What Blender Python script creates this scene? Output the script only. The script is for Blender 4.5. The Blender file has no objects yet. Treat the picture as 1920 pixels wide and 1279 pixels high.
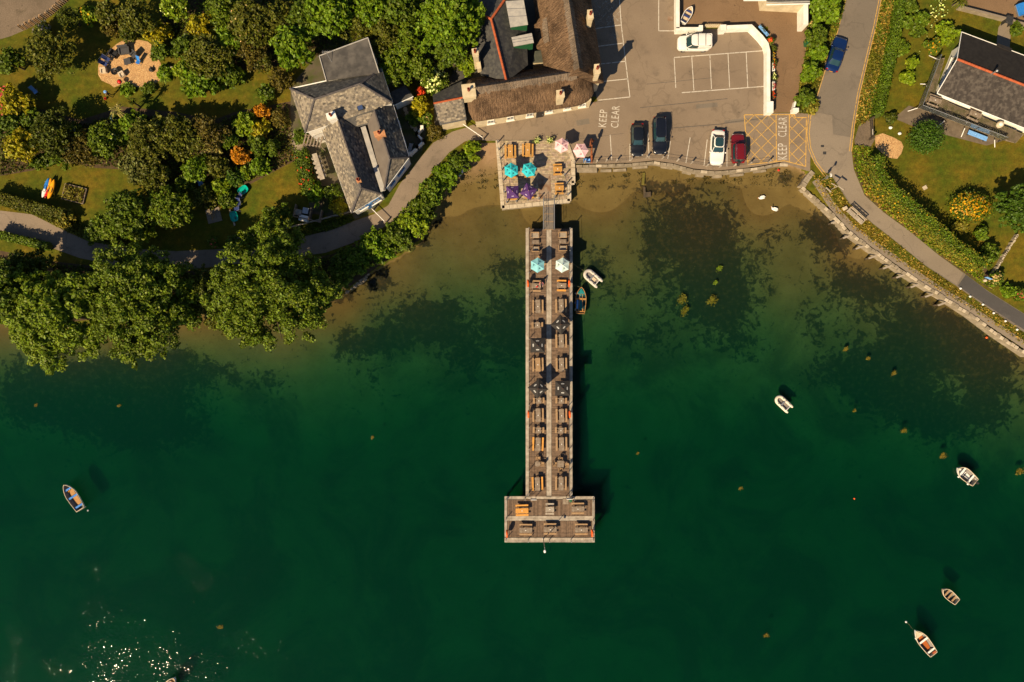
import bpy, math, random
import numpy as np
from mathutils import Vector, Matrix

# ------------------------------------------------------------------ camera, sky, sun, exposure
S = 14.4            # photograph pixels per metre on the ground
CAMH = 90.0         # drone height above the car park
ZW = -1.3           # water level
scene = bpy.context.scene
col = scene.collection
cam_d = bpy.data.cameras.new('camera'); cam = bpy.data.objects.new('camera', cam_d); col.objects.link(cam)
cam.location = (0, 0, CAMH); cam.rotation_euler = (0, 0, 0)
cam_d.sensor_width = 36.0; cam_d.lens = 36.0 * S * CAMH / 1920.0
cam_d.clip_start = 0.5; cam_d.clip_end = 2000
scene.camera = cam

SUN_EL = math.radians(43.0)
SUNDIR = Vector((-0.648 * math.cos(SUN_EL), -0.762 * math.cos(SUN_EL), math.sin(SUN_EL)))   # towards the sun
world = bpy.data.worlds.new('World'); scene.world = world; world.use_nodes = True
wn = world.node_tree.nodes; wl = world.node_tree.links
sky = wn.new('ShaderNodeTexSky'); sky.sky_type = 'NISHITA'; sky.sun_disc = False
sky.sun_elevation = SUN_EL; sky.sun_rotation = math.atan2(SUNDIR.x, SUNDIR.y)
sky.air_density = 1.0; sky.dust_density = 0.4
wl.new(sky.outputs[0], wn['Background'].inputs[0]); wn['Background'].inputs[1].default_value = 0.05
sl = bpy.data.lights.new('sun', 'SUN'); sl.energy = 5.0; sl.angle = math.radians(0.53); sl.color = (1.0, 0.78, 0.48)
so = bpy.data.objects.new('sun', sl); col.objects.link(so)
so.rotation_euler = SUNDIR.to_track_quat('Z', 'Y').to_euler(); so.location = (-60, -70, 90)
vs = scene.view_settings; vs.view_transform = 'Standard'; vs.look = 'None'; vs.exposure = 0.66; vs.gamma = 1.0
vs.use_curve_mapping = False
scene.cycles.use_denoising = True; scene.cycles.use_adaptive_sampling = True; scene.cycles.adaptive_threshold = 0.02
scene.cycles.max_bounces = 4; scene.cycles.diffuse_bounces = 2; scene.cycles.glossy_bounces = 2; scene.cycles.transmission_bounces = 2; scene.cycles.transparent_max_bounces = 8; scene.cycles.volume_bounces = 0
scene.cycles.sample_clamp_indirect = 6.0

# ------------------------------------------------------------------ helpers
random.seed(7); R = random.Random(11); NR = np.random.default_rng(5)
def P(px, py, z=0.0):
    k = (CAMH - z) / CAMH / S
    return Vector(((px - 960.0) * k, (639.5 - py) * k, z))
def PXY(pts, z=0.0): return [P(a, b, z) for a, b in pts]

class MB:
    def __init__(s): s.v = []; s.f = []; s.m = []
    def add(s, vs_, fs, mi=0):
        o = len(s.v); s.v += [tuple(v) for v in vs_]; s.f += [tuple(i + o for i in f) for f in fs]; s.m += [mi] * len(fs); return s
    def box(s, c, d, rz=0.0, mi=0, M=None, taper=1.0):
        hx, hy, hz = d[0] / 2, d[1] / 2, d[2] / 2; cs, sn = math.cos(rz), math.sin(rz); vs_ = []
        for z in (-hz, hz):
            t = taper if z > 0 else 1.0
            for x, y in ((-hx, -hy), (hx, -hy), (hx, hy), (-hx, hy)):
                x *= t; y *= t
                p = Vector((c[0] + x * cs - y * sn, c[1] + x * sn + y * cs, c[2] + z)); vs_.append(M @ p if M else p)
        return s.add(vs_, [(0, 3, 2, 1), (4, 5, 6, 7), (0, 1, 5, 4), (1, 2, 6, 5), (2, 3, 7, 6), (3, 0, 4, 7)], mi)
    def prism(s, poly, z0, z1, mi=0):
        poly = [(p[0], p[1]) for p in poly]
        a = sum(poly[i][0] * poly[(i + 1) % len(poly)][1] - poly[(i + 1) % len(poly)][0] * poly[i][1] for i in range(len(poly)))
        if a < 0: poly = poly[::-1]
        n = len(poly)
        vs_ = [(x, y, z0) for x, y in poly] + [(x, y, z1) for x, y in poly]
        fs = [tuple(range(n - 1, -1, -1)), tuple(range(n, 2 * n))] + [(i, (i + 1) % n, n + (i + 1) % n, n + i) for i in range(n)]
        return s.add(vs_, fs, mi)
    def tube(s, p0, p1, r0, r1=None, n=8, mi=0, cap=True):
        r1 = r0 if r1 is None else r1; p0 = Vector(p0); p1 = Vector(p1); d = (p1 - p0)
        if d.length < 1e-6: return s
        d.normalize(); a = d.orthogonal().normalized(); b = d.cross(a); vs_ = []
        for p, r in ((p0, r0), (p1, r1)):
            for i in range(n):
                t = 2 * math.pi * i / n; vs_.append(p + a * (r * math.cos(t)) + b * (r * math.sin(t)))
        fs = [(i, (i + 1) % n, n + (i + 1) % n, n + i) for i in range(n)]
        if cap: fs += [tuple(range(n - 1, -1, -1)), tuple(range(n, 2 * n))]
        return s.add(vs_, fs, mi)
    def path(s, pts, rad, n=6, mi=0, closed=False):
        pts = [Vector(p) for p in pts]; N = len(pts); rings = []
        rr = rad if isinstance(rad, (list, tuple)) else [rad] * N
        for i in range(N):
            a = pts[i - 1] if (i > 0 or closed) else pts[i]; b = pts[(i + 1) % N] if (i < N - 1 or closed) else pts[i]
            d = (b - a).normalized(); up = Vector((0, 0, 1)) if abs(d.z) < 0.95 else Vector((1, 0, 0))
            u = d.cross(up).normalized(); w = u.cross(d)
            rings.append([pts[i] + u * (rr[i] * math.cos(2 * math.pi * k / n)) + w * (rr[i] * math.sin(2 * math.pi * k / n)) for k in range(n)])
        vs_ = [p for r in rings for p in r]; fs = []
        for i in range(N if closed else N - 1):
            j = (i + 1) % N
            for k in range(n): fs.append((i * n + k, i * n + (k + 1) % n, j * n + (k + 1) % n, j * n + k))
        if not closed: fs += [tuple(range(n - 1, -1, -1)), tuple((N - 1) * n + k for k in range(n))]
        return s.add(vs_, fs, mi)
    def strip(s, pts, w, z, mi=0, th=0.0):
        """flat ribbon along a polyline (list of xy) of width w"""
        L = offset(pts, w / 2); Rr = offset(pts, -w / 2); n = len(pts)
        zz = z if isinstance(z, (list, tuple)) else [z] * n
        if th == 0:
            vs_ = [(L[i][0], L[i][1], zz[i]) for i in range(n)] + [(Rr[i][0], Rr[i][1], zz[i]) for i in range(n)]
            return s.add(vs_, [(i, n + i, n + i + 1, i + 1) for i in range(n - 1)], mi)
        vs_ = [(L[i][0], L[i][1], zz[i]) for i in range(n)] + [(Rr[i][0], Rr[i][1], zz[i]) for i in range(n)] + \
              [(L[i][0], L[i][1], zz[i] - th) for i in range(n)] + [(Rr[i][0], Rr[i][1], zz[i] - th) for i in range(n)]
        fs = []
        for i in range(n - 1):
            fs += [(i, n + i, n + i + 1, i + 1), (2 * n + i, i, i + 1, 2 * n + i + 1), (n + i, 3 * n + i, 3 * n + i + 1, n + i + 1), (3 * n + i, 2 * n + i, 2 * n + i + 1, 3 * n + i + 1)]
        fs += [(0, 2 * n, 3 * n, n), (n - 1, 2 * n - 1, 4 * n - 1, 3 * n - 1)]
        return s.add(vs_, fs, mi)
    def lathe(s, prof, c=(0, 0, 0), n=16, mi=0):
        vs_ = []
        for r, z in prof:
            for k in range(n): vs_.append((c[0] + r * math.cos(2 * math.pi * k / n), c[1] + r * math.sin(2 * math.pi * k / n), c[2] + z))
        fs = [(i * n + k, i * n + (k + 1) % n, (i + 1) * n + (k + 1) % n, (i + 1) * n + k) for i in range(len(prof) - 1) for k in range(n)]
        m = len(prof) - 1
        if prof[0][0] > 1e-4: fs.append(tuple(range(n - 1, -1, -1)))
        if prof[m][0] > 1e-4: fs.append(tuple(m * n + k for k in range(n)))
        return s.add(vs_, fs, mi)
    def ball(s, c, r, n=10, m=7, mi=0):
        rx, ry, rz = r if isinstance(r, (tuple, list)) else (r, r, r)
        vs_ = []
        for i in range(m + 1):
            t = math.pi * i / m
            for k in range(n):
                a = 2 * math.pi * k / n; vs_.append((c[0] + rx * math.sin(t) * math.cos(a), c[1] + ry * math.sin(t) * math.sin(a), c[2] - rz * math.cos(t)))
        fs = [(i * n + k, i * n + (k + 1) % n, (i + 1) * n + (k + 1) % n, (i + 1) * n + k) for i in range(m) for k in range(n)]
        return s.add(vs_, fs, mi)
    def loft(s, rings, mi=0, closed=True, caps=True):
        n = len(rings[0]); vs_ = [p for r in rings for p in r]; fs = []
        kk = n if closed else n - 1
        for i in range(len(rings) - 1):
            for k in range(kk): fs.append((i * n + k, i * n + (k + 1) % n, (i + 1) * n + (k + 1) % n, (i + 1) * n + k))
        if caps and closed: fs += [tuple(range(n - 1, -1, -1)), tuple((len(rings) - 1) * n + k for k in range(n))]
        return s.add(vs_, fs, mi)

def offset(pts, d):
    out = []; n = len(pts)
    for i in range(n):
        a = Vector(pts[max(i - 1, 0)][:2]); b = Vector(pts[min(i + 1, n - 1)][:2]); p = Vector(pts[i][:2])
        t0 = (p - a).normalized() if i > 0 else (b - p).normalized(); t1 = (b - p).normalized() if i < n - 1 else t0
        t = (t0 + t1)
        t = t.normalized() if t.length > 1e-6 else t1
        nrm = Vector((-t.y, t.x)); k = 1.0 / max(0.5, nrm.dot(Vector((-t1.y, t1.x)))); q = p + nrm * d * k; out.append((q.x, q.y))
    return out
def resample(pts, step):
    out = []; pts = [Vector(p[:2]) for p in pts]
    for a, b in zip(pts[:-1], pts[1:]):
        n = max(1, int((b - a).length / step + .5))
        for i in range(n): out.append(tuple(a.lerp(b, i / n)))
    out.append(tuple(pts[-1])); return out

def mesh_of(mb, name, mats, smooth=None):
    me = bpy.data.meshes.new(name); me.from_pydata(mb.v, [], mb.f)
    for m in (mats if isinstance(mats, (list, tuple)) else [mats]): me.materials.append(m)
    if any(mb.m): me.polygons.foreach_set('material_index', mb.m)
    if smooth:
        me.polygons.foreach_set('use_smooth', [True] * len(me.polygons)); me.set_sharp_from_angle(angle=math.radians(smooth))
    me.update(); return me
def link(name, data, parent=None, loc=(0, 0, 0), rz=0.0):
    o = bpy.data.objects.new(name, data); col.objects.link(o); o.location = loc; o.rotation_euler = (0, 0, rz); o.parent = parent; return o
def obj(name, mb, mats, parent=None, smooth=None, loc=(0, 0, 0), rz=0.0):
    return link(name, mesh_of(mb, name, mats, smooth), parent, loc, rz)
def tag(o, label=None, cat=None, group=None, kind=None):
    if label: o['label'] = label
    if cat: o['category'] = cat
    if group: o['group'] = group
    if kind: o['kind'] = kind
    return o
def thing(name, label, cat, loc=(0, 0, 0), rz=0.0, group=None):
    o = link(name, None, None, loc, rz); o.empty_display_size = .3; return tag(o, label, cat, group)
def kids(o): return [c for c in bpy.data.objects if c.parent == o]
def copy_tree(o, parent=None):
    c = o.copy(); col.objects.link(c); c.parent = parent
    for ch in o.children: copy_tree(ch, c)
    return c

# ------------------------------------------------------------------ materials
def newmat(name):
    m = bpy.data.materials.new(name); m.use_nodes = True; nt = m.node_tree; return m, nt, nt.nodes['Principled BSDF']
def N(nt, t, **kw):
    n = nt.nodes.new(t)
    for k, v in kw.items(): setattr(n, k, v)
    return n
def noise(nt, vec, scale, detail=4, rough=.55, dist=0.0):
    n = N(nt, 'ShaderNodeTexNoise'); n.inputs['Scale'].default_value = scale; n.inputs['Detail'].default_value = detail
    n.inputs['Roughness'].default_value = rough; n.inputs['Distortion'].default_value = dist; nt.links.new(vec, n.inputs['Vector']); return n.outputs['Fac']
def ramp(nt, fac, stops):
    r = N(nt, 'ShaderNodeValToRGB'); el = r.color_ramp.elements
    while len(el) < len(stops): el.new(.5)
    for e, (p, c) in zip(el, stops):
        e.position = p; e.color = (c, c, c, 1) if isinstance(c, (int, float)) else (*c, 1)
    nt.links.new(fac, r.inputs[0]); return r.outputs[0]
def mix(nt, fac, a, b, mode='MIX'):
    m = N(nt, 'ShaderNodeMix'); m.data_type = 'RGBA'; m.blend_type = mode
    for sock, v in ((m.inputs[0], fac), (m.inputs[6], a), (m.inputs[7], b)):
        if isinstance(v, (int, float)): sock.default_value = v
        elif isinstance(v, tuple): sock.default_value = (*v, 1) if len(v) == 3 else v
        else: nt.links.new(v, sock)
    return m.outputs[2]
def mth(nt, op, a, b=None, clamp=False):
    m = N(nt, 'ShaderNodeMath', operation=op); m.use_clamp = clamp
    for i, v in enumerate((a, b)):
        if v is None: continue
        if isinstance(v, (int, float)): m.inputs[i].default_value = v
        else: nt.links.new(v, m.inputs[i])
    return m.outputs[0]
def bump(nt, bsdf, h, strength, dist=.02):
    b = N(nt, 'ShaderNodeBump'); b.inputs['Strength'].default_value = strength; b.inputs['Distance'].default_value = dist
    nt.links.new(h, b.inputs['Height']); nt.links.new(b.outputs[0], bsdf.inputs['Normal'])
def pos(nt, obj_space=False):
    if obj_space: return N(nt, 'ShaderNodeTexCoord').outputs['Object']
    return N(nt, 'ShaderNodeNewGeometry').outputs['Position']
def scaled(nt, vec, sc):
    m = N(nt, 'ShaderNodeMapping'); m.inputs['Scale'].default_value = sc; nt.links.new(vec, m.inputs[0]); return m.outputs[0]
def pm(name, c1, c2=None, scale=4.0, rough=.8, bmp=0.0, bscale=None, detail=5, metallic=0.0, spec=.3, stretch=None, lo=.35, hi=.65, fine=0.0, objsp=True, c3=None, s3=.4, coat=0.0):
    m, nt, b = newmat(name)
    b.inputs['Roughness'].default_value = rough; b.inputs['Metallic'].default_value = metallic; b.inputs['Specular IOR Level'].default_value = spec
    b.inputs['Coat Weight'].default_value = coat; b.inputs['Coat Roughness'].default_value = .05
    c2 = c2 or tuple(min(1, x * .78) for x in c1)
    v = pos(nt, objsp)
    vv = scaled(nt, v, stretch) if stretch else v
    f = ramp(nt, noise(nt, vv, scale, detail), [(lo, 0.0), (hi, 1.0)])
    c = mix(nt, f, c1, c2)
    if c3: c = mix(nt, ramp(nt, noise(nt, v, s3, 5), [(.45, 0.0), (.62, 1.0)]), c, c3)
    if fine: c = mix(nt, fine, c, mix(nt, 1.0, c, ramp(nt, noise(nt, v, 30, 3), [(.3, .35), (.7, 1.6)]), 'MULTIPLY'))
    nt.links.new(c, b.inputs['Base Color'])
    if bmp: bump(nt, b, noise(nt, vv, bscale or scale * 3, 4), bmp)
    return m
def paint(name, c, rough=.25, metallic=0.0, coat=.6, spec=.5):
    m, nt, b = newmat(name); b.inputs['Base Color'].default_value = (*c, 1); b.inputs['Roughness'].default_value = rough
    b.inputs['Metallic'].default_value = metallic; b.inputs['Coat Weight'].default_value = coat; b.inputs['Coat Roughness'].default_value = .04
    b.inputs['Specular IOR Level'].default_value = spec
    d = noise(nt, pos(nt, True), 3.0, 5); nt.links.new(mix(nt, ramp(nt, d, [(.4, 0.0), (.75, .16)]), c, tuple(.6 * x + .02 for x in c)), b.inputs['Base Color'])
    return m
MT = {}
def mats():
    m = MT
    m['white_wall'] = pm('white_wall', (.78, .76, .72), (.66, .63, .57), 1.2, .85, .15, 14)
    m['cream_wall'] = pm('cream_wall', (.58, .49, .34), (.46, .38, .25), 1.5, .85, .2, 12)
    m['slate'] = attr_mat('slate', 'Col', .75, 9, .15)
    m['slate_base'] = pm('slate_base', (.055, .055, .058), (.09, .085, .08), 3, .7)
    m['felt'] = pm('felt_roof', (.050, .047, .046), (.075, .070, .066), 1.2, .9, .2, 10, c3=(.10, .092, .085), s3=.9)
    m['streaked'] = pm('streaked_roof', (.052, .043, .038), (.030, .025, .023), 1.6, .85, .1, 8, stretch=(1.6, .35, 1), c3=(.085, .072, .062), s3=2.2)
    m['dark_slate'] = pm('dark_slate', (.030, .031, .036), (.046, .045, .046), 1.5, .7, .1, 8, c3=(.065, .064, .06), s3=2.5)
    m['shade_black_roof'] = pm('shade_black_roof', (.013, .011, .011), (.022, .019, .018), 2, .9)  # near-black: shade on the slope away from the sun, put into the colour
    m['brown_sheet'] = pm('brown_sheet_roof', (.105, .088, .078), (.135, .115, .10), .8, .8)
    m['lead'] = pm('lead_flashing', (.30, .29, .28), (.40, .38, .35), 2, .6)
    m['ridge_dark'] = pm('ridge_tile_dark', (.06, .052, .055), (.10, .09, .09), 2.5, .8)
    m['terracotta'] = pm('terracotta', (.42, .10, .035), (.30, .07, .028), 3, .8, .2, 20)
    m['brick'] = pm('orange_brick', (.50, .25, .12), (.36, .16, .08), 5, .9, .3, 12)
    m['pot'] = pm('chimney_pot_clay', (.24, .045, .025), (.16, .035, .02), 6, .8)
    m['glass'] = glass_mat('window_glass', (.02, .035, .06))
    m['blue_glass'] = glass_mat('skylight_glass', (.03, .05, .12))
    m['blue_frame'] = pm('blue_window_paint', (.05, .17, .42), (.07, .20, .45), 3, .5)
    m['rust'] = pm('rust', (.16, .045, .018), (.085, .026, .014), 7, .85, .5, 30, c3=(.28, .09, .03), s3=4)
    m['wood_new'] = pm('yellow_wood', (.50, .27, .075), (.40, .205, .05), 3, .7, .2, 20, stretch=(1, 1, 1))
    m['wood_orange'] = pm('orange_wood', (.62, .30, .06), (.52, .24, .05), 3, .6)
    m['wood_tan'] = pm('tan_wood', (.36, .235, .13), (.27, .17, .09), 4, .75)
    m['wood_grey'] = pm('grey_weathered_wood', (.215, .165, .125), (.145, .11, .085), 6, .85, .2, 25, c3=(.27, .22, .17), s3=3)
    m['wood_pale'] = pm('pale_board', (.33, .285, .235), (.25, .21, .17), 2.2, .8, .15, 20, c3=(.40, .35, .29), s3=1.4)
    m['deck'] = attr_mat('deck_board', 'Col', .85, 12, .2)
    m['deck_house'] = pm('house_deck_board', (.095, .075, .05), (.14, .11, .075), 2, .85, c3=(.07, .065, .03), s3=1.2)
    m['pile'] = pm('timber_pile', (.09, .065, .04), (.05, .04, .028), 3, .9)
    m['steel'] = pm('galvanised_steel', (.42, .42, .43), (.33, .33, .34), 5, .4, metallic=.7)
    m['dark_metal'] = pm('dark_metal', (.03, .03, .032), (.045, .045, .045), 5, .5)
    m['black'] = pm('black_plastic', (.018, .018, .02), (.028, .028, .03), 5, .5)
    m['grey_fabric'] = pm('charcoal_fabric', (.065, .066, .072), (.05, .05, .056), 8, .9)
    m['navy'] = pm('navy_fabric', (.02, .035, .13), (.03, .05, .17), 8, .8)
    m['blue'] = pm('blue_plastic', (.02, .16, .55), (.03, .20, .60), 4, .45)
    m['light_blue'] = pm('light_blue_plastic', (.18, .40, .80), (.15, .35, .72), 4, .5)
    m['teal_pl'] = pm('teal_plastic', (.0, .36, .30), (.0, .30, .25), 4, .35)
    m['white_pl'] = pm('white_plastic', (.80, .79, .77), (.70, .69, .66), 4, .4)
    m['orange_pl'] = pm('orange_plastic', (.85, .13, .02), (.78, .11, .02), 4, .4)
    m['yellow_pl'] = pm('yellow_orange_plastic', (.85, .38, .01), (.80, .33, .01), 4, .35)
    m['red_pl'] = pm('red_plastic', (.60, .015, .012), (.5, .012, .01), 4, .35)
    m['green_pl'] = pm('green_paint', (.015, .085, .035), (.02, .11, .045), 4, .5)
    m['beige'] = pm('beige_cushion', (.56, .47, .35), (.48, .39, .29), 4, .85)
    m['asphalt'] = asphalt('asphalt', (.218, .168, .122), (.182, .138, .100), (.125, .097, .073), .08)
    m['road'] = asphalt('road_asphalt', (.170, .142, .114), (.145, .122, .098), (.11, .092, .075), .08)
    m['road_pale'] = asphalt('road_pale', (.225, .184, .142), (.195, .160, .124), (.155, .127, .10), .07)
    m['lane'] = asphalt('lane_asphalt', (.225, .178, .138), (.185, .146, .114), (.115, .095, .075), .12)
    m['tarmac_dark'] = asphalt('fresh_tarmac', (.075, .070, .070), (.06, .057, .057), (.10, .095, .09), .07)
    m['yard'] = asphalt('yard_concrete', (.195, .125, .072), (.160, .100, .056), (.12, .078, .046), .14)
    m['gravel'] = asphalt('gravel_drive', (.165, .125, .09), (.125, .095, .068), (.09, .07, .045), .25)
    m['chips'] = chips('wood_chips', (.52, .33, .15), (.36, .20, .085))
    m['paver'] = attr_mat('paving', 'Col', .85, 8, .25)
    m['stone'] = pm('sea_wall_stone', (.31, .26, .195), (.20, .165, .12), 1.4, .9, .4, 9, c3=(.20, .165, .115), s3=1.7)
    m['stone_pale'] = pm('pale_stone', (.50, .43, .33), (.36, .30, .22), 2.2, .9, .4, 12)
    m['rust_plate'] = pm('rusty_plate', (.22, .135, .085), (.15, .085, .05), 1.6, .7, c3=(.26, .2, .15), s3=1)
    m['line_white'] = worn('white_road_paint', (.58, .53, .46), .36)
    m['line_faint'] = worn('faded_white_paint', (.46, .42, .36), .52)
    m['line_yellow'] = worn('yellow_road_paint', (.58, .35, .09), .38)
    m['tar'] = pm('tar_seam', (.085, .07, .06), (.12, .10, .085), 3, .8)
    m['thatch'] = thatch('thatch', (.235, .148, .090), (.085, .054, .034))
    m['thatch_ridge'] = thatch('thatch_ridge', (.250, .195, .150), (.140, .108, .082))
    m['bark'] = pm('bark', (.085, .06, .04), (.05, .036, .025), 6, .95, .6, 12)
    m['leaf'] = leaf_mat()
    m['soil'] = pm('soil', (.055, .036, .02), (.085, .055, .028), 2, .95, .4, 9)
    m['rock'] = pm('shore_rock', (.30, .25, .19), (.15, .12, .085), 2, .9, .6, 6)
    m['skin'] = pm('skin', (.46, .27, .19), (.42, .24, .17), 4, .6)
    m['swan'] = pm('swan_feathers', (.80, .79, .76), (.72, .70, .66), 6, .8)
    m['chrome'] = pm('bright_trim', (.7, .7, .7), (.6, .6, .6), 5, .15, metallic=1.0)
    m['tyre'] = pm('tyre_rubber', (.02, .02, .02), (.03, .03, .03), 6, .85)
    m['lamp_clear'] = pm('headlamp_lens', (.55, .55, .55), (.45, .45, .45), 5, .1)
    m['lamp_red'] = pm('tail_lamp_lens', (.35, .01, .01), (.28, .01, .01), 5, .15)
    m['car_glass'] = glass_mat('car_glass', (.010, .030, .036), .03, .5)
    m['rope'] = pm('mooring_rope', (.18, .16, .09), (.12, .11, .06), 9, .9)
def attr_mat(name, attr, rough, bscale, bstr):
    m, nt, b = newmat(name); a = N(nt, 'ShaderNodeAttribute', attribute_name=attr)
    v = pos(nt); n = ramp(nt, noise(nt, v, 3.5, 6), [(.3, .72), (.7, 1.2)])
    nt.links.new(mix(nt, 1.0, a.outputs['Color'], n, 'MULTIPLY'), b.inputs['Base Color']); b.inputs['Roughness'].default_value = rough
    b.inputs['Specular IOR Level'].default_value = .3
    bump(nt, b, noise(nt, v, bscale, 4), bstr); return m
def glass_mat(name, c, rough=.06, coat=.3):
    m, nt, b = newmat(name); b.inputs['Base Color'].default_value = (*c, 1); b.inputs['Roughness'].default_value = rough
    b.inputs['Specular IOR Level'].default_value = .8; b.inputs['Coat Weight'].default_value = coat
    f = noise(nt, pos(nt, True), 1.5, 3); nt.links.new(mix(nt, f, c, tuple(x * 1.8 + .004 for x in c)), b.inputs['Base Color']); return m
def asphalt(name, c1, c2, c3, fine):
    m, nt, b = newmat(name); v = pos(nt)
    f = ramp(nt, noise(nt, v, .16, 6, .6), [(.36, 0.0), (.64, 1.0)])
    c = mix(nt, f, c1, c2)
    st = ramp(nt, noise(nt, v, .55, 6, .65, .4), [(.55, 0.0), (.72, .75)])
    c = mix(nt, st, c, c3)
    vo = N(nt, 'ShaderNodeTexVoronoi', feature='DISTANCE_TO_EDGE'); vo.inputs['Scale'].default_value = .11; nv = N(nt, 'ShaderNodeTexNoise'); nv.inputs['Scale'].default_value = .5; nt.links.new(v, nv.inputs['Vector'])
    va_ = N(nt, 'ShaderNodeVectorMath', operation='MULTIPLY_ADD'); nt.links.new(nv.outputs['Color'], va_.inputs[0]); va_.inputs[1].default_value = (3, 3, 3); nt.links.new(v, va_.inputs[2]); nt.links.new(va_.outputs[0], vo.inputs['Vector'])
    c = mix(nt, ramp(nt, vo.outputs['Distance'], [(.003, .26), (.010, 0.0)]), c, tuple(x * .55 for x in c3))   # hairline cracks
    sp = ramp(nt, noise(nt, v, 1.7, 2), [(.70, 0.0), (.76, .65)])
    c = mix(nt, sp, c, tuple(x * .6 for x in c3))
    c = mix(nt, 1.0, c, ramp(nt, noise(nt, v, 9, 6, .7), [(.25, 1 - fine * 2.2), (.75, 1 + fine * 2.2)]), 'MULTIPLY')
    nt.links.new(c, b.inputs['Base Color']); b.inputs['Roughness'].default_value = .9; b.inputs['Specular IOR Level'].default_value = .25
    bump(nt, b, noise(nt, v, 25, 3), .25, .01); return m
def chips(name, c1, c2):
    m, nt, b = newmat(name); v = pos(nt)
    vo = N(nt, 'ShaderNodeTexVoronoi'); vo.inputs['Scale'].default_value = 6.5; nt.links.new(v, vo.inputs['Vector'])
    c = mix(nt, ramp(nt, vo.outputs['Color'], [(.15, 0.0), (.85, 1.0)]), c2, c1)
    c = mix(nt, ramp(nt, noise(nt, v, .5, 5), [(.5, 0.0), (.75, .6)]), c, (.26, .16, .085))
    nt.links.new(c, b.inputs['Base Color']); b.inputs['Roughness'].default_value = .95
    bump(nt, b, vo.outputs['Distance'], .8, .05); return m
def worn(name, c, wear):
    """road paint with gaps: the paint is missing where it has worn off"""
    m, nt, b = newmat(name); v = pos(nt); b.inputs['Base Color'].default_value = (*c, 1); b.inputs['Roughness'].default_value = .8
    nt.links.new(mix(nt, noise(nt, v, 6, 4), c, tuple(x * .7 for x in c)), b.inputs['Base Color'])
    f = ramp(nt, noise(nt, v, 2.2, 8, .75), [(max(0.0, wear - .08), 0.0), (wear + .12, 1.0)])
    nt.links.new(f, b.inputs['Alpha']); return m
def thatch(name, c1, c2):
    m, nt, b = newmat(name); a = N(nt, 'ShaderNodeAttribute', attribute_name='uvw').outputs['Vector']   # u along the ridge, v down the slope
    vv = scaled(nt, a, (5.0, 1.1, 1.0)); v = pos(nt)
    st = noise(nt, vv, 1.0, 6, .7)
    c = mix(nt, ramp(nt, st, [(.36, 0.0), (.64, 1.0)]), c2, c1)
    c = mix(nt, ramp(nt, noise(nt, v, .45, 5, .6), [(.42, 0.0), (.66, .8)]), c, tuple(x * .6 for x in c2))
    c = mix(nt, ramp(nt, noise(nt, v, 2.6, 6, .7), [(.55, 0.0), (.72, .55)]), c, (.34, .225, .13))
    nt.links.new(c, b.inputs['Base Color']); b.inputs['Roughness'].default_value = 1.0; b.inputs['Specular IOR Level'].default_value = .1
    bump(nt, b, st, 1.0, .35); return m
def leaf_mat():
    m, nt, b = newmat('leaf'); a = N(nt, 'ShaderNodeAttribute', attribute_name='Col')
    nt.links.new(a.outputs['Color'], b.inputs['Base Color']); b.inputs['Roughness'].default_value = .55; b.inputs['Specular IOR Level'].default_value = .25
    t = N(nt, 'ShaderNodeBsdfTranslucent'); nt.links.new(a.outputs['Color'], t.inputs[0])
    mx = N(nt, 'ShaderNodeMixShader'); mx.inputs[0].default_value = .14
    nt.links.new(b.outputs[0], mx.inputs[1]); nt.links.new(t.outputs[0], mx.inputs[2]); nt.links.new(mx.outputs[0], nt.nodes['Material Output'].inputs[0]); return m
mats()
def setcol(me, cols, name='Col', domain='POINT'):
    a = me.color_attributes.new(name, 'FLOAT_COLOR', domain); c = np.ones((len(cols), 4), np.float32); c[:, :3] = cols; a.data.foreach_set('color', c.ravel())

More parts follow.
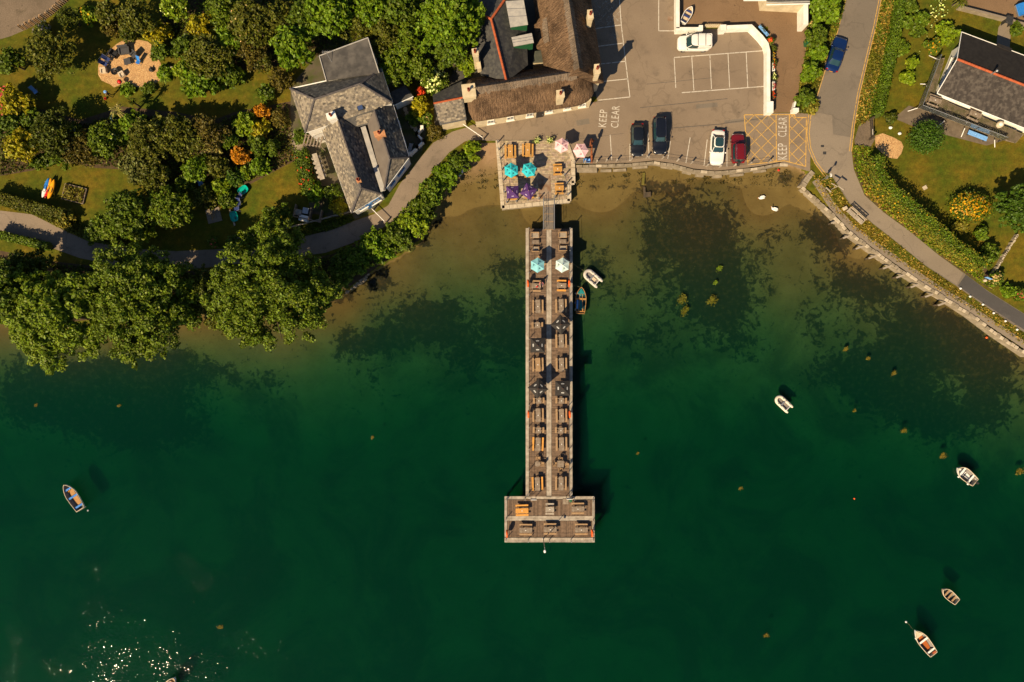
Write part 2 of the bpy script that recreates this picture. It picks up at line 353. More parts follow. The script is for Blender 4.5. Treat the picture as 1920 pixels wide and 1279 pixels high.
# ------------------------------------------------------------------ terrain: land, beach and sea bed in one sheet
LAND = [(-4000, -4000), (-4000, 596), (0, 596), (120, 612), (250, 596), (370, 586), (440, 592), (560, 592), (628, 560), (660, 538), (690, 512), (720, 495), (765, 468),
        (788, 452), (810, 414), (826, 370), (858, 322), (880, 292), (905, 268), (936, 266), (944, 386), (1066, 375), (1066, 345), (1074, 343), (1072, 306), (1140, 306), (1185, 304), (1225, 300),
        (1262, 305), (1300, 315), (1340, 319), (1380, 316), (1420, 311), (1462, 303), (1500, 312), (1516, 326), (1506, 352), (1559, 396), (1592, 432), (1640, 468), (1684, 499),
        (1720, 523), (1772, 555), (1823, 588), (1868, 622), (1920, 656), (2100, 775), (4000, 2200), (6000, 2200), (6000, -4000)]
CP = [(900, 276, -.1), (870, 300, -.3), (890, 330, -.7), (920, 300, -.35), (900, 368, -1.12), (845, 360, -.9), (900, 402, -1.42), (850, 402, -1.4), (815, 420, -1.35), (950, 408, -1.5), (1085, 322, -.65), (1150, 322, -.75), (1200, 315, -.8),
      (1090, 350, -1.08), (1150, 346, -1.15), (1235, 318, -1.0), (1300, 330, -1.25), (1250, 342, -1.38), (1350, 345, -1.38), (1100, 400, -1.6), (1000, 412, -1.55), (1000, 480, -2.1), (1150, 480, -2.2), (1250, 420, -1.95),
      (1250, 520, -2.6), (1350, 410, -1.75), (1450, 342, -1.15), (1480, 340, -.95), (1470, 322, -.7), (1430, 372, -1.45), (1500, 395, -1.4), (1560, 445, -1.55), (1530, 520, -2.25), (1640, 518, -1.85), (1450, 500, -2.3),
      (1400, 600, -3.1), (1300, 650, -3.5), (1500, 650, -3.2), (1700, 600, -2.5), (1750, 575, -1.95), (1850, 645, -1.95), (1905, 690, -2.1), (1800, 720, -2.9), (1900, 850, -3.7), (1700, 800, -4.0), (1100, 650, -3.6),
      (900, 450, -1.85), (850, 450, -1.75), (800, 500, -2.1), (720, 540, -1.95), (700, 600, -2.7), (650, 575, -1.8), (600, 640, -2.5), (800, 600, -2.9), (800, 720, -4.1), (950, 560, -2.8), (600, 720, -3.5), (450, 625, -1.95),
      (430, 690, -2.9), (350, 700, -3.3), (300, 690, -2.8), (100, 665, -2.2), (0, 645, -2.0), (0, 720, -3.3), (150, 740, -3.7), (400, 800, -4.7), (200, 850, -5.0), (600, 900, -5.2), (1000, 900, -5.2), (1400, 850, -4.9),
      (1700, 1000, -5.3), (1900, 1000, -5.1), (0, 1000, -5.6), (0, 1279, -5.8), (960, 1279, -5.8), (1920, 1279, -5.8), (960, 1050, -5.5), (1400, 1100, -5.6), (500, 1100, -5.6), (200, 620, -1.6), (300, 605, -1.5)]
WEED = [(1335, 470, 75, 90, 1.0), (1310, 430, 60, 50, .8), (1370, 560, 60, 70, .8), (1230, 480, 40, 110, .55), (1570, 440, 45, 45, 1.0), (1545, 420, 30, 25, .8), (1640, 540, 70, 30, .8), (1720, 600, 80, 45, .9), (1800, 640, 80, 50, 1.1), (1860, 680, 60, 30, 1.0),
        (1740, 660, 80, 45, .95), (1600, 520, 45, 40, .6), (1640, 690, 70, 40, 1.0), (1690, 740, 80, 55, 1.2), (1770, 790, 60, 50, 1.0), (1540, 600, 40, 60, .45), (1545, 720, 50, 50, .5), (1880, 740, 60, 60, .8), (1850, 800, 60, 60, .45),
        (800, 605, 75, 50, 1.2), (720, 640, 40, 35, .7), (650, 640, 45, 40, .8), (840, 575, 25, 15, .8), (960, 500, 45, 30, .8), (965, 590, 60, 60, .8), (910, 660, 60, 60, .55), (980, 660, 40, 70, .5),
        (200, 720, 120, 50, 1.6), (300, 690, 50, 35, 1.2), (60, 750, 100, 60, 1.4), (250, 800, 130, 60, 1.2), (390, 700, 40, 40, .5), (480, 720, 60, 40, .55), (60, 690, 30, 20, .5), (20, 665, 25, 20, .5),
        (1120, 480, 30, 40, .55), (1150, 540, 40, 40, .5), (1180, 640, 60, 60, .35), (1260, 640, 60, 60, .4), (1400, 650, 60, 40, .5), (1480, 430, 30, 20, .5), (1240, 345, 60, 12, .45), (1130, 348, 45, 8, .5), (1480, 330, 35, 14, .8), (1400, 345, 60, 10, .35),
        (860, 690, 50, 60, .4), (700, 720, 60, 50, .4), (1330, 560, 60, 50, .5), (1440, 480, 25, 60, .35), (705, 530, 30, 22, 1.2), (640, 555, 30, 10, 1.0), (790, 452, 20, 12, .8), (820, 415, 18, 10, .7), (1250, 360, 60, 30, .3), (1600, 620, 30, 40, .3)]
SAND = [[(880, 290), (905, 266), (940, 262), (946, 400), (800, 430), (826, 372), (860, 322)], [(1066, 302), (1500, 300), (1520, 330), (1500, 420), (1066, 420)]]
def inpoly(X, Y, poly):
    ins = np.zeros(X.shape, bool); n = len(poly)
    for i in range(n):
        x0, y0 = poly[i]; x1, y1 = poly[(i + 1) % n]
        if y0 == y1: continue
        ins ^= ((y0 > Y) != (y1 > Y)) & (X < (x1 - x0) * (Y - y0) / (y1 - y0) + x0)
    return ins
def tps_fit(pts):
    p = np.array([(a, b) for a, b, _ in pts]) / 200.0; z = np.array([c for _, _, c in pts]); n = len(p)
    d = np.linalg.norm(p[:, None] - p[None], axis=2); K = np.where(d > 0, d * d * np.log(d + 1e-12), 0) + np.eye(n) * .02
    Q = np.c_[np.ones(n), p]; A = np.block([[K, Q], [Q.T, np.zeros((3, 3))]]); w = np.linalg.solve(A, np.r_[z, np.zeros(3)]); return p, w
TP, TW = tps_fit(CP)
def bed(px, py):
    q = np.stack([np.clip(px, -60, 1980), np.clip(py, 240, 1300)], -1) / 200.0
    out = np.full(px.shape, TW[-3]) + q[..., 0] * TW[-2] + q[..., 1] * TW[-1]
    for i in range(len(TP)):
        d = np.sqrt((q[..., 0] - TP[i, 0]) ** 2 + (q[..., 1] - TP[i, 1]) ** 2); out += TW[i] * np.where(d > 0, d * d * np.log(d + 1e-12), 0)
    d = np.maximum(ZW - out, 0); out = np.where(out < ZW, ZW - .38 * d * (d / 1.6 + 1e-6) ** .55, out); return np.clip(out, -3.5, -.02)
def bed_at(px, py): return float(bed(np.array([float(px)]), np.array([float(py)]))[0])
def build_terrain():
    xs = np.r_[np.linspace(-900, -80, 12)[:-1], np.arange(-80, 80.01, .4), np.linspace(80, 900, 12)[1:]]
    ys = np.r_[np.linspace(-900, -56, 12)[:-1], np.arange(-56, 56.01, .4), np.linspace(56, 900, 12)[1:]]
    X, Y = np.meshgrid(xs, ys); PX = X * S + 960; PY = 639.5 - Y * S
    land = inpoly(PX, PY, LAND); Z = bed(PX, PY)
    Z += (np.sin(PX * .031 + PY * .011) * np.sin(PY * .027 - PX * .013)) * .06
    Z = np.where(land, 0.0, Z)
    weed = np.zeros(X.shape)
    for a, b, rx, ry, s_ in WEED: weed += s_ * np.exp(-(((PX - a) / rx) ** 2 + ((PY - b) / ry) ** 2) * 1.1)
    sand = np.where(land, 0.0, 1.0)
    ny, nx = X.shape; idx = np.arange(ny * nx).reshape(ny, nx)
    F = np.stack([idx[:-1, :-1], idx[:-1, 1:], idx[1:, 1:], idx[1:, :-1]], -1).reshape(-1, 4)
    me = bpy.data.meshes.new('ground'); V = np.stack([X, Y, Z], -1).reshape(-1, 3)
    me.vertices.add(len(V)); me.vertices.foreach_set('co', V.ravel().astype(np.float32)); me.loops.add(F.size); me.loops.foreach_set('vertex_index', F.ravel().astype(np.int32))
    me.polygons.add(len(F)); me.polygons.foreach_set('loop_start', np.arange(0, F.size, 4, dtype=np.int32)); me.polygons.foreach_set('use_smooth', np.ones(len(F), bool)); me.update(calc_edges=True)
    cols = np.stack([sand.ravel(), np.clip(weed, 0, 2).ravel() / 2, (Z.ravel() + 6.2) / 6.2], -1); setcol(me, cols, 'masks')
    m, nt, b = newmat('ground'); v = pos(nt); a = N(nt, 'ShaderNodeAttribute', attribute_name='masks')
    sp = N(nt, 'ShaderNodeSeparateColor'); nt.links.new(a.outputs['Color'], sp.inputs[0])
    # grass: green, olive and dry straw patches, faint mowing stripes
    g = mix(nt, ramp(nt, noise(nt, v, .22, 6, .6), [(.35, 0.0), (.62, 1.0)]), (.053, .077, .005), (.126, .092, .008))
    g = mix(nt, ramp(nt, noise(nt, v, .7, 6, .65), [(.48, 0.0), (.70, .8)]), g, (.066, .080, .005))
    g = mix(nt, ramp(nt, noise(nt, v, 1.3, 6, .7), [(.58, 0.0), (.72, .65)]), g, (.17, .115, .022))
    g = mix(nt, 1.0, g, ramp(nt, noise(nt, v, 6, 5, .7), [(.2, .55), (.8, 1.4)]), 'MULTIPLY')
    g = mix(nt, 1.0, g, ramp(nt, noise(nt, v, 1.6, 4, .6), [(.3, .72), (.7, 1.2)]), 'MULTIPLY')
    wv = N(nt, 'ShaderNodeTexWave', bands_direction='Y'); wv.inputs['Scale'].default_value = .28; wv.inputs['Distortion'].default_value = 1.5; nt.links.new(scaled(nt, v, (.25, 1.0, 0.0)), wv.inputs['Vector'])
    g = mix(nt, 1.0, g, ramp(nt, wv.outputs['Fac'], [(0.0, .95), (1.0, 1.05)]), 'MULTIPLY')
    # sand: dry near the top, rippled and browner towards the water
    s_ = mix(nt, ramp(nt, noise(nt, v, .35, 6, .6), [(.35, 0.0), (.65, 1.0)]), (.285, .190, .112), (.225, .145, .080))
    s_ = mix(nt, ramp(nt, noise(nt, v, 1.6, 5, .7), [(.55, 0.0), (.75, .6)]), s_, (.12, .075, .04))
    s_ = mix(nt, 1.0, s_, ramp(nt, noise(nt, v, 5, 5, .7), [(.2, .90), (.8, 1.08)]), 'MULTIPLY')
    s_ = mix(nt, ramp(nt, mth(nt, 'ADD', sp.outputs['Blue'], mth(nt, 'MULTIPLY', mth(nt, 'SUBTRACT', noise(nt, v, .5, 4), .5), .10)), [(.875, 0.0), (.965, 1.0)]), mix(nt, 1.0, s_, (.46, .50, .28), 'MULTIPLY'), s_)   # sand below the tide line is wet
    # weed beds: ragged clumps grow where the mask is high
    wn_ = noise(nt, v, .42, 8, .65, 1.6); wn2 = noise(nt, v, 2.0, 6, .68, .6)
    t = mth(nt, 'ADD', mth(nt, 'MULTIPLY', sp.outputs['Green'], 2.2), mth(nt, 'MULTIPLY', mth(nt, 'SUBTRACT', wn_, .5), 2.6))
    t = mth(nt, 'ADD', t, mth(nt, 'MULTIPLY', mth(nt, 'SUBTRACT', wn2, .5), 2.0))
    t = ramp(nt, t, [(.40, 0.0), (.68, .95)])
    t = mth(nt, 'MAXIMUM', t, ramp(nt, noise(nt, v, .8, 4, .6, .5), [(.68, 0.0), (.73, .75)]))
    t = mth(nt, 'MAXIMUM', t, mth(nt, 'MULTIPLY', ramp(nt, noise(nt, v, .07, 7, .7, .8), [(.47, 0.0), (.58, .62)]), ramp(nt, sp.outputs['Blue'], [(.60, 1.0), (.75, 0.0)])))   # broad weed meadows in deeper water
    wc = mix(nt, ramp(nt, noise(nt, v, 1.7, 5, .7), [(.5, 0.0), (.75, 1.0)]), (.022, .019, .009), (.075, .045, .016))
    s_ = mix(nt, t, s_, wc)
    nt.links.new(mix(nt, ramp(nt, mth(nt, 'ADD', sp.outputs['Red'], mth(nt, 'MULTIPLY', mth(nt, 'SUBTRACT', wn2, .5), .6)), [(.42, 0.0), (.56, 1.0)]), g, s_), b.inputs['Base Color'])
    b.inputs['Roughness'].default_value = .95; b.inputs['Specular IOR Level'].default_value = .15
    bump(nt, b, noise(nt, v, 7, 5, .7), .3, .04)
    me.materials.append(m); o = link('ground', me); tag(o, 'grass, beach sand and sea bed of the whole bay', 'ground', kind='structure'); return o
GROUND = build_terrain()

def build_water():
    m = bpy.data.materials.new('sea_water'); m.use_nodes = True; nt = m.node_tree; nt.nodes.remove(nt.nodes['Principled BSDF']); out = nt.nodes['Material Output']
    v = pos(nt)
    gl = N(nt, 'ShaderNodeBsdfGlossy'); gl.inputs['Color'].default_value = (.42, .42, .42, 1); gl.inputs['Roughness'].default_value = .06
    tr = N(nt, 'ShaderNodeBsdfTransparent'); tr.inputs[0].default_value = (1, 1, 1, 1)
    fr = N(nt, 'ShaderNodeFresnel'); fr.inputs['IOR'].default_value = 1.33
    h = mth(nt, 'ADD', mth(nt, 'MULTIPLY', noise(nt, scaled(nt, v, (1.0, 1.5, 1.0)), 4.0, 1, .5, .2), .6), mth(nt, 'MULTIPLY', noise(nt, v, .5, 2, .5), .8))
    # gusts: some stretches of the water are rougher than others
    h = mth(nt, 'MULTIPLY', h, ramp(nt, noise(nt, v, .16, 4), [(.36, .55), (.64, 1.22)]))
    b = N(nt, 'ShaderNodeBump'); b.inputs['Strength'].default_value = 1.0; b.inputs['Distance'].default_value = .0365; nt.links.new(h, b.inputs['Height'])
    nt.links.new(b.outputs[0], gl.inputs['Normal'])
    mx = N(nt, 'ShaderNodeMixShader'); nt.links.new(fr.outputs[0], mx.inputs[0]); nt.links.new(tr.outputs[0], mx.inputs[1]); nt.links.new(gl.outputs[0], mx.inputs[2])
    nt.links.new(mx.outputs[0], out.inputs['Surface'])
    va = N(nt, 'ShaderNodeVolumeAbsorption'); va.inputs['Color'].default_value = (.0, .75, .66, 1); va.inputs['Density'].default_value = 1.06
    vsc = N(nt, 'ShaderNodeVolumeScatter'); vsc.inputs['Color'].default_value = (.03, .72, .56, 1); vsc.inputs['Density'].default_value = .075; vsc.inputs['Anisotropy'].default_value = .2   # silt
    ad = N(nt, 'ShaderNodeAddShader'); nt.links.new(va.outputs[0], ad.inputs[0]); nt.links.new(vsc.outputs[0], ad.inputs[1]); nt.links.new(ad.outputs[0], out.inputs['Volume'])
    mb = MB(); mb.box((0, -350, (ZW - 9) / 2), (1500, 900, ZW + 9)); o = obj('water', mb, m); tag(o, 'still clear green sea water filling the bay', 'water', kind='structure')
build_water()
# ------------------------------------------------------------------ ground sheets
def sheet(name, poly, z, mat, label=None, parent=None, th=.0):
    mb = MB(); pts = PXY(poly, z)
    if th: mb.prism(pts, z - th, z)
    else: mb.add(pts[::-1] if sum(pts[i].x * pts[(i + 1) % len(pts)].y - pts[(i + 1) % len(pts)].x * pts[i].y for i in range(len(pts))) < 0 else pts, [tuple(range(len(pts)))])
    o = obj(name, mb, mat, parent)
    if not parent: tag(o, label, None, kind='structure')
    return o
lane = sheet('lane', [(-200, 360), (0, 395), (60, 402), (130, 437), (165, 452), (240, 466), (330, 471), (420, 467), (480, 458), (560, 446), (625, 430), (665, 414), (700, 402), (728, 385), (750, 345), (785, 300), (812, 268), (848, 247), (885, 236),
              (910, 262), (872, 265), (842, 286), (806, 328), (780, 368), (762, 396), (742, 412), (716, 428), (660, 456), (610, 474), (540, 484), (430, 496), (380, 503), (300, 506), (230, 500), (150, 484), (100, 466), (40, 444), (0, 432), (-200, 400)],
             .006, MT['lane'], 'narrow grey lane along the shore behind the slate-roofed house')
car_park = sheet('car_park', [(880, 236), (920, 226), (1000, 210), (1060, 204), (1120, 190), (1106, 120), (1090, -10), (1085, -60), (1270, -60), (1270, 54), (1300, 54), (1360, 54), (1412, 50), (1440, 82), (1442, 212), (1500, 212), (1520, 214), (1519, 322), (1505, 318),
                   (1462, 304), (1420, 312), (1380, 317), (1340, 320), (1300, 316), (1262, 306), (1225, 301), (1185, 305), (1140, 307), (1076, 307), (1066, 264), (905, 264)], .010, MT['asphalt'], 'worn asphalt car park in front of the thatched pub')
yard = sheet('yard', [(1271, -60), (1271, 50), (1440, 50), (1443, 211), (1492, 211), (1500, 150), (1512, 90), (1520, 50), (1525, -60)], .006, MT['yard'], 'brown concrete yard enclosed by the white wall')
road = sheet('road', [(1602, -60), (1587, 0), (1571, 60), (1546, 132), (1528, 190), (1519, 216), (1514, 250), (1517, 290), (1540, 322), (1557, 326), (1592, 381), (1636, 419), (1676, 450), (1735, 498), (1794, 537), (1831, 563), (1920, 623), (2050, 712),
              (2050, 680), (1920, 588), (1853, 546), (1809, 513), (1757, 476), (1706, 434), (1658, 399), (1621, 366), (1601, 318), (1597, 285), (1602, 236), (1612, 176), (1628, 108), (1642, 50), (1652, 0), (1668, -60)], .014, MT['road'], 'grey road coming down from the top to the sea wall')
sheet('pale_patch', [(1519, 216), (1535, 212), (1560, 216), (1562, 252), (1598, 258), (1597, 285), (1601, 318), (1621, 366), (1658, 399), (1706, 434), (1757, 476), (1806, 512), (1794, 534), (1735, 497), (1676, 449), (1636, 418), (1594, 380), (1560, 328), (1541, 321), (1518, 289), (1515, 250)], .018, MT['road_pale'], parent=road)
sheet('dark_tarmac', [(1811, 515), (1853, 547), (1920, 589), (2050, 681), (2050, 706), (1920, 618), (1831, 560), (1796, 536)], .019, MT['tarmac_dark'], parent=road)
gravel_drive = sheet('gravel_drive', [(-200, -60), (150, -60), (118, 6), (84, 30), (50, 55), (20, 68), (-200, 130)], .006, MT['gravel'], 'pale gravel drive behind the palisade in the garden corner')
sheet('house_forecourt', [(545, 160), (545, 250), (575, 262), (580, 400), (665, 412), (700, 398), (740, 350), (790, 290), (800, 240), (770, 170), (740, 120), (640, 60), (590, 110)], .005, pm('court_ground', (.075, .062, .042), (.11, .09, .06), 1.2, .95, c3=(.05, .06, .015), s3=.6), 'trodden ground round the slate-roofed house')
sheet('pub_court', [(888, -40), (1090, -40), (1120, 180), (870, 228), (815, 236), (812, 180)], .005, pm('court_paving', (.05, .048, .046), (.07, .066, .06), 1.2, .9), 'dark paved back court of the thatched pub')
sheet('drive_slab', [(1785, -60), (1793, 8), (1803, 12), (1885, 32), (1920, 46), (2050, 80), (2050, -60)], .006, MT['yard'], 'brown concrete drive above the deck house')
sheet('garden_path', [(1885, 30), (1898, 33), (1893, 90), (1868, 86), (1872, 52)], .008, MT['road_pale'], 'pale concrete path to the back of the deck house')
chip_circle = sheet('wood_chip_circle', [(184, 124), (188, 112), (196, 103), (206, 94), (218, 83), (228, 77), (245, 75), (262, 75), (277, 78), (284, 84), (282, 97), (284, 105), (296, 110), (301, 118), (303, 130), (299, 142), (300, 150), (292, 156), (275, 164), (262, 164), (245, 160), (228, 158), (214, 164), (206, 158), (190, 151), (184, 140)], .012, MT['chips'], 'round wood chip clearing on the garden lawn')
sheet('wood_chip_patch', [(1640, 255), (1655, 250), (1676, 258), (1690, 266), (1694, 275), (1690, 288), (1682, 298), (1668, 296), (1655, 288), (1642, 276)], .012, MT['chips'], 'small wood chip patch by the garden gate')
sheet('gate_gravel', [(1602, 262), (1612, 232), (1636, 220), (1640, 262), (1632, 276), (1604, 276)], .012, MT['gravel'], 'stony ground at the garden gate beside the road')
sheet('paved_apron', [(1676, 222), (1704, 198), (1724, 204), (1880, 264), (1850, 273), (1715, 238)], .010, pm('apron_paving', (.15, .118, .085), (.11, .085, .06), 1.5, .9), 'paved apron below the raised deck')
# soil beds under the planting
for nm, poly in (('shrub_bed', [(0, 215), (80, 205), (150, 225), (230, 200), (330, 210), (400, 225), (440, 210), (545, 190), (555, 300), (470, 345), (400, 350), (300, 345), (270, 320), (180, 315), (110, 300), (60, 320), (0, 330)]),
                 ('woodland_floor', [(300, -60), (300, 30), (330, 90), (420, 130), (500, 130), (560, 110), (600, 105), (690, 70), (720, 130), (800, 160), (900, 130), (890, -60)]),
                 ('shore_bank', [(-60, 470), (0, 470), (100, 490), (230, 505), (380, 508), (540, 490), (620, 478), (720, 432), (770, 400), (810, 335), (850, 290), (880, 275), (858, 320), (826, 368), (808, 412), (786, 450), (720, 492), (660, 535), (628, 556), (560, 588), (440, 588), (370, 580), (250, 590), (120, 605), (-60, 590)]),
                 ('hedge_bank', [(1600, 282), (1640, 300), (1660, 340), (1700, 380), (1750, 425), (1800, 475), (1850, 500), (1860, 545), (1809, 512), (1757, 475), (1706, 433), (1658, 398), (1621, 365), (1603, 318)])):
    sheet(nm, poly, .003, MT['soil'], {'shrub_bed': 'dark soil under the garden shrubs', 'woodland_floor': 'dark leaf litter under the trees', 'shore_bank': 'shaded earth bank between lane and water', 'hedge_bank': 'earth bank under the clipped hedge by the path'}[nm])

# ------------------------------------------------------------------ markings (parts of the surface they are painted on)
def line(name, pts, w, mat, parent, z):
    mb = MB(); mb.strip([tuple(P(a, b)[:2]) for a, b in pts], w, z); return obj(name, mb, mat, parent)
CPZ = .0145
for k, (a, b) in enumerate([((1264, 108), (1434, 95)), ((1278, 174), (1434, 162))]): line('bay_line', [a, b], .11, MT['line_white'], car_park, CPZ)
for a, b in [((1264, 109), (1267, 165)), ((1297, 106.5), (1301, 170)), ((1331, 104), (1334, 167)), ((1365, 101), (1368, 166)), ((1399, 98), (1402, 164))]: line('bay_line', [a, b], .10, MT['line_white'], car_park, CPZ + .001)
for a, b in [((1116, 54), (1164, 47)), ((1122, 87), (1168, 81)), ((1127, 120), (1173, 115)), ((1129, 153), (1178, 148)), ((1122, 188), (1181, 182)), ((1160, -20), (1165, 48)), ((1165, 48), (1181, 182)), ((1235, -20), (1235, 58)), ((1235, 58), (1268, 58))]:
    line('bay_line', [a, b], .11, MT['line_white'], car_park, CPZ)
for a, b in [((1144, 253), (1147, 301)), ((1181, 270), (1181, 302)), ((1215, 247), (1217, 297)), ((1257, 265), (1252, 298)), ((1294, 258), (1286, 306)), ((1326, 262), (1320, 311)), ((1363, 270), (1363, 313))]: line('bay_line', [a, b], .10, MT['line_white'], car_park, CPZ)
mbh = MB()
for t in range(-3, 8):
    for sg in (1, -1):
        a = (1114 + t * 11, 2 if sg > 0 else 50); b = (a[0] + 44, 50 if sg > 0 else 2); lo = 1114; hi = 1162
        pts = [q for q in [a, b]]; x0, y0 = a; x1, y1 = b
        def at(x): return y0 + (y1 - y0) * (x - x0) / (x1 - x0)
        xa, xb = max(x0, lo), min(x1, hi)
        if xb - xa > 4: mbh.strip([tuple(P(xa, at(xa))[:2]), tuple(P(xb, at(xb))[:2])], .07, CPZ + .002 + .0005 * (sg > 0))
obj('hatching', mbh, MT['line_faint'], car_park)
line('hatching_edge', [(1113, 2), (1163, -4)], .09, MT['line_faint'], car_park, CPZ + .004)
# wheelchair symbol
mbw = MB(); c0 = P(1149, 66); ring = [tuple((c0 + Vector((.42 * math.cos(t), .42 * math.sin(t), 0)))[:2]) for t in np.linspace(-1.1, 3.9, 14)]
mbw.strip(ring, .10, CPZ + .002); mbw.strip([tuple((c0 + Vector(d)).to_2d()) for d in ((-.75, -.12, 0), (-.1, .06, 0), (.05, -.05, 0), (.5, .15, 0))], .10, CPZ + .003)
mbw.strip([tuple((c0 + Vector(d)).to_2d()) for d in ((-.35, -.35, 0), (-.28, .2, 0))], .09, CPZ + .004)
obj('wheelchair_symbol', mbw, MT['line_faint'], car_park)
def text_mesh(name, body, cx, cy, along, high, rot, mat, parent, z, spacing=1.0):
    cu = bpy.data.curves.new(name, 'FONT'); cu.body = body; cu.size = 1.0; cu.space_character = spacing; cu.resolution_u = 3
    tmp = bpy.data.objects.new('tmp', cu); col.objects.link(tmp); dg = bpy.context.evaluated_depsgraph_get(); dg.update()
    me = bpy.data.meshes.new_from_object(tmp.evaluated_get(dg)); bpy.data.objects.remove(tmp)
    n = len(me.vertices); co = np.empty(n * 3, np.float32); me.vertices.foreach_get('co', co); co = co.reshape(-1, 3)
    lo = co.min(0); hi = co.max(0); co -= (lo + hi) / 2; co[:, 0] *= along / (hi[0] - lo[0]); co[:, 1] *= high / (hi[1] - lo[1]); co[:, 2] = 0
    me.vertices.foreach_set('co', co.ravel()); me.name = name; me.materials.clear(); me.materials.append(mat)
    p = P(cx, cy) if not isinstance(cx, Vector) else cx
    return link(name, me, parent, (p.x, p.y, z), rot)
text_mesh('keep_lettering', 'KEEP', 1130.5, 222, 32.5 / S, 14 / S, math.pi / 2 - .09, MT['line_white'], car_park, CPZ, 1.1)
text_mesh('clear_lettering', 'CLEAR', 1153.5, 219, 41 / S, 14.5 / S, math.pi / 2 - .06, MT['line_white'], car_park, CPZ, 1.1)
text_mesh('keep_lettering', 'KEEP', 1467, 284, 30 / S, 17 / S, math.pi / 2 + .02, MT['line_white'], car_park, CPZ, 1.1)
text_mesh('clear_lettering', 'CLEAR', 1467, 238, 37 / S, 16 / S, math.pi / 2 - .03, MT['line_white'], car_park, CPZ, 1.1)
box_o = [(1395.5, 215.5), (1489, 215), (1491.5, 220.5), (1512, 220.5), (1510.5, 312), (1480, 304), (1470, 301.5), (1402, 309), (1395.5, 215.5)]
line('box_outline', box_o, .12, MT['line_yellow'], car_park, CPZ + .001)
line('box_line', [(1455, 216), (1456, 302)], .12, MT['line_yellow'], car_park, CPZ + .003); line('box_line', [(1480, 216), (1480, 303)], .12, MT['line_yellow'], car_park, CPZ + .003)
def clip_seg(a, b, poly):
    ts = [0.0, 1.0]; n = len(poly)
    for i in range(n):
        p, q = poly[i], poly[(i + 1) % n]; d = (b[0] - a[0]) * (q[1] - p[1]) - (b[1] - a[1]) * (q[0] - p[0])
        if abs(d) < 1e-9: continue
        t = ((p[0] - a[0]) * (q[1] - p[1]) - (p[1] - a[1]) * (q[0] - p[0])) / d; u = ((p[0] - a[0]) * (b[1] - a[1]) - (p[1] - a[1]) * (b[0] - a[0])) / d
        if 0 < t < 1 and 0 <= u <= 1: ts.append(t)
    ts.sort(); out = []
    for t0, t1 in zip(ts[:-1], ts[1:]):
        m = (t0 + t1) / 2; x, y = a[0] + (b[0] - a[0]) * m, a[1] + (b[1] - a[1]) * m
        if t1 - t0 > .004 and bool(inpoly(np.array([x]), np.array([y]), poly)[0]): out.append(((a[0] + (b[0] - a[0]) * t0, a[1] + (b[1] - a[1]) * t0), (a[0] + (b[0] - a[0]) * t1, a[1] + (b[1] - a[1]) * t1)))
    return out
b1 = [(1396, 216), (1455, 216), (1456, 303), (1402, 308)]; b2 = [(1480, 216), (1489, 216), (1492, 221), (1511, 221), (1510, 311), (1480, 303)]
for j, (poly, st) in enumerate(((b1, 25), (b2, 24))):
    for sg in (1, -1):
        mbx = MB()
        for t in range(-12, 22):
            x = 1300 + t * st; a, b = ((x, 200), (x + 130, 330)) if sg > 0 else ((x + 130, 200), (x, 330))
            for p, q in clip_seg(a, b, poly): mbx.strip([tuple(P(*p)[:2]), tuple(P(*q)[:2])], .085, CPZ + .005 + .002 * (sg > 0))
        obj('box_hatching', mbx, MT['line_yellow'], car_park)
for off_ in (-2.1, 2.1):
    lft = [(1592, -40), (1583.5, 0), (1568, 60), (1545, 132), (1527, 190), (1518, 218), (1515, 250), (1518, 278), (1529, 305), (1549, 331)]
    rgt = [(1664, -40), (1650, 0), (1640, 50), (1626, 108), (1610, 176), (1600, 236), (1594.5, 284)]
    for pl in (lft, rgt):
        pp = offset([tuple(P(a, b)[:2]) for a, b in pl], off_ / S); mb = MB(); mb.strip(pp, .10, .0235); obj('yellow_line', mb, MT['line_yellow'], road)
for pl, w in (([(1200, 202), (1280, 194), (1364, 185)], .10), ([(1262, 240), (1350, 233), (1372, 229), (1440, 221)], .12), ([(1040, 200), (1130, 190)], .06), ([(1212, 158), (1335, 146)], .07), ([(1075, 262), (1170, 250)], .05)): line('tar_seam', pl, w, MT['tar'], car_park, .0125)
for poly, zz in (([(1358, 226), (1396, 222), (1440, 218), (1440, 224), (1396, 229), (1359, 232)], .0118), ([(1150, 60), (1158, 59), (1160, 70), (1151, 71)], .0118), ([(1080, 226), (1104, 222), (1106, 232), (1082, 236)], .0118), ([(1305, 196), (1345, 192), (1346, 200), (1306, 204)], .0118)): sheet('tarmac_patch', poly, zz, MT['road'], parent=car_park)
for x, y, w, h in ((1257, 35, 10, 8), (1113, 195, 7, 6)):
    mb = MB(); p = P(x, y); mb.box((p.x, p.y, .013), (w / S, h / S, .012)); obj('manhole_cover', mb, MT['rust_plate'], car_park)
for x, y in ((1542, 274), (1546, 287)):
    mb = MB(); p = P(x, y); mb.box((p.x, p.y, .021), (.42, .28 + .1 * (y > 280), .014)); obj('drain_cover', mb, MT['dark_metal'], road)

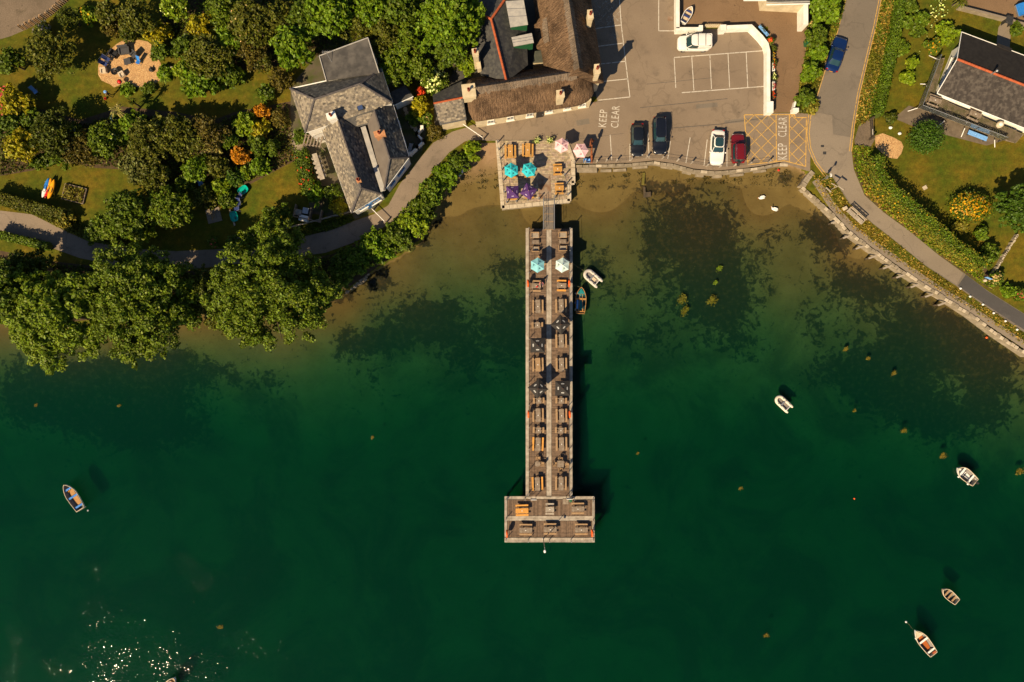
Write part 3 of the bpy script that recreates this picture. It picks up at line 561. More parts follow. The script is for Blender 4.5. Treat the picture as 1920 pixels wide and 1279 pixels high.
# ------------------------------------------------------------------ foliage
KIND = {'oak': ((.080, .100, .010), (.128, .140, .014)), 'bright': ((.085, .125, .008), (.140, .170, .012)), 'lime': ((.135, .165, .010), (.19, .20, .016)), 'dark': ((.046, .050, .008), (.080, .078, .010)),
        'olive': ((.075, .070, .012), (.115, .095, .018)), 'brown': ((.085, .052, .016), (.12, .078, .022)), 'yellow': ((.24, .17, .008), (.34, .23, .012)), 'mid': ((.062, .082, .010), (.100, .115, .012)),
        'orange': ((.45, .13, .015), (.55, .19, .02)), 'grey': ((.11, .10, .05), (.15, .125, .06)), 'hedge': ((.068, .098, .010), (.120, .140, .014)), 'willow': ((.105, .128, .010), (.155, .170, .012)),
        'conifer': ((.040, .068, .010), (.070, .100, .014)), 'rough': ((.15, .115, .025), (.23, .155, .04)), 'dry': ((.30, .15, .06), (.40, .22, .09)), 'topiary': ((.038, .070, .009), (.058, .092, .012)),
        'white': ((.70, .66, .50), (.78, .74, .58)), 'pink': ((.60, .04, .13), (.66, .09, .2)), 'palepink': ((.55, .28, .28), (.65, .38, .36)), 'purple': ((.22, .16, .32), (.28, .20, .40)), 'blue': ((.08, .13, .5), (.16, .22, .6)), 'red': ((.55, .03, .02), (.6, .06, .03)), 'gold': ((.52, .20, .012), (.62, .27, .02)), 'dead': ((.28, .19, .12), (.36, .26, .17))}
def leaf_cards(name, C, Nn, size, cols, aspect=.6):
    n = len(C); Nn = Nn / np.linalg.norm(Nn, axis=1, keepdims=True); rnd = NR.normal(size=(n, 3))
    U = np.cross(Nn, rnd); U /= np.linalg.norm(U, axis=1, keepdims=True) + 1e-9; Vv = np.cross(Nn, U)
    s1 = size[:, None]; s2 = s1 * aspect
    V = np.stack([C - U * s1, C - Vv * s2 + Nn * s1 * .15, C + U * s1, C + Vv * s2 + Nn * s1 * .15], 1).reshape(-1, 3)
    me = bpy.data.meshes.new(name); me.vertices.add(4 * n); me.vertices.foreach_set('co', V.ravel().astype(np.float32)); me.loops.add(4 * n); me.loops.foreach_set('vertex_index', np.arange(4 * n, dtype=np.int32))
    me.polygons.add(n); me.polygons.foreach_set('loop_start', np.arange(0, 4 * n, 4, dtype=np.int32)); me.update(calc_edges=True)
    setcol(me, np.repeat(cols, 4, axis=0)); me.materials.append(MT['leaf']); return me
def kcols(kind, n, patch=None):
    a, b = np.array(KIND[kind][0]), np.array(KIND[kind][1]); t = NR.random(n)[:, None]
    if patch is not None: t = np.clip(t * .6 + patch[:, None] * .5, 0, 1)
    c = (a * (1 - t) + b * t) * np.array((.98, 1.25, .5)); return np.minimum(.85, c * NR.uniform(.55, 1.4, (n, 1)) * NR.uniform(.9, 1.1, (n, 3)))
def lobes_points(lobes, dens, up=.35, jit=.16, cull=True):
    """points on and just inside the skins of the lobes; returns positions, outward directions, lobe index"""
    Cs, Ds, Is = [], [], []
    L = np.array([(*c, *r) for c, r in lobes])
    for i, (c, r) in enumerate(lobes):
        n = max(6, int(dens * 4 * math.pi * ((r[0] * r[1] + r[0] * r[2] + r[1] * r[2]) / 3)))
        d = NR.normal(size=(n, 3)); d[:, 2] += up; d /= np.linalg.norm(d, axis=1, keepdims=True)
        rad = 1 + NR.normal(size=(n, 1)) * jit - np.abs(NR.normal(size=(n, 1))) * .10
        p = np.array(c) + d * np.array(r) * rad
        k = p[:, 2] > .02
        if cull: q = (p[:, None] - L[None, :, :3]) / L[None, :, 3:]; ins = (np.linalg.norm(q, axis=2) < .72); ins[:, i] = False; k &= ~ins.any(1)
        Cs.append(p[k]); Ds.append(d[k]); Is.append(np.full(k.sum(), i))
    return np.concatenate(Cs), np.concatenate(Ds), np.concatenate(Is)
def sublobes(lobes):
    out = []
    for (cx, cy, cz), (a, b, c) in lobes:
        m = min(.55, max(.26, a * .34)); k = int(min(16, max(4, 1.6 * (a / m) ** 1.6)))
        for i in range(k):
            d = Vector((R.gauss(0, 1), R.gauss(0, 1), R.gauss(.55, .8))).normalized(); s_ = R.uniform(.7, 1.08); q = m * R.uniform(.7, 1.25)
            out.append(((cx + d.x * a * s_, cy + d.y * b * s_, max(.1, cz + d.z * c * s_)), (q, q, q * .72)))
    return out
def crown_mesh(name, lobes, dens, leaf, kind, tilt=.6, aspect=.6, droop=0.0):
    if len(lobes) > 1: lobes = sublobes(lobes); C, D, I = lobes_points(lobes, dens, .5, .2, False)
    else: C, D, I = lobes_points(lobes, dens)
    n = len(C); Nn = D * .75 + np.array([0, 0, .45]) + NR.normal(size=(n, 3)) * tilt
    patch = NR.random(len(lobes))[I]; size = leaf * NR.uniform(.6, 1.35, n)
    return leaf_cards(name, C, Nn, size, kcols(kind, n, patch), aspect)
def make_lobes(r, h, base, shape, rx=1.0, ry=1.0):
    lo = []
    if shape == 'tree':
        nl = int(20 + r * 9); zc = base + (h - base) * .40; vz = (h - base) * .55
        for k in range(nl):
            a = R.uniform(0, 2 * math.pi); u = R.random() ** .55; out = R.uniform(.72, 1.0) * (1 + .05 * math.sin(3 * a + nl))
            rr = r * .92 * u * out; lr = (r * R.uniform(.12, .21) + .22); z = zc + vz * .92 * math.sqrt(max(0, 1 - u * u)) * R.uniform(.55, 1.05) - .15 * vz * u
            lo.append(((rr * math.cos(a) * rx, rr * math.sin(a) * ry, z), (lr, lr, lr * R.uniform(.55, .8))))
        lo.append(((0, 0, zc), (r * .58 * rx, r * .58 * ry, vz * .55)))
    elif shape == 'shrub':
        nl = int(9 + r * 7)
        for k in range(nl):
            a = R.uniform(0, 2 * math.pi); u = R.random() ** .6; rr = r * .72 * u; lr = r * R.uniform(.20, .36)
            lo.append(((rr * math.cos(a) * rx, rr * math.sin(a) * ry, max(lr * .4, h * .55 * math.sqrt(1 - .8 * u * u) + h * R.uniform(-.12, .18))), (lr, lr, min(lr, h * .45))))
        lo.append(((0, 0, h * .42), (r * .6 * rx, r * .6 * ry, h * .45)))
    elif shape == 'ball':
        lo.append(((0, 0, h * .52), (r * rx, r * ry, h * .52)))
    return lo
def trunk_mesh(h, r, spread):
    mb = MB(); top = h * .62; lean = Vector((R.uniform(-.3, .3), R.uniform(-.3, .3), 0))
    mb.path([(0, 0, 0), (lean.x * .3, lean.y * .3, top * .4), (lean.x, lean.y, top)], [r * 1.25, r, r * .6], 8)
    for k in range(5):
        a = 2 * math.pi * k / 5 + R.uniform(-.4, .4); z0 = top * R.uniform(.45, .9); e = spread * R.uniform(.5, .8)
        mb.path([(lean.x * z0 / top, lean.y * z0 / top, z0), (e * .5 * math.cos(a), e * .5 * math.sin(a), z0 + h * .16), (e * math.cos(a), e * math.sin(a), z0 + h * .24)], [r * .5, r * .32, r * .12], 6)
    return mb
def plant(name, label, cat, px, py, rpx, h, kind, shape='shrub', group=None, flowers=None, fl_n=60, rx=1.0, ry=1.0, rz=0.0, leaf=None, dens=None, tilt=.8, aspect=.6, base=None, zc=None):
    r = rpx / S; zc = (h * .62 if shape == 'tree' else h * .5) if zc is None else zc
    p = P(px, py, zc); t = thing(name, label, cat, (p.x, p.y, 0.0), rz, group)
    lobes = make_lobes(r, h, (h * .28 if base is None else base) if shape == 'tree' else 0, shape, rx, ry)
    leaf = leaf or ({'dark': .15, 'olive': .17, 'bright': .23, 'lime': .22, 'mid': .19, 'oak': .17, 'brown': .14}.get(kind, .18) if shape != 'ball' else None) or (.20 if shape == 'tree' else .17 if shape == 'shrub' else .12); dens = dens or {'tree': 19, 'shrub': 24, 'ball': 95}[shape]
    link('crown' if shape == 'tree' else 'foliage', crown_mesh('crown', lobes, dens, leaf, kind, tilt, aspect), t)
    if shape == 'tree': obj('trunk', trunk_mesh(h, max(.12, h * .026), r), MT['bark'], t, 40)
    else:
        mb = MB()
        for k in range(4):
            a = R.uniform(0, 6.28); mb.path([(0, 0, 0), (r * .3 * math.cos(a), r * .3 * math.sin(a), h * .3), (r * .55 * math.cos(a), r * .55 * math.sin(a), h * .6)], [.05, .035, .015], 5)
        obj('stem', mb, MT['bark'], t)
    if flowers:
        C, D, I = lobes_points(lobes, 30, .9, .05); k = NR.permutation(len(C))
        if isinstance(flowers, tuple):    # blossom gathered on one side: (kind, dx, dy)
            fk, dx, dy = flowers; sc = C[:, 0] * dx + C[:, 1] * dy; k = np.argsort(-sc + NR.normal(size=len(C)) * r * .25)
        else: fk = flowers
        k = k[:fl_n]; link('blossom', leaf_cards('blossom', C[k] + D[k] * .10, D[k] + np.array([0, 0, .8]), NR.uniform(.09, .17, len(k)), kcols(fk, len(k)), .9), t)
    return t
def hedge(name, label, pts, wpx, h, kind, dens=110, leaf=.11, cat='hedge', flowers=None, fl_n=80, rough=.08, face=None):
    """clipped hedge along a polyline of photograph points (taken at its top)"""
    w = wpx / S; pl = [tuple(P(a, b, h * .8)[:2]) for a, b in pts]; pl = resample(pl, .35); c0 = pl[0]
    t = thing(name, label, cat, (c0[0], c0[1], 0)); Lp = offset(pl, w / 2); Rp = offset(pl, -w / 2); Cs, Ns = [], []
    for i in range(len(pl) - 1):
        seg = math.dist(pl[i], pl[i + 1]); wob = h * (1 + .05 * math.sin(i * .7) + .03 * math.sin(i * 1.9))
        n = int(dens * seg * (w + 2 * wob)); u = NR.random(n); q = NR.random(n) * (w + 2 * wob)
        top = (q > wob) & (q < wob + w); f = np.where(top, (q - wob) / w, np.where(q <= wob, 0.0, 1.0))
        z = np.where(top, wob, np.where(q <= wob, q, 2 * wob + w - q))
        z = z - np.where(top, (np.abs(f - .5) * 2) ** 4 * .18 * h, 0)
        xa = np.array(Lp[i]) * (1 - u[:, None]) + np.array(Lp[i + 1]) * u[:, None]; xb = np.array(Rp[i]) * (1 - u[:, None]) + np.array(Rp[i + 1]) * u[:, None]
        xy = xa * (1 - f[:, None]) + xb * f[:, None]; nrm2 = (xa - xb) / w
        nn = np.where(top[:, None], np.array([0, 0, 1.0]), np.c_[nrm2 * np.where(f < .5, 1, -1)[:, None], np.zeros(n)])
        Cs.append(np.c_[xy, z] + NR.normal(size=(n, 3)) * rough); Ns.append(nn)
    C = np.concatenate(Cs) - np.array([c0[0], c0[1], 0]); Nn = np.concatenate(Ns); n = len(C); C[:, 2] = np.maximum(C[:, 2], .03)
    patch = .5 + .5 * np.sin(C[:, 0] * .8 + 1.3 * np.sin(C[:, 1] * .6))
    link('foliage', leaf_cards('foliage', C, Nn + NR.normal(size=(n, 3)) * .5, leaf * NR.uniform(.6, 1.4, n), np.where((Nn[:, 2] > .5)[:, None] | (NR.random(n) < .3)[:, None], kcols(kind, n, patch), kcols(face or kind, n, patch))), t)
    mb = MB(); step = max(1, len(pl) // 8)
    for i in range(0, len(pl), step): mb.path([(pl[i][0] - c0[0], pl[i][1] - c0[1], 0), (pl[i][0] - c0[0] + .05, pl[i][1] - c0[1], h * .7)], [.05, .02], 5)
    core = MB(); core.strip([(p[0] - c0[0], p[1] - c0[1]) for p in pl], w * .75, h * .78, 0, h * .74)
    obj('inner_growth', core, pm('hedge_core_' + kind, tuple(KIND[kind][0]), None, 3, .95), t); obj('stem', mb, MT['bark'], t)
    if flowers:
        k = NR.permutation(n)[:fl_n]; link('blossom', leaf_cards('blossom', C[k] + Nn[k] * .12, Nn[k] + np.array([0, 0, .5]), NR.uniform(.08, .14, len(k)), kcols(flowers, len(k)), .9), t)
    return t
def tufts(name, label, poly, n, kinds, hmax, leaf=.2, zbase=0.0):
    """long rough grass and weeds growing as one mass"""
    xs = [p[0] for p in poly]; ys = [p[1] for p in poly]; px = NR.uniform(min(xs), max(xs), n * 3); py = NR.uniform(min(ys), max(ys), n * 3); k = inpoly(px, py, poly); px, py = px[k][:n], py[k][:n]; n = len(px)
    h = hmax * (.35 + .65 * NR.random(n)) * (.6 + .4 * np.sin(px * .11) * np.cos(py * .09))
    C = np.stack([(px - 960) / S, (639.5 - py) / S, h * .5 + zbase], -1); C += NR.normal(size=C.shape) * np.array([.06, .06, .02])
    which = np.clip(((np.sin(px * .05 + 1.7 * np.sin(py * .04)) * .5 + .5) * .6 + NR.random(n) * .5) * len(kinds), 0, len(kinds) - 1).astype(int)
    cols = np.stack([kcols(kd, n) for kd in kinds])[which, np.arange(n)]
    o = link(name, leaf_cards(name, C, NR.normal(size=(n, 3)) * .9 + np.array([0, 0, .55]), leaf * NR.uniform(.5, 1.3, n), cols, .38)); tag(o, label, 'vegetation', kind='stuff'); return o
# ------------------------------------------------------------------ trees and shrubs, one by one (photograph position of the crown, radius in photograph pixels, height in metres)
G1, G2, G3, G4 = 'trees along the shore bank', 'shrubs and trees of the large garden', 'trees behind the two houses', 'planting of the deck house garden'
TREES = [
 (505, 545, 114, 11.0, 'oak', 'great spreading oak overhanging the water, nearest to the pier', G1, {}),
 (262, 566, 110, 11.0, 'oak', 'great dark-clumped tree on the bank, middle of the three shore giants', G1, {}),
 (112, 592, 100, 10.5, 'willow', 'pale feathery tree trailing over the water below the lane', G1, {'aspect': .42, 'leaf': .21, 'tilt': .5}),
 (22, 552, 62, 10.0, 'mid', 'shore tree cut off by the picture edge beside the feathery tree', G1, {}),
 (376, 556, 54, 7.0, 'dark', 'low dark tree filling the gap between the two great shore oaks', G1, {}),
 (60, 500, 40, 6.5, 'dark', 'dark small tree at the lane bend above the feathery tree', G1, {}),
 (418, 596, 34, 5.0, 'olive', 'small tree at the waterline under the great spreading oak', G1, {}),
 (596, 548, 38, 5.5, 'mid', 'small tree on the rocky point beside the great spreading oak', G1, {}),
 (98, 104, 48, 8.0, 'olive', 'tall olive tree between gravel drive and wood chip circle', G2, {}),
 (24, 118, 26, 5.0, 'mid', 'loose leaved small tree by the edge below the gravel drive', G2, {}),
 (132, 34, 19, 4.5, 'dark', 'dark round small tree at the end of the palisade', G2, {}),
 (28, 192, 32, 5.5, 'yellow', 'golden leaved tree beside the crimson rhododendron', G2, {'flowers': ('pink', -1.0, .2), 'fl_n': 130}),
 (255, 34, 36, 6.5, 'olive', 'olive tree above the wood chip circle', G2, {}),
 (205, 28, 25, 4.5, 'olive', 'olive small tree beside the yellow-flowered round bush', G2, {}),
 (326, 14, 26, 5.5, 'lime', 'lime green tree with pale blossom at the top of the garden', G2, {'flowers': 'white', 'fl_n': 40}),
 (420, 18, 38, 7.0, 'oak', 'yellow-green tree right of the lime blossom tree at the garden top', G2, {}),
 (392, 106, 45, 7.5, 'olive', 'rusty olive tree between golden tree and garden lawn', G2, {}),
 (350, 90, 26, 5.0, 'mid', 'slim green tree between golden shrub and bright lawn bush', G2, {}),
 (432, 78, 28, 6.0, 'bright', 'bright green tree in the thicket right of the golden tree', G2, {}),
 (475, 45, 46, 8.5, 'olive', 'broad olive tree speckled with pale flowers in the top thicket', G2, {'flowers': 'palepink', 'fl_n': 25}),
 (524, 38, 36, 8.0, 'olive', 'brownish tree between broad olive tree and bright grove', G2, {}),
 (470, 96, 30, 5.5, 'brown', 'reddish leaved small tree in the thicket near the grass path', G2, {}),
 (556, 88, 42, 7.5, 'bright', 'leafy bright tree at the back corner of the flat roof', G3, {}),
 (620, 22, 48, 8.5, 'bright', 'dense bright green tree above the flat roof', G3, {}),
 (575, 38, 34, 7.0, 'mid', 'mid green tree left of the dense bright tree', G3, {}),
 (672, 48, 34, 6.0, 'olive', 'low olive tree directly behind the flat roof edge', G3, {}),
 (700, 12, 38, 8.0, 'bright', 'bright tree at the top between house and big lime tree', G3, {}),
 (752, 22, 40, 8.0, 'mid', 'mid green tree left of the huge lime tree', G3, {}),
 (726, 74, 38, 6.5, 'olive', 'ragged olive tree beside the flat roof', G3, {}),
 (772, 84, 42, 7.0, 'oak', 'yellowish tree between the two houses', G3, {}),
 (846, 40, 64, 10.5, 'bright', 'huge bright lime tree beside the dark slate roof', G3, {}),
 (846, 96, 38, 7.5, 'mid', 'rounded tree below the huge lime tree', G3, {}),
 (744, 122, 38, 5.5, 'oak', 'low yellow-green tree above the garden shed', G3, {}),
 (788, 128, 30, 5.0, 'oak', 'small tree touching the white-flowered bush', G3, {}),
 (42, 276, 34, 6.0, 'yellow', 'mustard coloured tree above the kayak lawn', G2, {}),
 (104, 252, 46, 7.5, 'dark', 'large dark tree casting a round shadow on the lawn', G2, {}),
 (20, 238, 26, 5.5, 'mid', 'green tree at the edge above the mustard tree', G2, {}),
 (66, 228, 24, 4.5, 'mid', 'grey green small tree between golden tree and large dark tree', G2, {}),
 (150, 278, 38, 5.0, 'brown', 'brown twiggy tree above the middle of the kayak lawn', G2, {}),
 (198, 262, 34, 5.5, 'oak', 'yellow-green tree beside the cream-flowered bush', G2, {}),
 (252, 236, 26, 5.0, 'bright', 'bright small tree beside the dead spiky shrub', G2, {}),
 (284, 262, 44, 7.5, 'olive', 'tall olive tree in the middle of the shrub bed', G2, {}),
 (338, 258, 42, 7.5, 'olive', 'tall tree whose shadow crosses the middle lawn', G2, {}),
 (390, 248, 38, 6.5, 'brown', 'brown tree below the middle lawn, left of the bronze bush', G2, {}),
 (258, 312, 34, 5.0, 'grey', 'grey-green tree at the lower edge of the shrub bed', G2, {}),
 (292, 334, 30, 5.5, 'olive', 'olive tree above the double hedge trees by the lane', G2, {}),
 (368, 318, 24, 4.5, 'bright', 'bright round tree above the light blue stool', G2, {}),
 (246, 398, 48, 7.5, 'mid', 'spreading tree at the right end of the kayak lawn', G2, {}),
 (208, 424, 30, 5.0, 'oak', 'lower tree on the lane side of the kayak lawn', G2, {}),
 (322, 392, 42, 7.5, 'oak', 'tall tree between kayak lawn and stone slab', G2, {}),
 (268, 436, 22, 4.0, 'lime', 'lime green bush tree on the lane verge', G2, {}),
 (520, 408, 28, 4.5, 'mid', 'round leafy tree beside the small bin store', G2, {}),
 (1908, 388, 46, 4.5, 'conifer', 'large clipped conifer at the picture edge on the lawn', G4, {'leaf': .15, 'dens': 40}),
]
for i, (a, b, r, h, kd, lb, g, kw) in enumerate(TREES):
    plant('tree', lb, 'tree', a, b, r, h * (.68 if g == G2 else 1.0), kd, 'tree', g, **({'dens': 29} if g == G1 and 'dens' not in kw else {}), **kw)
SHRUBS = [
 (82, 58, 20, 2.4, 'dark', 'purple-flowering bush at the palisade', {'flowers': 'purple', 'fl_n': 60}),
 (165, 26, 18, 2.6, 'lime', 'yellow-flowered round bush above the lawn', {'flowers': 'gold', 'fl_n': 40}),
 (208, 50, 20, 2.4, 'brown', 'reddish brown bush above the wood chip circle', {}),
 (240, 62, 20, 2.2, 'dark', 'low dark bush on the top rim of the wood chip circle', {}),
 (294, 62, 26, 3.2, 'yellow', 'golden shrub at the rim of the wood chip circle', {}),
 (374, 48, 29, 4.2, 'yellow', 'brightest golden shrub among the dark trees', {}),
 (300, 96, 20, 2.0, 'mid', 'green bush touching the right rim of the wood chip circle', {}),
 (374, 150, 40, 3.6, 'bright', 'big bright green bush at the lawn corner', {}),
 (345, 128, 24, 3.0, 'lime', 'lime bush beside the leaning pale post', {}),
 (428, 138, 28, 3.2, 'mid', 'green bush above the grass path', {}),
 (488, 118, 28, 3.2, 'olive', 'olive bush above the grass path bend', {}),
 (530, 150, 25, 2.8, 'brown', 'brown bush at the back corner of the slate house', {}),
 (500, 176, 20, 2.0, 'mid', 'small bush at the end of the grass path', {}),
 (310, 135, 16, 1.0, 'bright', 'fern-like clump right of the wood chip circle', {}),
 (240, 166, 13, .45, 'bright', 'low leafy clump below the wood chip circle', {}),
 (280, 167, 13, .45, 'mid', 'second leafy clump below the wood chip circle', {}),
 (8, 178, 15, 3.6, 'mid', 'crimson rhododendron at the picture edge', {'flowers': 'pink', 'fl_n': 90}),
 (140, 244, 13, 2.4, 'mid', 'blue hydrangea at the lawn edge', {'flowers': 'blue', 'fl_n': 40}),
 (216, 224, 8, 2.2, 'mid', 'small bright blue-flowered bush by the dead spiky shrub', {'flowers': 'blue', 'fl_n': 30}),
 (219, 260, 13, 3.4, 'lime', 'cream-flowered bush in the shrub bed', {'flowers': 'white', 'fl_n': 70}),
 (174, 286, 16, 2.2, 'brown', 'pinkish brown bush above the kayak lawn', {'flowers': 'palepink', 'fl_n': 25}),
 (110, 298, 22, 2.4, 'mid', 'bush between mustard tree and kayak lawn', {}),
 (70, 300, 18, 2.4, 'mid', 'bush left of the kayak lawn top', {}),
 (400, 276, 18, 2.8, 'dead', 'pale bronze bush up left of the large orange azalea', {}),
 (404, 312, 30, 3.0, 'olive', 'wide bronze olive bush left of the orange azalea', {}),
 (450, 292, 21, 2.4, 'orange', 'large bright orange azalea in the garden', {}),
 (490, 212, 18, 2.2, 'orange', 'smaller orange azalea near the slate house', {}),
 (430, 264, 19, 2.6, 'hedge', 'green bush above the large orange azalea', {}),
 (458, 232, 26, 3.0, 'lime', 'light green bush left of the smaller azalea', {}),
 (488, 240, 22, 2.4, 'yellow', 'yellow bush below the smaller azalea', {}),
 (525, 222, 18, 2.2, 'brown', 'rust tinged bush by the house corner', {}),
 (482, 272, 22, 3.0, 'mid', 'bush right of the large orange azalea', {}),
 (511, 278, 17, 2.2, 'mid', 'small bush near the flagstone corner', {}),
 (486, 312, 19, 2.4, 'bright', 'bright bush below the large orange azalea', {}),
 (460, 326, 14, 1.8, 'lime', 'small lime bush beside the yellow dry lawn', {}),
 (438, 334, 20, 2.2, 'conifer', 'dark conifer-like bush above the upper teal tub', {}),
 (416, 350, 22, 2.2, 'lime', 'yellow-green bush left of the upper teal tub', {}),
 (386, 366, 28, 1.8, 'olive', 'mixed olive bush above the stone slab', {}),
 (426, 374, 18, 1.6, 'mid', 'bush beside the blue garden chairs', {}),
 (345, 345, 20, 2.4, 'mid', 'bush left of the light blue stool', {}),
 (180, 436, 28, 2.4, 'mid', 'bush on the lane verge below the raised bed', {}),
 (120, 408, 20, 2.0, 'rough', 'straggly bush on the lane verge below the kayaks', {}),
 (590, 362, 22, 2.2, 'bright', 'bush below the long garden table', {}),
 (622, 362, 20, 2.2, 'mid', 'bush against the slate house wall', {}),
 (636, 388, 18, 1.8, 'yellow', 'yellow bush at the front corner of the slate house', {}),
 (563, 255, 14, 1.6, 'mid', 'small bush by the flagstones', {}),
 (815, 150, 27, 3.4, 'mid', 'round bush covered in white blossom', {'flowers': 'white', 'fl_n': 260}),
 (786, 198, 22, 2.6, 'yellow', 'yellow-green bush between shed and pub', {}),
 (789, 172, 8, 1.6, 'red', 'small scarlet-flowered bush by the shed', {}),
 (800, 224, 11, 1.4, 'mid', 'pink-flowered bush at the pub corner', {'flowers': 'palepink', 'fl_n': 40}),
 (816, 248, 17, 1.6, 'brown', 'dark brown bush where the lane meets the pub', {}),
 (878, 122, 18, 2.4, 'lime', 'bush beside the dark slate roof chimney', {}),
 (775, 222, 14, 1.2, 'mid', 'bush inside the white garden wall', {}),
 (400, 455, 9, 1.1, 'mid', 'pink-flowered bush on the lane edge', {'flowers': 'pink', 'fl_n': 40}),
 (440, 456, 18, 1.2, 'mid', 'low bush beside the pink-flowered one on the lane edge', {}),
 (1548, 14, 36, 3.0, 'bright', 'large bush above the blue car', {}),
 (1530, 70, 27, 2.6, 'mid', 'bush beside the green bin', {}),
 (1536, 100, 20, 2.0, 'bright', 'bush between road and yard beside the blue car boot', {}),
 (1518, 134, 21, 2.2, 'bright', 'rounded bush in the middle of the yard row', {}),
 (1511, 182, 19, 2.0, 'mid', 'last rounded bush of the yard row, by the small gate', {}),
 (1524, 200, 13, .9, 'rough', 'scrubby growth under the last yard bush', {}),
 (1729, 34, 13, 1.5, 'hedge', 'clipped round bush with a long shadow near the road hedge', {}),
 (1709, 118, 11, 1.5, 'lime', 'upper of two round lime bushes in the deck house garden', {}),
 (1700, 147, 13, 1.4, 'lime', 'lower of two round lime bushes in the deck house garden', {}),
 (1708, 12, 14, 1.8, 'mid', 'bush at the top end of the road hedge', {}),
 (1751, 84, 16, 1.6, 'mid', 'yellow-flowered bush near the deck house gable', {'flowers': 'gold', 'fl_n': 80}),
 (1776, 62, 24, 1.8, 'lime', 'spreading light green bush behind the deck house', {}),
 (1905, 55, 14, 1.2, 'mid', 'bush beside the concrete garden path', {}),
 (1720, 55, 16, .9, 'mid', 'low plants in the bed beside the road hedge', {}),
 (1698, 40, 14, .8, 'hedge', 'dark low planting between hedge and clipped round bush', {}),
 (1690, 90, 16, .7, 'hedge', 'low green planting halfway down the road hedge', {}),
 (1670, 222, 10, 1.2, 'dark', 'small dark bush at the bottom of the road hedge', {}),
 (1868, 522, 15, 1.6, 'mid', 'pale pink-flowered bush beside the path', {'flowers': 'palepink', 'fl_n': 160}),
 (1912, 552, 14, 1.6, 'mid', 'magenta-flowered bush at the picture edge by the path', {'flowers': 'pink', 'fl_n': 80}),
 (1890, 545, 14, 1.2, 'bright', 'green bush between the two pink-flowered bushes', {}),
 (1855, 478, 22, 1.8, 'mid', 'loose bush at the end of the clipped hedge', {}),
 (1800, 424, 18, 1.2, 'rough', 'straw coloured clump below the yellow-flowered dome', {}),
 (1842, 436, 14, 1.3, 'hedge', 'small clipped green mound below the yellow-flowered dome', {}),
]
for a, b, r, h, kd, lb, kw in SHRUBS: plant('shrub', lb, 'bush', a, b, r, h, kd, 'shrub', None, **kw)
plant('topiary_dome', 'large smooth dark green topiary dome below the deck', 'bush', 1735, 258, 27, 3.0, 'topiary', 'ball')
plant('flowering_dome', 'wide dome covered in golden yellow flowers on the lawn', 'bush', 1819, 388, 36, 2.2, 'mid', 'ball', flowers='gold', fl_n=520, rx=1.0, ry=.68, rz=-.1)
SH = [(640, 504, 34), (672, 484, 34), (706, 464, 35), (742, 444, 36), (772, 418, 36), (796, 387, 33), (813, 359, 29), (836, 331, 28), (859, 305, 24), (885, 281, 20)]
for k, (a, b, r) in enumerate(SH):
    o = ['tenth', 'ninth', 'eighth', 'seventh', 'sixth', 'fifth', 'fourth', 'third', 'second', 'first'][k]
    plant('hedge_bush', f'{o} bush of the shore hedge counting from the pub terrace', 'bush', a, b, r, 2.6 if k < 7 else 1.6, ('mid', 'hedge', 'bright', 'mid', 'lime')[k % 5], 'shrub', 'bushes of the shore hedge')
plant('shrub', 'pale silvery bush at the waterline in front of the shore hedge', 'bush', 768, 462, 12, 1.2, 'grey', 'shrub')
hedge('road_hedge', 'long narrow clipped hedge beside the road verge', [(1694, -30), (1688, 20), (1679, 66), (1668, 122), (1657, 172), (1646, 216)], 14, 1.5, 'hedge')
hedge('path_hedge', 'thick clipped hedge curving between lawn and shore path', [(1641, 294), (1648, 330), (1664, 353), (1692, 377), (1739, 416), (1789, 462), (1816, 480), (1844, 500)], 17, 2.7, 'hedge', rough=.18, face='rough', flowers='gold', fl_n=60)
hedge('lane_hedge', 'clipped hedge on the house side of the lane below the kayaks', [(-20, 366), (20, 378), (70, 392), (120, 404)], 20, 1.8, 'olive')
hedge('box_hedge', 'low clipped box hedge on the sea side of the lane', [(-10, 438), (45, 452), (88, 462)], 12, 1.5, 'hedge')
hedge('terrace_hedge', 'red-flowered hedge beside the long garden table', [(562, 282), (570, 320), (580, 362)], 22, 1.6, 'mid', flowers='red', fl_n=60, rough=.14)
# rough growth that nobody could count
tufts('rough_verge', 'rough dry grass on the verge between road and clipped hedge', [(1654, 0), (1690, 0), (1678, 70), (1664, 130), (1650, 190), (1638, 222), (1602, 240), (1614, 176), (1630, 108), (1644, 50)], 6500, ['rough', 'olive', 'dry', 'mid'], .5)
tufts('bank_growth', 'rough flowering growth on the bank between path and hedge', [(1598, 272), (1634, 278), (1640, 320), (1668, 366), (1720, 410), (1780, 462), (1836, 502), (1862, 545), (1806, 508), (1754, 472), (1702, 430), (1656, 396), (1622, 364), (1603, 318)], 11000, ['lime', 'bright', 'rough', 'lime', 'dry'], .8)
tufts('sea_verge_grass', 'dry grass on the verge between path and sea wall', [(1524, 330), (1552, 326), (1590, 383), (1634, 421), (1676, 452), (1734, 500), (1794, 540), (1830, 566), (1925, 626), (1925, 650), (1850, 600), (1800, 567), (1760, 545), (1700, 503), (1650, 468), (1600, 430), (1560, 392), (1528, 352)], 11000, ['dry', 'rough', 'dry', 'dry', 'olive'], .35, .16)
tufts('lane_verge_grass', 'weedy verge between the garden hedge and the lane', [(20, 392), (130, 405), (190, 440), (260, 455), (240, 466), (165, 450), (130, 435), (60, 400)], 3500, ['rough', 'olive', 'mid'], .5)
tufts('shore_undergrowth', 'brambly undergrowth under the shore trees', [(-20, 480), (100, 494), (230, 508), (380, 512), (540, 495), (640, 478), (720, 436), (775, 400), (812, 350), (820, 380), (800, 420), (740, 470), (650, 530), (560, 585), (440, 585), (250, 588), (100, 600), (-20, 590)], 12000, ['dark', 'mid', 'dark', 'olive'], 1.2, .24)
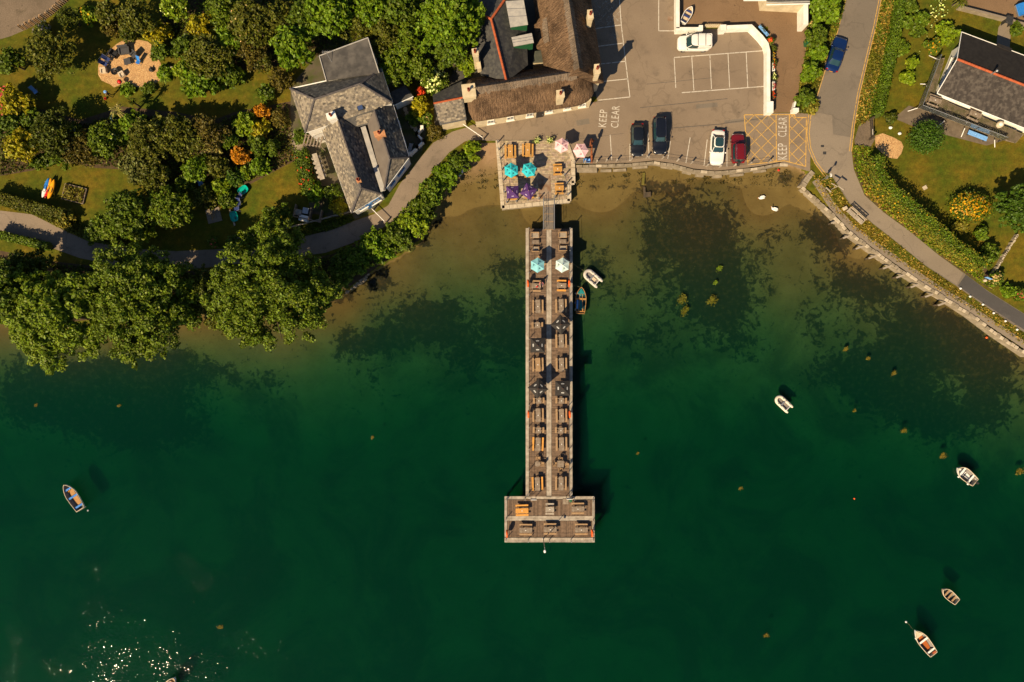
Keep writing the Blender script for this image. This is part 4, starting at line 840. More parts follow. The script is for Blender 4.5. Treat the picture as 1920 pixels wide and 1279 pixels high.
tufts('garden_undergrowth', 'low mixed planting among the garden shrubs', [(0, 215), (80, 210), (150, 235), (230, 215), (330, 222), (400, 235), (440, 215), (540, 195), (552, 300), (470, 340), (400, 350), (300, 345), (270, 320), (180, 310), (110, 300), (60, 318), (0, 330)], 12000, ['dark', 'olive', 'mid', 'brown', 'dark'], 1.1, .22)
tufts('woodland_undergrowth', 'undergrowth among the trees at the top of the garden', [(300, -10), (305, 40), (330, 100), (420, 125), (500, 120), (560, 105), (600, 105), (690, 72), (712, 125), (780, 158), (890, 130), (890, -10)], 12000, ['mid', 'olive', 'dark', 'oak'], 1.3, .22)
tufts('hedge_foot_growth', 'grassy growth at the foot of the clipped yard bushes', [(1500, 150), (1512, 90), (1524, 40), (1530, -10), (1590, -10), (1568, 60), (1542, 134), (1524, 196), (1510, 214), (1494, 208)], 5000, ['mid', 'rough', 'olive'], .45)
tufts('lane_edge_growth', 'weeds along the lane below the slate house', [(440, 462), (540, 448), (625, 430), (665, 412), (660, 402), (620, 412), (540, 434), (440, 440)], 2500, ['dark', 'mid', 'olive'], .6)

# spiky plants
def spiky(label, px, py, rpx, h, kind, n=46, name='spiky_plant'):
    t = thing(name, label, 'plant', P(px, py, h * .6)); r = rpx / S; mb = MB(); cols = []
    for k in range(n):
        a = R.uniform(0, 6.28); e = r * R.uniform(.6, 1.1); d = Vector((math.cos(a), math.sin(a), 0)); s_ = Vector((-d.y, d.x, 0)) * .06; z0 = h * R.uniform(.5, .75)
        m = d * e * .55 + Vector((0, 0, z0 + h * .25)); tip = d * e + Vector((0, 0, z0 + h * R.uniform(-.1, .2))); b0 = Vector((0, 0, z0))
        mb.add([b0 - s_, b0 + s_, m + s_, m - s_, tip], [(0, 1, 2, 3), (3, 2, 4)]); c = kcols(kind, 1)[0]; cols += [c] * 5
    me = mesh_of(mb, 'fronds', MT['leaf']); setcol(me, np.array(cols)); link('fronds', me, t); tr = MB(); tr.path([(0, 0, 0), (.05, .02, h * .7)], [.14, .10], 8); obj('trunk', tr, MT['bark'], t); return t
spiky('dead pale spiky shrub among the garden bushes', 235, 216, 17, 2.2, 'dead')
spiky('spiky yucca at the top of the deck house garden', 1786, 10, 20, 2.0, 'olive', 70)
spiky('fern-like spiky plant beside the wood chip circle rim', 312, 148, 13, .8, 'bright')
spiky('small spiky palm casting a star shadow on the lawn', 262, 200, 11, 2.4, 'dark', 30)
t = thing('flower_patch', 'drift of white flowers beside the yucca', 'flowers', P(1756, 18)); n = 80
C = np.stack([NR.normal(size=n) * .55 - .35 * (NR.random(n) - .5), NR.normal(size=n) * 1.5, NR.uniform(.3, .6, n)], -1); C[:, 0] += C[:, 1] * .25
link('blossom', leaf_cards('blossom', C, NR.normal(size=(n, 3)) * .4 + np.array([0, 0, 1.0]), NR.uniform(.07, .14, n), kcols('white', n), .9), t)
C2 = np.repeat(C, 3, 0) * np.array([1.05, 1.05, .5]); link('foliage', leaf_cards('foliage', C2, NR.normal(size=(len(C2), 3)), NR.uniform(.08, .16, len(C2)), kcols('mid', len(C2))), t)
def wrack(label, poly, n):
    xs = [p[0] for p in poly]; ys = [p[1] for p in poly]; px = NR.uniform(min(xs), max(xs), n * 4); py = NR.uniform(min(ys), max(ys), n * 4); k = inpoly(px, py, poly) & (np.sin(px * .21) + np.sin(py * .5 + px * .07) + NR.normal(size=n * 4) * .5 > .6); px, py = px[k][:n], py[k][:n]; z = bed(px, py); kk = (CAMH - z) / CAMH / S
    C = np.stack([(px - 960) * kk, (639.5 - py) * kk, z + .05], -1); m = len(C); o = link('strandline_weed', leaf_cards('strandline_weed', C, NR.normal(size=(m, 3)) * .3 + np.array([0, 0, 1.0]), NR.uniform(.06, .18, m), kcols('brown', m) * .35, .35)); tag(o, label, 'seaweed', kind='stuff')
wrack('dark dried weed stranded along the beach below the quay', [(1080, 330), (1150, 328), (1200, 322), (1300, 330), (1400, 332), (1470, 316), (1505, 330), (1495, 350), (1440, 350), (1380, 345), (1300, 346), (1200, 342), (1150, 346), (1082, 352)], 1500)
wrack('dark dried weed stranded on the beach beside the hedge', [(835, 352), (870, 320), (940, 318), (942, 352), (880, 356), (830, 375)], 500)
# ------------------------------------------------------------------ buildings
def nrm(pts):
    n = Vector((0, 0, 0))
    for i in range(len(pts)):
        a, b = pts[i], pts[(i + 1) % len(pts)]; n += Vector(((a.y - b.y) * (a.z + b.z), (a.z - b.z) * (a.x + b.x), (a.x - b.x) * (a.y + b.y)))
    n.normalize(); return -n if n.z < 0 else n
def slab(pts, th=.12):
    n = nrm(pts); k = len(pts); mb = MB()
    fl = Vector((0, 0, 0))
    for i in range(k): fl += pts[i].cross(pts[(i + 1) % k])
    if fl.dot(n) < 0: pts = pts[::-1]
    mb.add(list(pts) + [p - n * th for p in pts], [tuple(range(k)), tuple(range(2 * k - 1, k - 1, -1))] + [(i, k + i, k + (i + 1) % k, (i + 1) % k) for i in range(k)]); return mb
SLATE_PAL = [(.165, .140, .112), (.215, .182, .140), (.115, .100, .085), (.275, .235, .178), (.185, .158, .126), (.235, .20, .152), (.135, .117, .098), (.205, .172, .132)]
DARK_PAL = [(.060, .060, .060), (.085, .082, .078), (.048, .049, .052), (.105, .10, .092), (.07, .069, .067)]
def slates(root, pts, pal, w=.30, hgt=.22):
    """individual slates laid in courses over one roof slope; pts[0]-pts[1] is the eave"""
    n = nrm(pts); u = (pts[1] - pts[0]).normalized(); v = n.cross(u)
    if v.z < 0: v = -v
    o = pts[0]; uv = [((p - o).dot(u), (p - o).dot(v)) for p in pts]; us = [a for a, _ in uv]; vs2 = [b for _, b in uv]
    V, F, Cc = [], [], []; row = 0; y = min(vs2) - .02
    while y < max(vs2):
        x = min(us) - (w / 2 if row % 2 else 0)
        while x < max(us):
            ww = w * .97; cx = np.array([x + .02, x + ww - .02, x + ww - .02, x + .02]); cy = np.array([y + .02, y + .02, y + hgt, y + hgt])
            if inpoly(cx, cy, uv).sum() >= 4:
                lift = .028 + R.uniform(0, .014); k = len(V)
                for a, b, h in ((x, y, lift), (x + ww, y, lift + R.uniform(-.006, .006)), (x + ww, y + hgt * 1.15, .006), (x, y + hgt * 1.15, .006), (x, y, .002), (x + ww, y, .002)): V.append(o + u * a + v * b + n * h)
                F += [(k, k + 1, k + 2, k + 3), (k + 4, k + 5, k + 1, k)]; c = np.array(R.choice(pal)) * R.uniform(.75, 1.25); Cc += [c] * 6
            x += w
        y += hgt; row += 1
    mb = MB(); mb.v = [tuple(p) for p in V]; mb.f = F; mb.m = [0] * len(F); me = mesh_of(mb, 'slates', MT['slate']); setcol(me, np.array(Cc)); ob = link('slates', me, root); ob['kind'] = 'stuff'; return ob
def roof(root, pts, pal=SLATE_PAL, base='slate_base'):
    r = obj('roof', slab(pts), MT[base], root)
    if pal: slates(r, pts, pal)
    return r
def cap(root, a, b, r=.13, mat='ridge_dark', name='ridge_tiles'):
    mb = MB(); n = max(1, int((b - a).length / .45)); up = Vector((0, 0, .03))
    for i in range(n):
        p, q = a.lerp(b, i / n), a.lerp(b, (i + .97) / n); mb.tube(p + up, q + up, r, r * .94, 7)
    return obj(name, mb, MT[mat], root)
def walls(root, pts, z0, mat, inset=.22, z1=None):
    c = sum((Vector((p.x, p.y, 0)) for p in pts), Vector()) / len(pts); q = []; n = len(pts); ed = []
    for i in range(n):
        a, b = Vector((pts[i].x, pts[i].y, 0)), Vector((pts[(i + 1) % n].x, pts[(i + 1) % n].y, 0)); d = (b - a).normalized(); m = Vector((-d.y, d.x, 0))
        if m.dot(c - a) < 0: m = -m
        ed.append((a + m * inset, d))
    for i in range(n):
        (a, d), (b, e) = ed[i - 1], ed[i]; den = d.x * e.y - d.y * e.x
        q.append(b.copy() if abs(den) < 1e-4 else a + d * (((b.x - a.x) * e.y - (b.y - a.y) * e.x) / den))
    mb = MB(); mb.prism(q, z0, (min(p.z for p in pts) - .06) if z1 is None else z1); return obj('wall', mb, MT[mat], root), q
def window(root, a, b, t, w, z0, z1, frame='blue_frame', proud=.03, glass='glass'):
    """window t of the way along the wall a-b (root coordinates)"""
    d = (b - a); L = d.length; d = Vector((d.x, d.y, 0)).normalized(); n = Vector((d.y, -d.x, 0)); c = Vector((a.x, a.y, 0)) + d * (L * t); ang = math.atan2(d.y, d.x); f = MB(); h = z1 - z0; zc = (z0 + z1) / 2
    M_ = Matrix.Translation(c + n * proud) @ Matrix.Rotation(ang, 4, 'Z')
    for cx, cz, sx, sz in ((0, h / 2 - .05, w, .1), (0, -h / 2 + .05, w, .1), (-w / 2 + .04, 0, .08, h - .2), (w / 2 - .04, 0, .08, h - .2), (0, 0, .05, h - .2)): f.box((cx, 0, zc + cz), (sx, .09, sz), 0, 0, M_)
    wdw = obj('window', f, MT[frame], root); g = MB(); g.box((0, .02, zc), (w - .14, .04, h - .18), 0, 0, M_); obj('pane', g, MT[glass], wdw)
    s_ = MB(); s_.box((0, -.08, z0 - .05), (w + .16, .22, .07), 0, 0, M_); obj('sill', s_, MT['white_wall'], wdw); return wdw
def chimney(root, px, py, z0, z1, sx, sy, rz, mat, pots=1, capm=None):
    q = P(px, py, z1) - root.location; mb = MB(); mb.box((q.x, q.y, (z0 + z1) / 2), (sx, sy, z1 - z0), rz); mb.box((q.x, q.y, z1 + .04), (sx + .14, sy + .14, .09), rz); mb.box((q.x, q.y, z1 - .35), (sx + .08, sy + .08, .1), rz)
    c = obj('chimney', mb, MT[mat], root)
    for k in range(pots):
        off_ = (k - (pots - 1) / 2) * .55; pb = MB(); pb.lathe([(.17, .08), (.15, .2), (.13, .55), (.17, .58), (.17, .68), (.12, .68), (.11, .3)], (q.x + off_ * math.cos(rz), q.y + off_ * math.sin(rz), z1), 10); obj('chimney_pot', pb, MT['pot'], c, 40)
    return c
# --- slate-roofed white house
H1 = thing('slate_house', 'white house with several mottled slate roofs beside the shore lane', 'house', P(660, 250))
L1 = lambda a, b, z: P(a, b, z) - H1.location
EA, RA, EB, RB = 4.9, 6.9, 3.4, 5.5
nw, sw, se, ne, r1, r2 = L1(544, 166, EA), L1(572, 249, EA), L1(736, 193, EA), L1(715, 129, EA), L1(590, 186, RA), L1(676, 157, RA)
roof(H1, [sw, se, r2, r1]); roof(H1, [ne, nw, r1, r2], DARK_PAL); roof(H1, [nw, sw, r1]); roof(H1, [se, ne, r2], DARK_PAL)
for a, b in ((r1, r2), (nw, r1), (sw, r1), (se, r2), (ne, r2)): cap(H1, a, b)
walls(H1, [nw, sw, se, ne], 0, 'white_wall')
xa, xb, xc, xd = L1(628, 229, EA + .02), L1(706, 204, EA + .02), L1(690, 233, 4.0), L1(672, 238, 3.9); roof(H1, [xd, xc, xb, xa])
b1, b2, bw1, bw2, be1, be2 = L1(632, 219, RB), L1(677.5, 352, RB), L1(604, 245, EB), L1(659, 399, EB), L1(674, 238, 3.6), L1(716, 364, EB)
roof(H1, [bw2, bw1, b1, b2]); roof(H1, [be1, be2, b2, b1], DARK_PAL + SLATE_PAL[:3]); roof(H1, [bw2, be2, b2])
for a, b in ((b1, b2), (bw2, b2), (be2, b2)): cap(H1, a, b)
_, wq = walls(H1, [bw1, bw2, be2, be1], 0, 'white_wall')
window(H1, wq[1], wq[2], .30, 1.1, 1.6, 2.8); window(H1, wq[1], wq[2], .72, 1.3, .9, 2.1); 
dr = MB(); d_ = (wq[2] - wq[1]); M_ = Matrix.Translation(wq[1] + d_ * .5) @ Matrix.Rotation(math.atan2(d_.y, d_.x), 4, 'Z'); dr.box((0, -.05, 1.0), (.9, .1, 2.0), 0, 0, M_); dro = obj('door', dr, MT['blue_frame'], H1); hd = MB(); hd.ball((wq[1] + d_ * .5 + Vector((.3, -.16, 1.0))), .05); obj('handle', hd, MT['steel'], dro)
c1, c2, cw1, cw2, ce1, ce2 = L1(702, 206, RB), L1(731, 297, RB), L1(689, 233, 3.9), L1(720.5, 357, EB + .1), L1(737, 196, EB), L1(767, 295, EB)
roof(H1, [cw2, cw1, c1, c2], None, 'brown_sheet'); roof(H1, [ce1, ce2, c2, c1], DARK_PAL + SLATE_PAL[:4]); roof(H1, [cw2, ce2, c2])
for a, b in ((c1, c2), (cw2, c2), (ce2, c2)): cap(H1, a, b)
_, wq = walls(H1, [cw1, cw2, ce2, ce1], 0, 'white_wall')
window(H1, wq[1], wq[2], .22, .9, 1.5, 2.7); window(H1, wq[1], wq[2], .62, 1.4, 1.5, 2.8); window(H1, wq[2], wq[3], .4, 1.2, 1.4, 2.6); window(H1, wq[2], wq[3], .75, 1.0, 1.4, 2.6)
g = MB(); g.strip([tuple(L1(a, b, 3.75)[:2]) for a, b in ((681, 238), (700, 300), (718, 358))], .62, [3.86, 3.78, 3.64], 0, .1); obj('valley_gutter', g, MT['lead'], H1)
fr = [L1(599, 105, 5.9), L1(690, 71, 5.9), L1(711, 137, 5.7), L1(612, 151, 5.7)]; obj('flat_roof', slab(fr, .2), MT['felt'], H1); walls(H1, fr, 0, 'white_wall', .15, 5.45)
for a, b in ((fr[0], fr[1]), (fr[1], fr[2]), (fr[3], fr[0])):
    kb = MB(); kb.path([a + Vector((0, 0, .06)), b + Vector((0, 0, .06))], .07, 6); obj('roof_kerb', kb, MT['lead'], H1)
for a, b in ((nw, fr[3]), (sw, xa), (bw1, bw2), (bw2, be2), (cw2, ce2), (ce2, ce1), (se, ne)):
    kb = MB(); kb.path([a + Vector((0, 0, -.05)), b + Vector((0, 0, -.05))], .065, 6); obj('gutter', kb, MT['white_pl'], H1)
chimney(H1, 621, 217, 4.8, 6.7, 1.0, .7, .32, 'white_wall', 1); chimney(H1, 711.5, 250, 4.6, 6.4, 1.2, .6, .28, 'brick', 1); chimney(H1, 672.5, 338, 4.8, 5.9, .42, .42, .3, 'brick', 1)
sk = MB(); q = L1(675, 200, 5.42); sk.box((q.x, q.y, q.z), (.75, .95, .12), .32); sko = obj('skylight', sk, MT['dark_metal'], H1); sk2 = MB(); sk2.box((q.x, q.y, q.z + .07), (.6, .8, .03), .32); obj('pane', sk2, MT['blue_glass'], sko)
lt = [L1(588, 256, 2.6), L1(605, 249, 2.6), L1(607, 256, 2.2), L1(592, 262, 2.2)]; obj('porch_roof', slab(lt, .08), MT['lead'], H1); walls(H1, lt, 0, 'white_wall', .1)
ae = MB(); q = L1(611, 98, 6.8); ae.tube((q.x + .6, q.y - 1.0, 5.5), q, .03); ae.tube(q + Vector((-.5, 0, 0)), q + Vector((.5, .1, 0)), .02)
for k in range(5): ae.tube(q + Vector((-.4 + k * .2, -.25, 0)), q + Vector((-.4 + k * .2, .25, 0)), .012)
obj('aerial', ae, MT['steel'], H1)
# --- shed beside it
SD = thing('garden_shed', 'small dark-roofed shed with white end wall beside the slate house', 'shed', P(752, 180)); LS = lambda a, b, z: P(a, b, z) - SD.location
sp = [LS(733, 172, 2.5), LS(759, 160, 2.5), LS(775, 181, 2.2), LS(738, 198, 2.2)]; obj('roof', slab(sp, .1), MT['dark_slate'], SD); walls(SD, sp, 0, 'white_wall', .15)
kb = MB(); kb.path([sp[2], sp[3]], .05, 6); obj('gutter', kb, MT['white_pl'], SD)
GW = thing('garden_wall', 'low white garden wall zigzagging beside the slate house', 'wall', P(785, 270)); pl = [(771, 292), (784, 280), (796, 268), (784, 255), (793, 243)]
for a, b in zip(pl[:-1], pl[1:]):
    mb = MB(); p, q = P(*a) - GW.location, P(*b) - GW.location; mb.strip([tuple(p[:2]), tuple(q[:2])], .22, .95, 0, .95); obj('wall_panel', mb, MT['white_wall'], GW)
    for pp in (p, q):
        pb = MB(); pb.box((pp.x, pp.y, .54), (.3, .3, 1.08)); pb.box((pp.x, pp.y, 1.1), (.38, .38, .06)); obj('wall_pier', pb, MT['white_wall'], GW)

# --- thatched pub
H2 = thing('thatched_pub', 'cream pub with steep brown thatched roofs facing the terrace', 'pub', P(1000, 140))
def thatch_wing(root, a, b, wl, wr, zr, ze, hipA=0.0, hipB=0.0, bell=.12):
    """a, b: ridge ends in world xy; thatch with rounded ridge, thick eaves and a raised ridge band"""
    a = Vector((a[0], a[1])) - Vector(root.location[:2]); b = Vector((b[0], b[1])) - Vector(root.location[:2]); L = (b - a).length; t = (b - a) / L; n = Vector((-t.y, t.x)); ns = int(L / .3) + 1; M_ = 22
    V, UV, F = [], [], []; rV, rUV, rF = [], [], []
    for i in range(ns + 1):
        s_ = L * i / ns; ka = max(0.0, 1 - s_ / hipA) if hipA else 0; kb_ = max(0.0, 1 - (L - s_) / hipB) if hipB else 0; k = max(ka, kb_)
        z_r = zr - (zr - ze - .4) * k ** 1.25; wsc = math.sqrt(max(.05, 1 - .75 * k ** 2.5)); row = []
        for j in range(M_ + 1):
            f = j / M_ * 2 - 1; w = (wl if f < 0 else wr) * wsc; af = abs(f); y = -f * w
            z = z_r - (z_r - ze) * (af ** 1.12) + bell * math.sin(math.pi * af) - .25 * math.exp(-(af / .10) ** 2) * .0
            z += .05 * math.sin(s_ * 1.7 + f * 3) * af + R.uniform(-.025, .025)
            p = a + t * s_ + n * y; row.append((p.x, p.y, z)); UV.append((s_, af * math.hypot(w, z_r - ze), 0))
        for side in (1, -1):   # underside lips of the eaves
            f = side; w = (wl if f < 0 else wr) * wsc; p = a + t * s_ + n * (-f * (w - .1)); row.append((p.x, p.y, ze - .32)); UV.append((s_, 0, 0))
        V += row
    m = M_ + 3
    for i in range(ns):
        for j in range(M_): F.append((i * m + j, i * m + j + 1, (i + 1) * m + j + 1, (i + 1) * m + j))
        F.append((i * m + M_, i * m + M_ + 1, (i + 1) * m + M_ + 1, (i + 1) * m + M_)); F.append((i * m + M_ + 2, i * m, (i + 1) * m, (i + 1) * m + M_ + 2)); F.append((i * m + M_ + 1, i * m + M_ + 2, (i + 1) * m + M_ + 2, (i + 1) * m + M_ + 1))
    for i in (0, ns): F.append(tuple(i * m + j for j in list(range(M_ + 1)) + [M_ + 1, M_ + 2]))
    mb = MB(); mb.v = V; mb.f = F; mb.m = [0] * len(F); me = mesh_of(mb, 'thatch_roof', MT['thatch'], 60); at = me.attributes.new('uvw', 'FLOAT_VECTOR', 'POINT'); at.data.foreach_set('vector', np.array(UV, np.float32).ravel()); o = link('thatch_roof', me, root)
    # ridge roll
    V, UV, F = [], [], []; m = 9
    for i in range(ns + 1):
        s_ = L * i / ns
        if s_ < hipA * .75 or L - s_ < hipB * .75: continue
        sc = .62 + .05 * math.sin(s_ * 5.0)
        for j in range(m):
            f = j / (m - 1) * 2 - 1; y = -f * sc; zz = zr + .14 - abs(f) ** 1.1 * sc * (zr - ze) / max(wl, wr) * .92 + R.uniform(-.012, .012); p = a + t * s_ + n * y; V.append((p.x, p.y, zz)); UV.append((s_, abs(f), 0))
    q = len(V) // m
    for i in range(q - 1):
        for j in range(m - 1): F.append((i * m + j, i * m + j + 1, (i + 1) * m + j + 1, (i + 1) * m + j))
    mb = MB(); mb.v = V; mb.f = F; mb.m = [0] * len(F); me = mesh_of(mb, 'ridge_roll', MT['thatch_ridge'], 60); at = me.attributes.new('uvw', 'FLOAT_VECTOR', 'POINT'); at.data.foreach_set('vector', np.array(UV, np.float32).ravel()); link('ridge_roll', me, o); return o
ZR, ZE = 6.9, 2.9
wa, wb = P(872, 168, ZR), P(1118, 130, ZR); thatch_wing(H2, wa, wb, 2.75, 2.75, ZR, ZE, .9, 2.9)
ea, eb = P(1052, -70, ZR), P(1085, 140, ZR); thatch_wing(H2, ea, eb, 3.6, 3.6, ZR + 1.2, ZE + .1)
thatch_wing(H2, P(1024, 30, 4.6), P(1030, 84, 4.6), 1.5, 1.5, 4.75, 3.2, .3, .3)
def wing_walls(a, b, wl, wr, top, name='wall'):
    a, b = Vector(a[:2]) - Vector(H2.location[:2]), Vector(b[:2]) - Vector(H2.location[:2]); t = (b - a).normalized(); n = Vector((-t.y, t.x)); q = [a + n * wl, a - n * wr, b - n * wr, b + n * wl]; mb = MB(); mb.prism(q, 0, top); obj(name, mb, MT['cream_wall'], H2); return [Vector((p.x, p.y, 0)) for p in q]
q1 = wing_walls(wa + Vector((.6, -.1, 0)), wb - Vector((.55, -.08, 0)), 2.3, 2.42, ZE - .05); q2 = wing_walls(ea, eb, 3.0, 3.0, ZE + .02)
for t_ in (.13, .30, .47, .64, .80, .93): window(H2, q1[1], q1[2], t_, .9, .9 + .2 * (t_ > .5), 2.1, 'white_wall')
dr = MB(); d_ = q1[2] - q1[1]; M_ = Matrix.Translation(q1[1] + d_ * .56) @ Matrix.Rotation(math.atan2(d_.y, d_.x), 4, 'Z'); dr.box((0, -.05, 1.0), (.95, .12, 2.0), 0, 0, M_); dro = obj('door', dr, MT['black'], H2); hd = MB(); hd.ball(M_ @ Vector((.35, -.14, 1.0)), .045); obj('handle', hd, MT['steel'], dro)
for t_ in (.25, .5, .75, .9): window(H2, q2[0], q2[3], t_, .9, 1.0, 2.2, 'white_wall', -.03)
chimney(H2, 879, 170, 5.0, 6.9, 1.5, 1.45, .12, 'cream_wall', 1); chimney(H2, 1051, 176, 3.9, 6.6, .8, .8, .15, 'cream_wall', 1); chimney(H2, 1120, 129, 4.6, 7.3, .55, .95, .1, 'cream_wall', 1); chimney(H2, 1107, 27, 4.8, 7.4, .55, .95, .1, 'cream_wall', 1); 
# slate back range with orange ridge tiles
L2 = lambda a, b, z: P(a, b, z) - H2.location
k0, k1, k2, k3 = L2(921, 36, 6.0), L2(950, 153, 6.0), L2(893, 24, 5.2), L2(950, -6, 5.6)
roof(H2, [L2(902, 140, 4.0), L2(888, 70, 4.0), k0, k1], None, 'dark_slate'); roof(H2, [L2(984, 8, 4.0), L2(990, 122, 4.0), k1, k0], None, 'dark_slate'); roof(H2, [L2(888, 70, 4.0), L2(870, 0, 4.0), k2, k0], None, 'dark_slate'); roof(H2, [L2(950, -30, 4.6), L2(984, 8, 4.0), k0, k3], None, 'dark_slate'); roof(H2, [L2(870, 0, 4.0), L2(900, -40, 4.0), k3, k0, k2], None, 'dark_slate')
for a, b in ((k0, k1), (k0, k2), (k0, k3)): cap(H2, a, b, .16, 'terracotta')
walls(H2, [L2(902, 140, 4.0), L2(888, 70, 4.0), L2(872, 0, 4.0), L2(950, -30, 4.0), L2(984, 8, 4.0), L2(988, 122, 4.0)], 0, 'cream_wall', .3)
chimney(H2, 891, 98, 3.0, 7.2, .62, .75, .15, 'cream_wall', 1); cb = MB(); q = L2(897, 118, 4.9); cb.box((q.x, q.y, 4.4), (.5, 1.5, 1.2), .15); obj('buttress', cb, MT['cream_wall'], H2)
x0, x1, x2, x3, xr0, xr1 = L2(811, 178, 2.9), L2(866, 152, 2.9), L2(875, 225, 2.9), L2(825, 235, 2.9), L2(813, 194, 3.9), L2(868, 183, 3.9)
roof(H2, [x3, x2, xr1, xr0], SLATE_PAL); roof(H2, [x1, x0, xr0, xr1], None, 'dark_slate'); cap(H2, xr0, xr1, .12, 'terracotta'); walls(H2, [x0, x1, x2, x3], 0, 'cream_wall', .2)
lt = [L2(1030, 92, 2.9), L2(1043, 88, 2.9), L2(1040, 116, 2.7), L2(998, 118, 2.7), L2(1003, 96, 2.9)]; obj('lean_to_roof', slab(lt, .1), pm('green_felt', (.045, .05, .04), (.07, .072, .055), 2, .9), H2); walls(H2, lt, 0, 'cream_wall', .1)
lt = [L2(1008, -10, 3.0), L2(1022, -10, 3.0), L2(1026, 30, 2.8), L2(1010, 30, 2.8)]; obj('flat_roof', slab(lt, .12), MT['lead'], H2); walls(H2, lt, 0, 'cream_wall', .1)
for poly, zt, lb in (([(948, 2), (982, 0), (990, 46), (957, 51)], 5.9, 'large grey plant unit on the slate back range'), ([(959, 70), (997, 62), (1001, 80), (963, 87)], 5.6, 'smaller grey plant unit with green base on the slate back range')):
    c_ = sum((P(a, b, zt) for a, b in poly), Vector()) / 4; t = thing('plant_unit', lb, 'plant unit', (c_.x, c_.y, 3.6), group='plant units on the roof')
    pts = [P(a, b, zt) - t.location for a, b in poly]; mb = MB(); mb.prism([p * .93 for p in pts], 0, zt - 3.6 - .12); obj('casing', mb, MT['green_pl'], t); mb = MB(); mb.prism(pts, zt - 3.6 - .12, zt - 3.6); obj('lid', mb, MT['lead'], t)
    for f_ in (.3, .6):
        mb = MB(); p, q = pts[0].lerp(pts[3], f_), pts[1].lerp(pts[2], f_ + .05); mb.strip([tuple(p[:2]), tuple(q[:2])], .05, zt - 3.6 + .03, 0, .03); obj('lid_seam', mb, MT['steel'], t)
# pub frontage furniture
for px, py, w, lb in ((958, 222, 32, 'long pale bench against the pub front wall'), (1074, 202, 34, 'plank bench along the pub wall near the flower trough')):
    t = thing('wall_bench', lb, 'bench', P(px, py), .17); mb = MB()
    for k in range(3): mb.box((0, -.18 + k * .18, .45), (w / S, .15, .04))
    obj('seat', mb, MT['wood_grey'], t)
    for s_ in (-1, 1): mb = MB(); mb.box((s_ * w / S * .42, 0, .21), (.08, .42, .42)); obj('leg', mb, MT['wood_grey'], t)
t = thing('flower_trough', 'cream stone flower trough at the pub front corner', 'planter', P(1092, 198), .17); mb = MB(); mb.box((0, 0, .22), (1.1, .6, .44)); obj('trough', mb, MT['cream_wall'], t); mb = MB(); mb.box((0, 0, .43), (.95, .45, .04)); obj('soil', mb, MT['soil'], t)
t = thing('menu_board', 'small blue menu board standing by the pub wall', 'sign', P(989, 218), .15); mb = MB(); mb.box((0, 0, .5), (.55, .06, 1.0)); obj('board', mb, MT['wood_tan'], t); mb = MB(); mb.box((0, -.04, .55), (.42, .02, .7)); obj('face', mb, MT['navy'], t); mb = MB(); mb.box((0, .18, .45), (.5, .04, .9)); obj('leg', mb, MT['wood_tan'], t)
t = thing('beer_keg', 'steel keg standing at the pub wall', 'keg', P(1045, 207)); mb = MB(); mb.lathe([(.16, 0), (.2, .05), (.2, .55), (.16, .6), (.16, .66), (.12, .66)], (0, 0, 0), 14); obj('body', mb, MT['steel'], t, 40); mb = MB(); mb.lathe([(.17, .62), (.19, .66), (.19, .70), (.16, .70)], (0, 0, 0), 14); obj('rim', mb, MT['steel'], t)
t = thing('pub_chairs', 'dark folding chair beside the keg at the pub wall', 'chair', P(1022, 209), .2); mb = MB(); mb.box((0, 0, .45), (.42, .4, .04)); obj('seat', mb, MT['dark_metal'], t); mb = MB(); mb.box((0, .2, .72), (.42, .04, .4)); obj('backrest', mb, MT['dark_metal'], t)
for sx in (-1, 1):
    for sy in (-1, 1): mb = MB(); mb.tube((sx * .18, sy * .17, 0), (sx * .18, sy * .17, .44), .018, n=6); obj('leg', mb, MT['dark_metal'], t)
t.name = 'folding_chair'

# --- white yard wall with gate, planters and the building beyond it
YW = thing('yard_wall', 'bright white rendered wall bending round the car park', 'wall', P(1360, 60)); LW = lambda a, b, z=0: P(a, b, z) - YW.location
for nm, pl, w, h in (('wall_panel', [(1271, -40), (1271, 53)], .45, 1.15), ('wall_panel', [(1268, 54), (1314, 54)], .42, 1.15), ('wall_pier', [(1311, 52), (1318, 52)], .65, 1.3), ('wall_pier', [(1351, 51.5), (1362, 51)], .7, 1.3), ('wall_panel', [(1362, 51), (1410, 49)], .45, 1.15),
                     ('wall_panel', [(1408, 48.5), (1428, 69), (1438, 82), (1441, 96), (1441, 192)], .46, 1.12), ('wall_pier', [(1444, 190), (1444, 211)], .85, 1.2), ('wall_panel', [(1492, 190), (1488, 205)], .2, .7), ('wall_pier', [(1487, 206), (1498, 206)], .5, .9)):
    mb = MB(); mb.strip([tuple(LW(a, b, h)[:2]) for a, b in pl], w, h, 0, h); obj(nm, mb, MT['white_wall'], YW)
t = thing('yard_gate', 'low cream timber gate in the white wall', 'gate', P(1335, 52.5)); Lx = 33 / S
for z in (.25, .55, .85): mb = MB(); mb.box((0, 0, z), (Lx, .06, .1)); obj('rail', mb, MT['cream_wall'], t)
for k in range(9): mb = MB(); mb.box((-Lx / 2 + .12 + k * (Lx - .24) / 8, .05, .55), (.09, .03, .9)); obj('slat', mb, MT['cream_wall'], t)
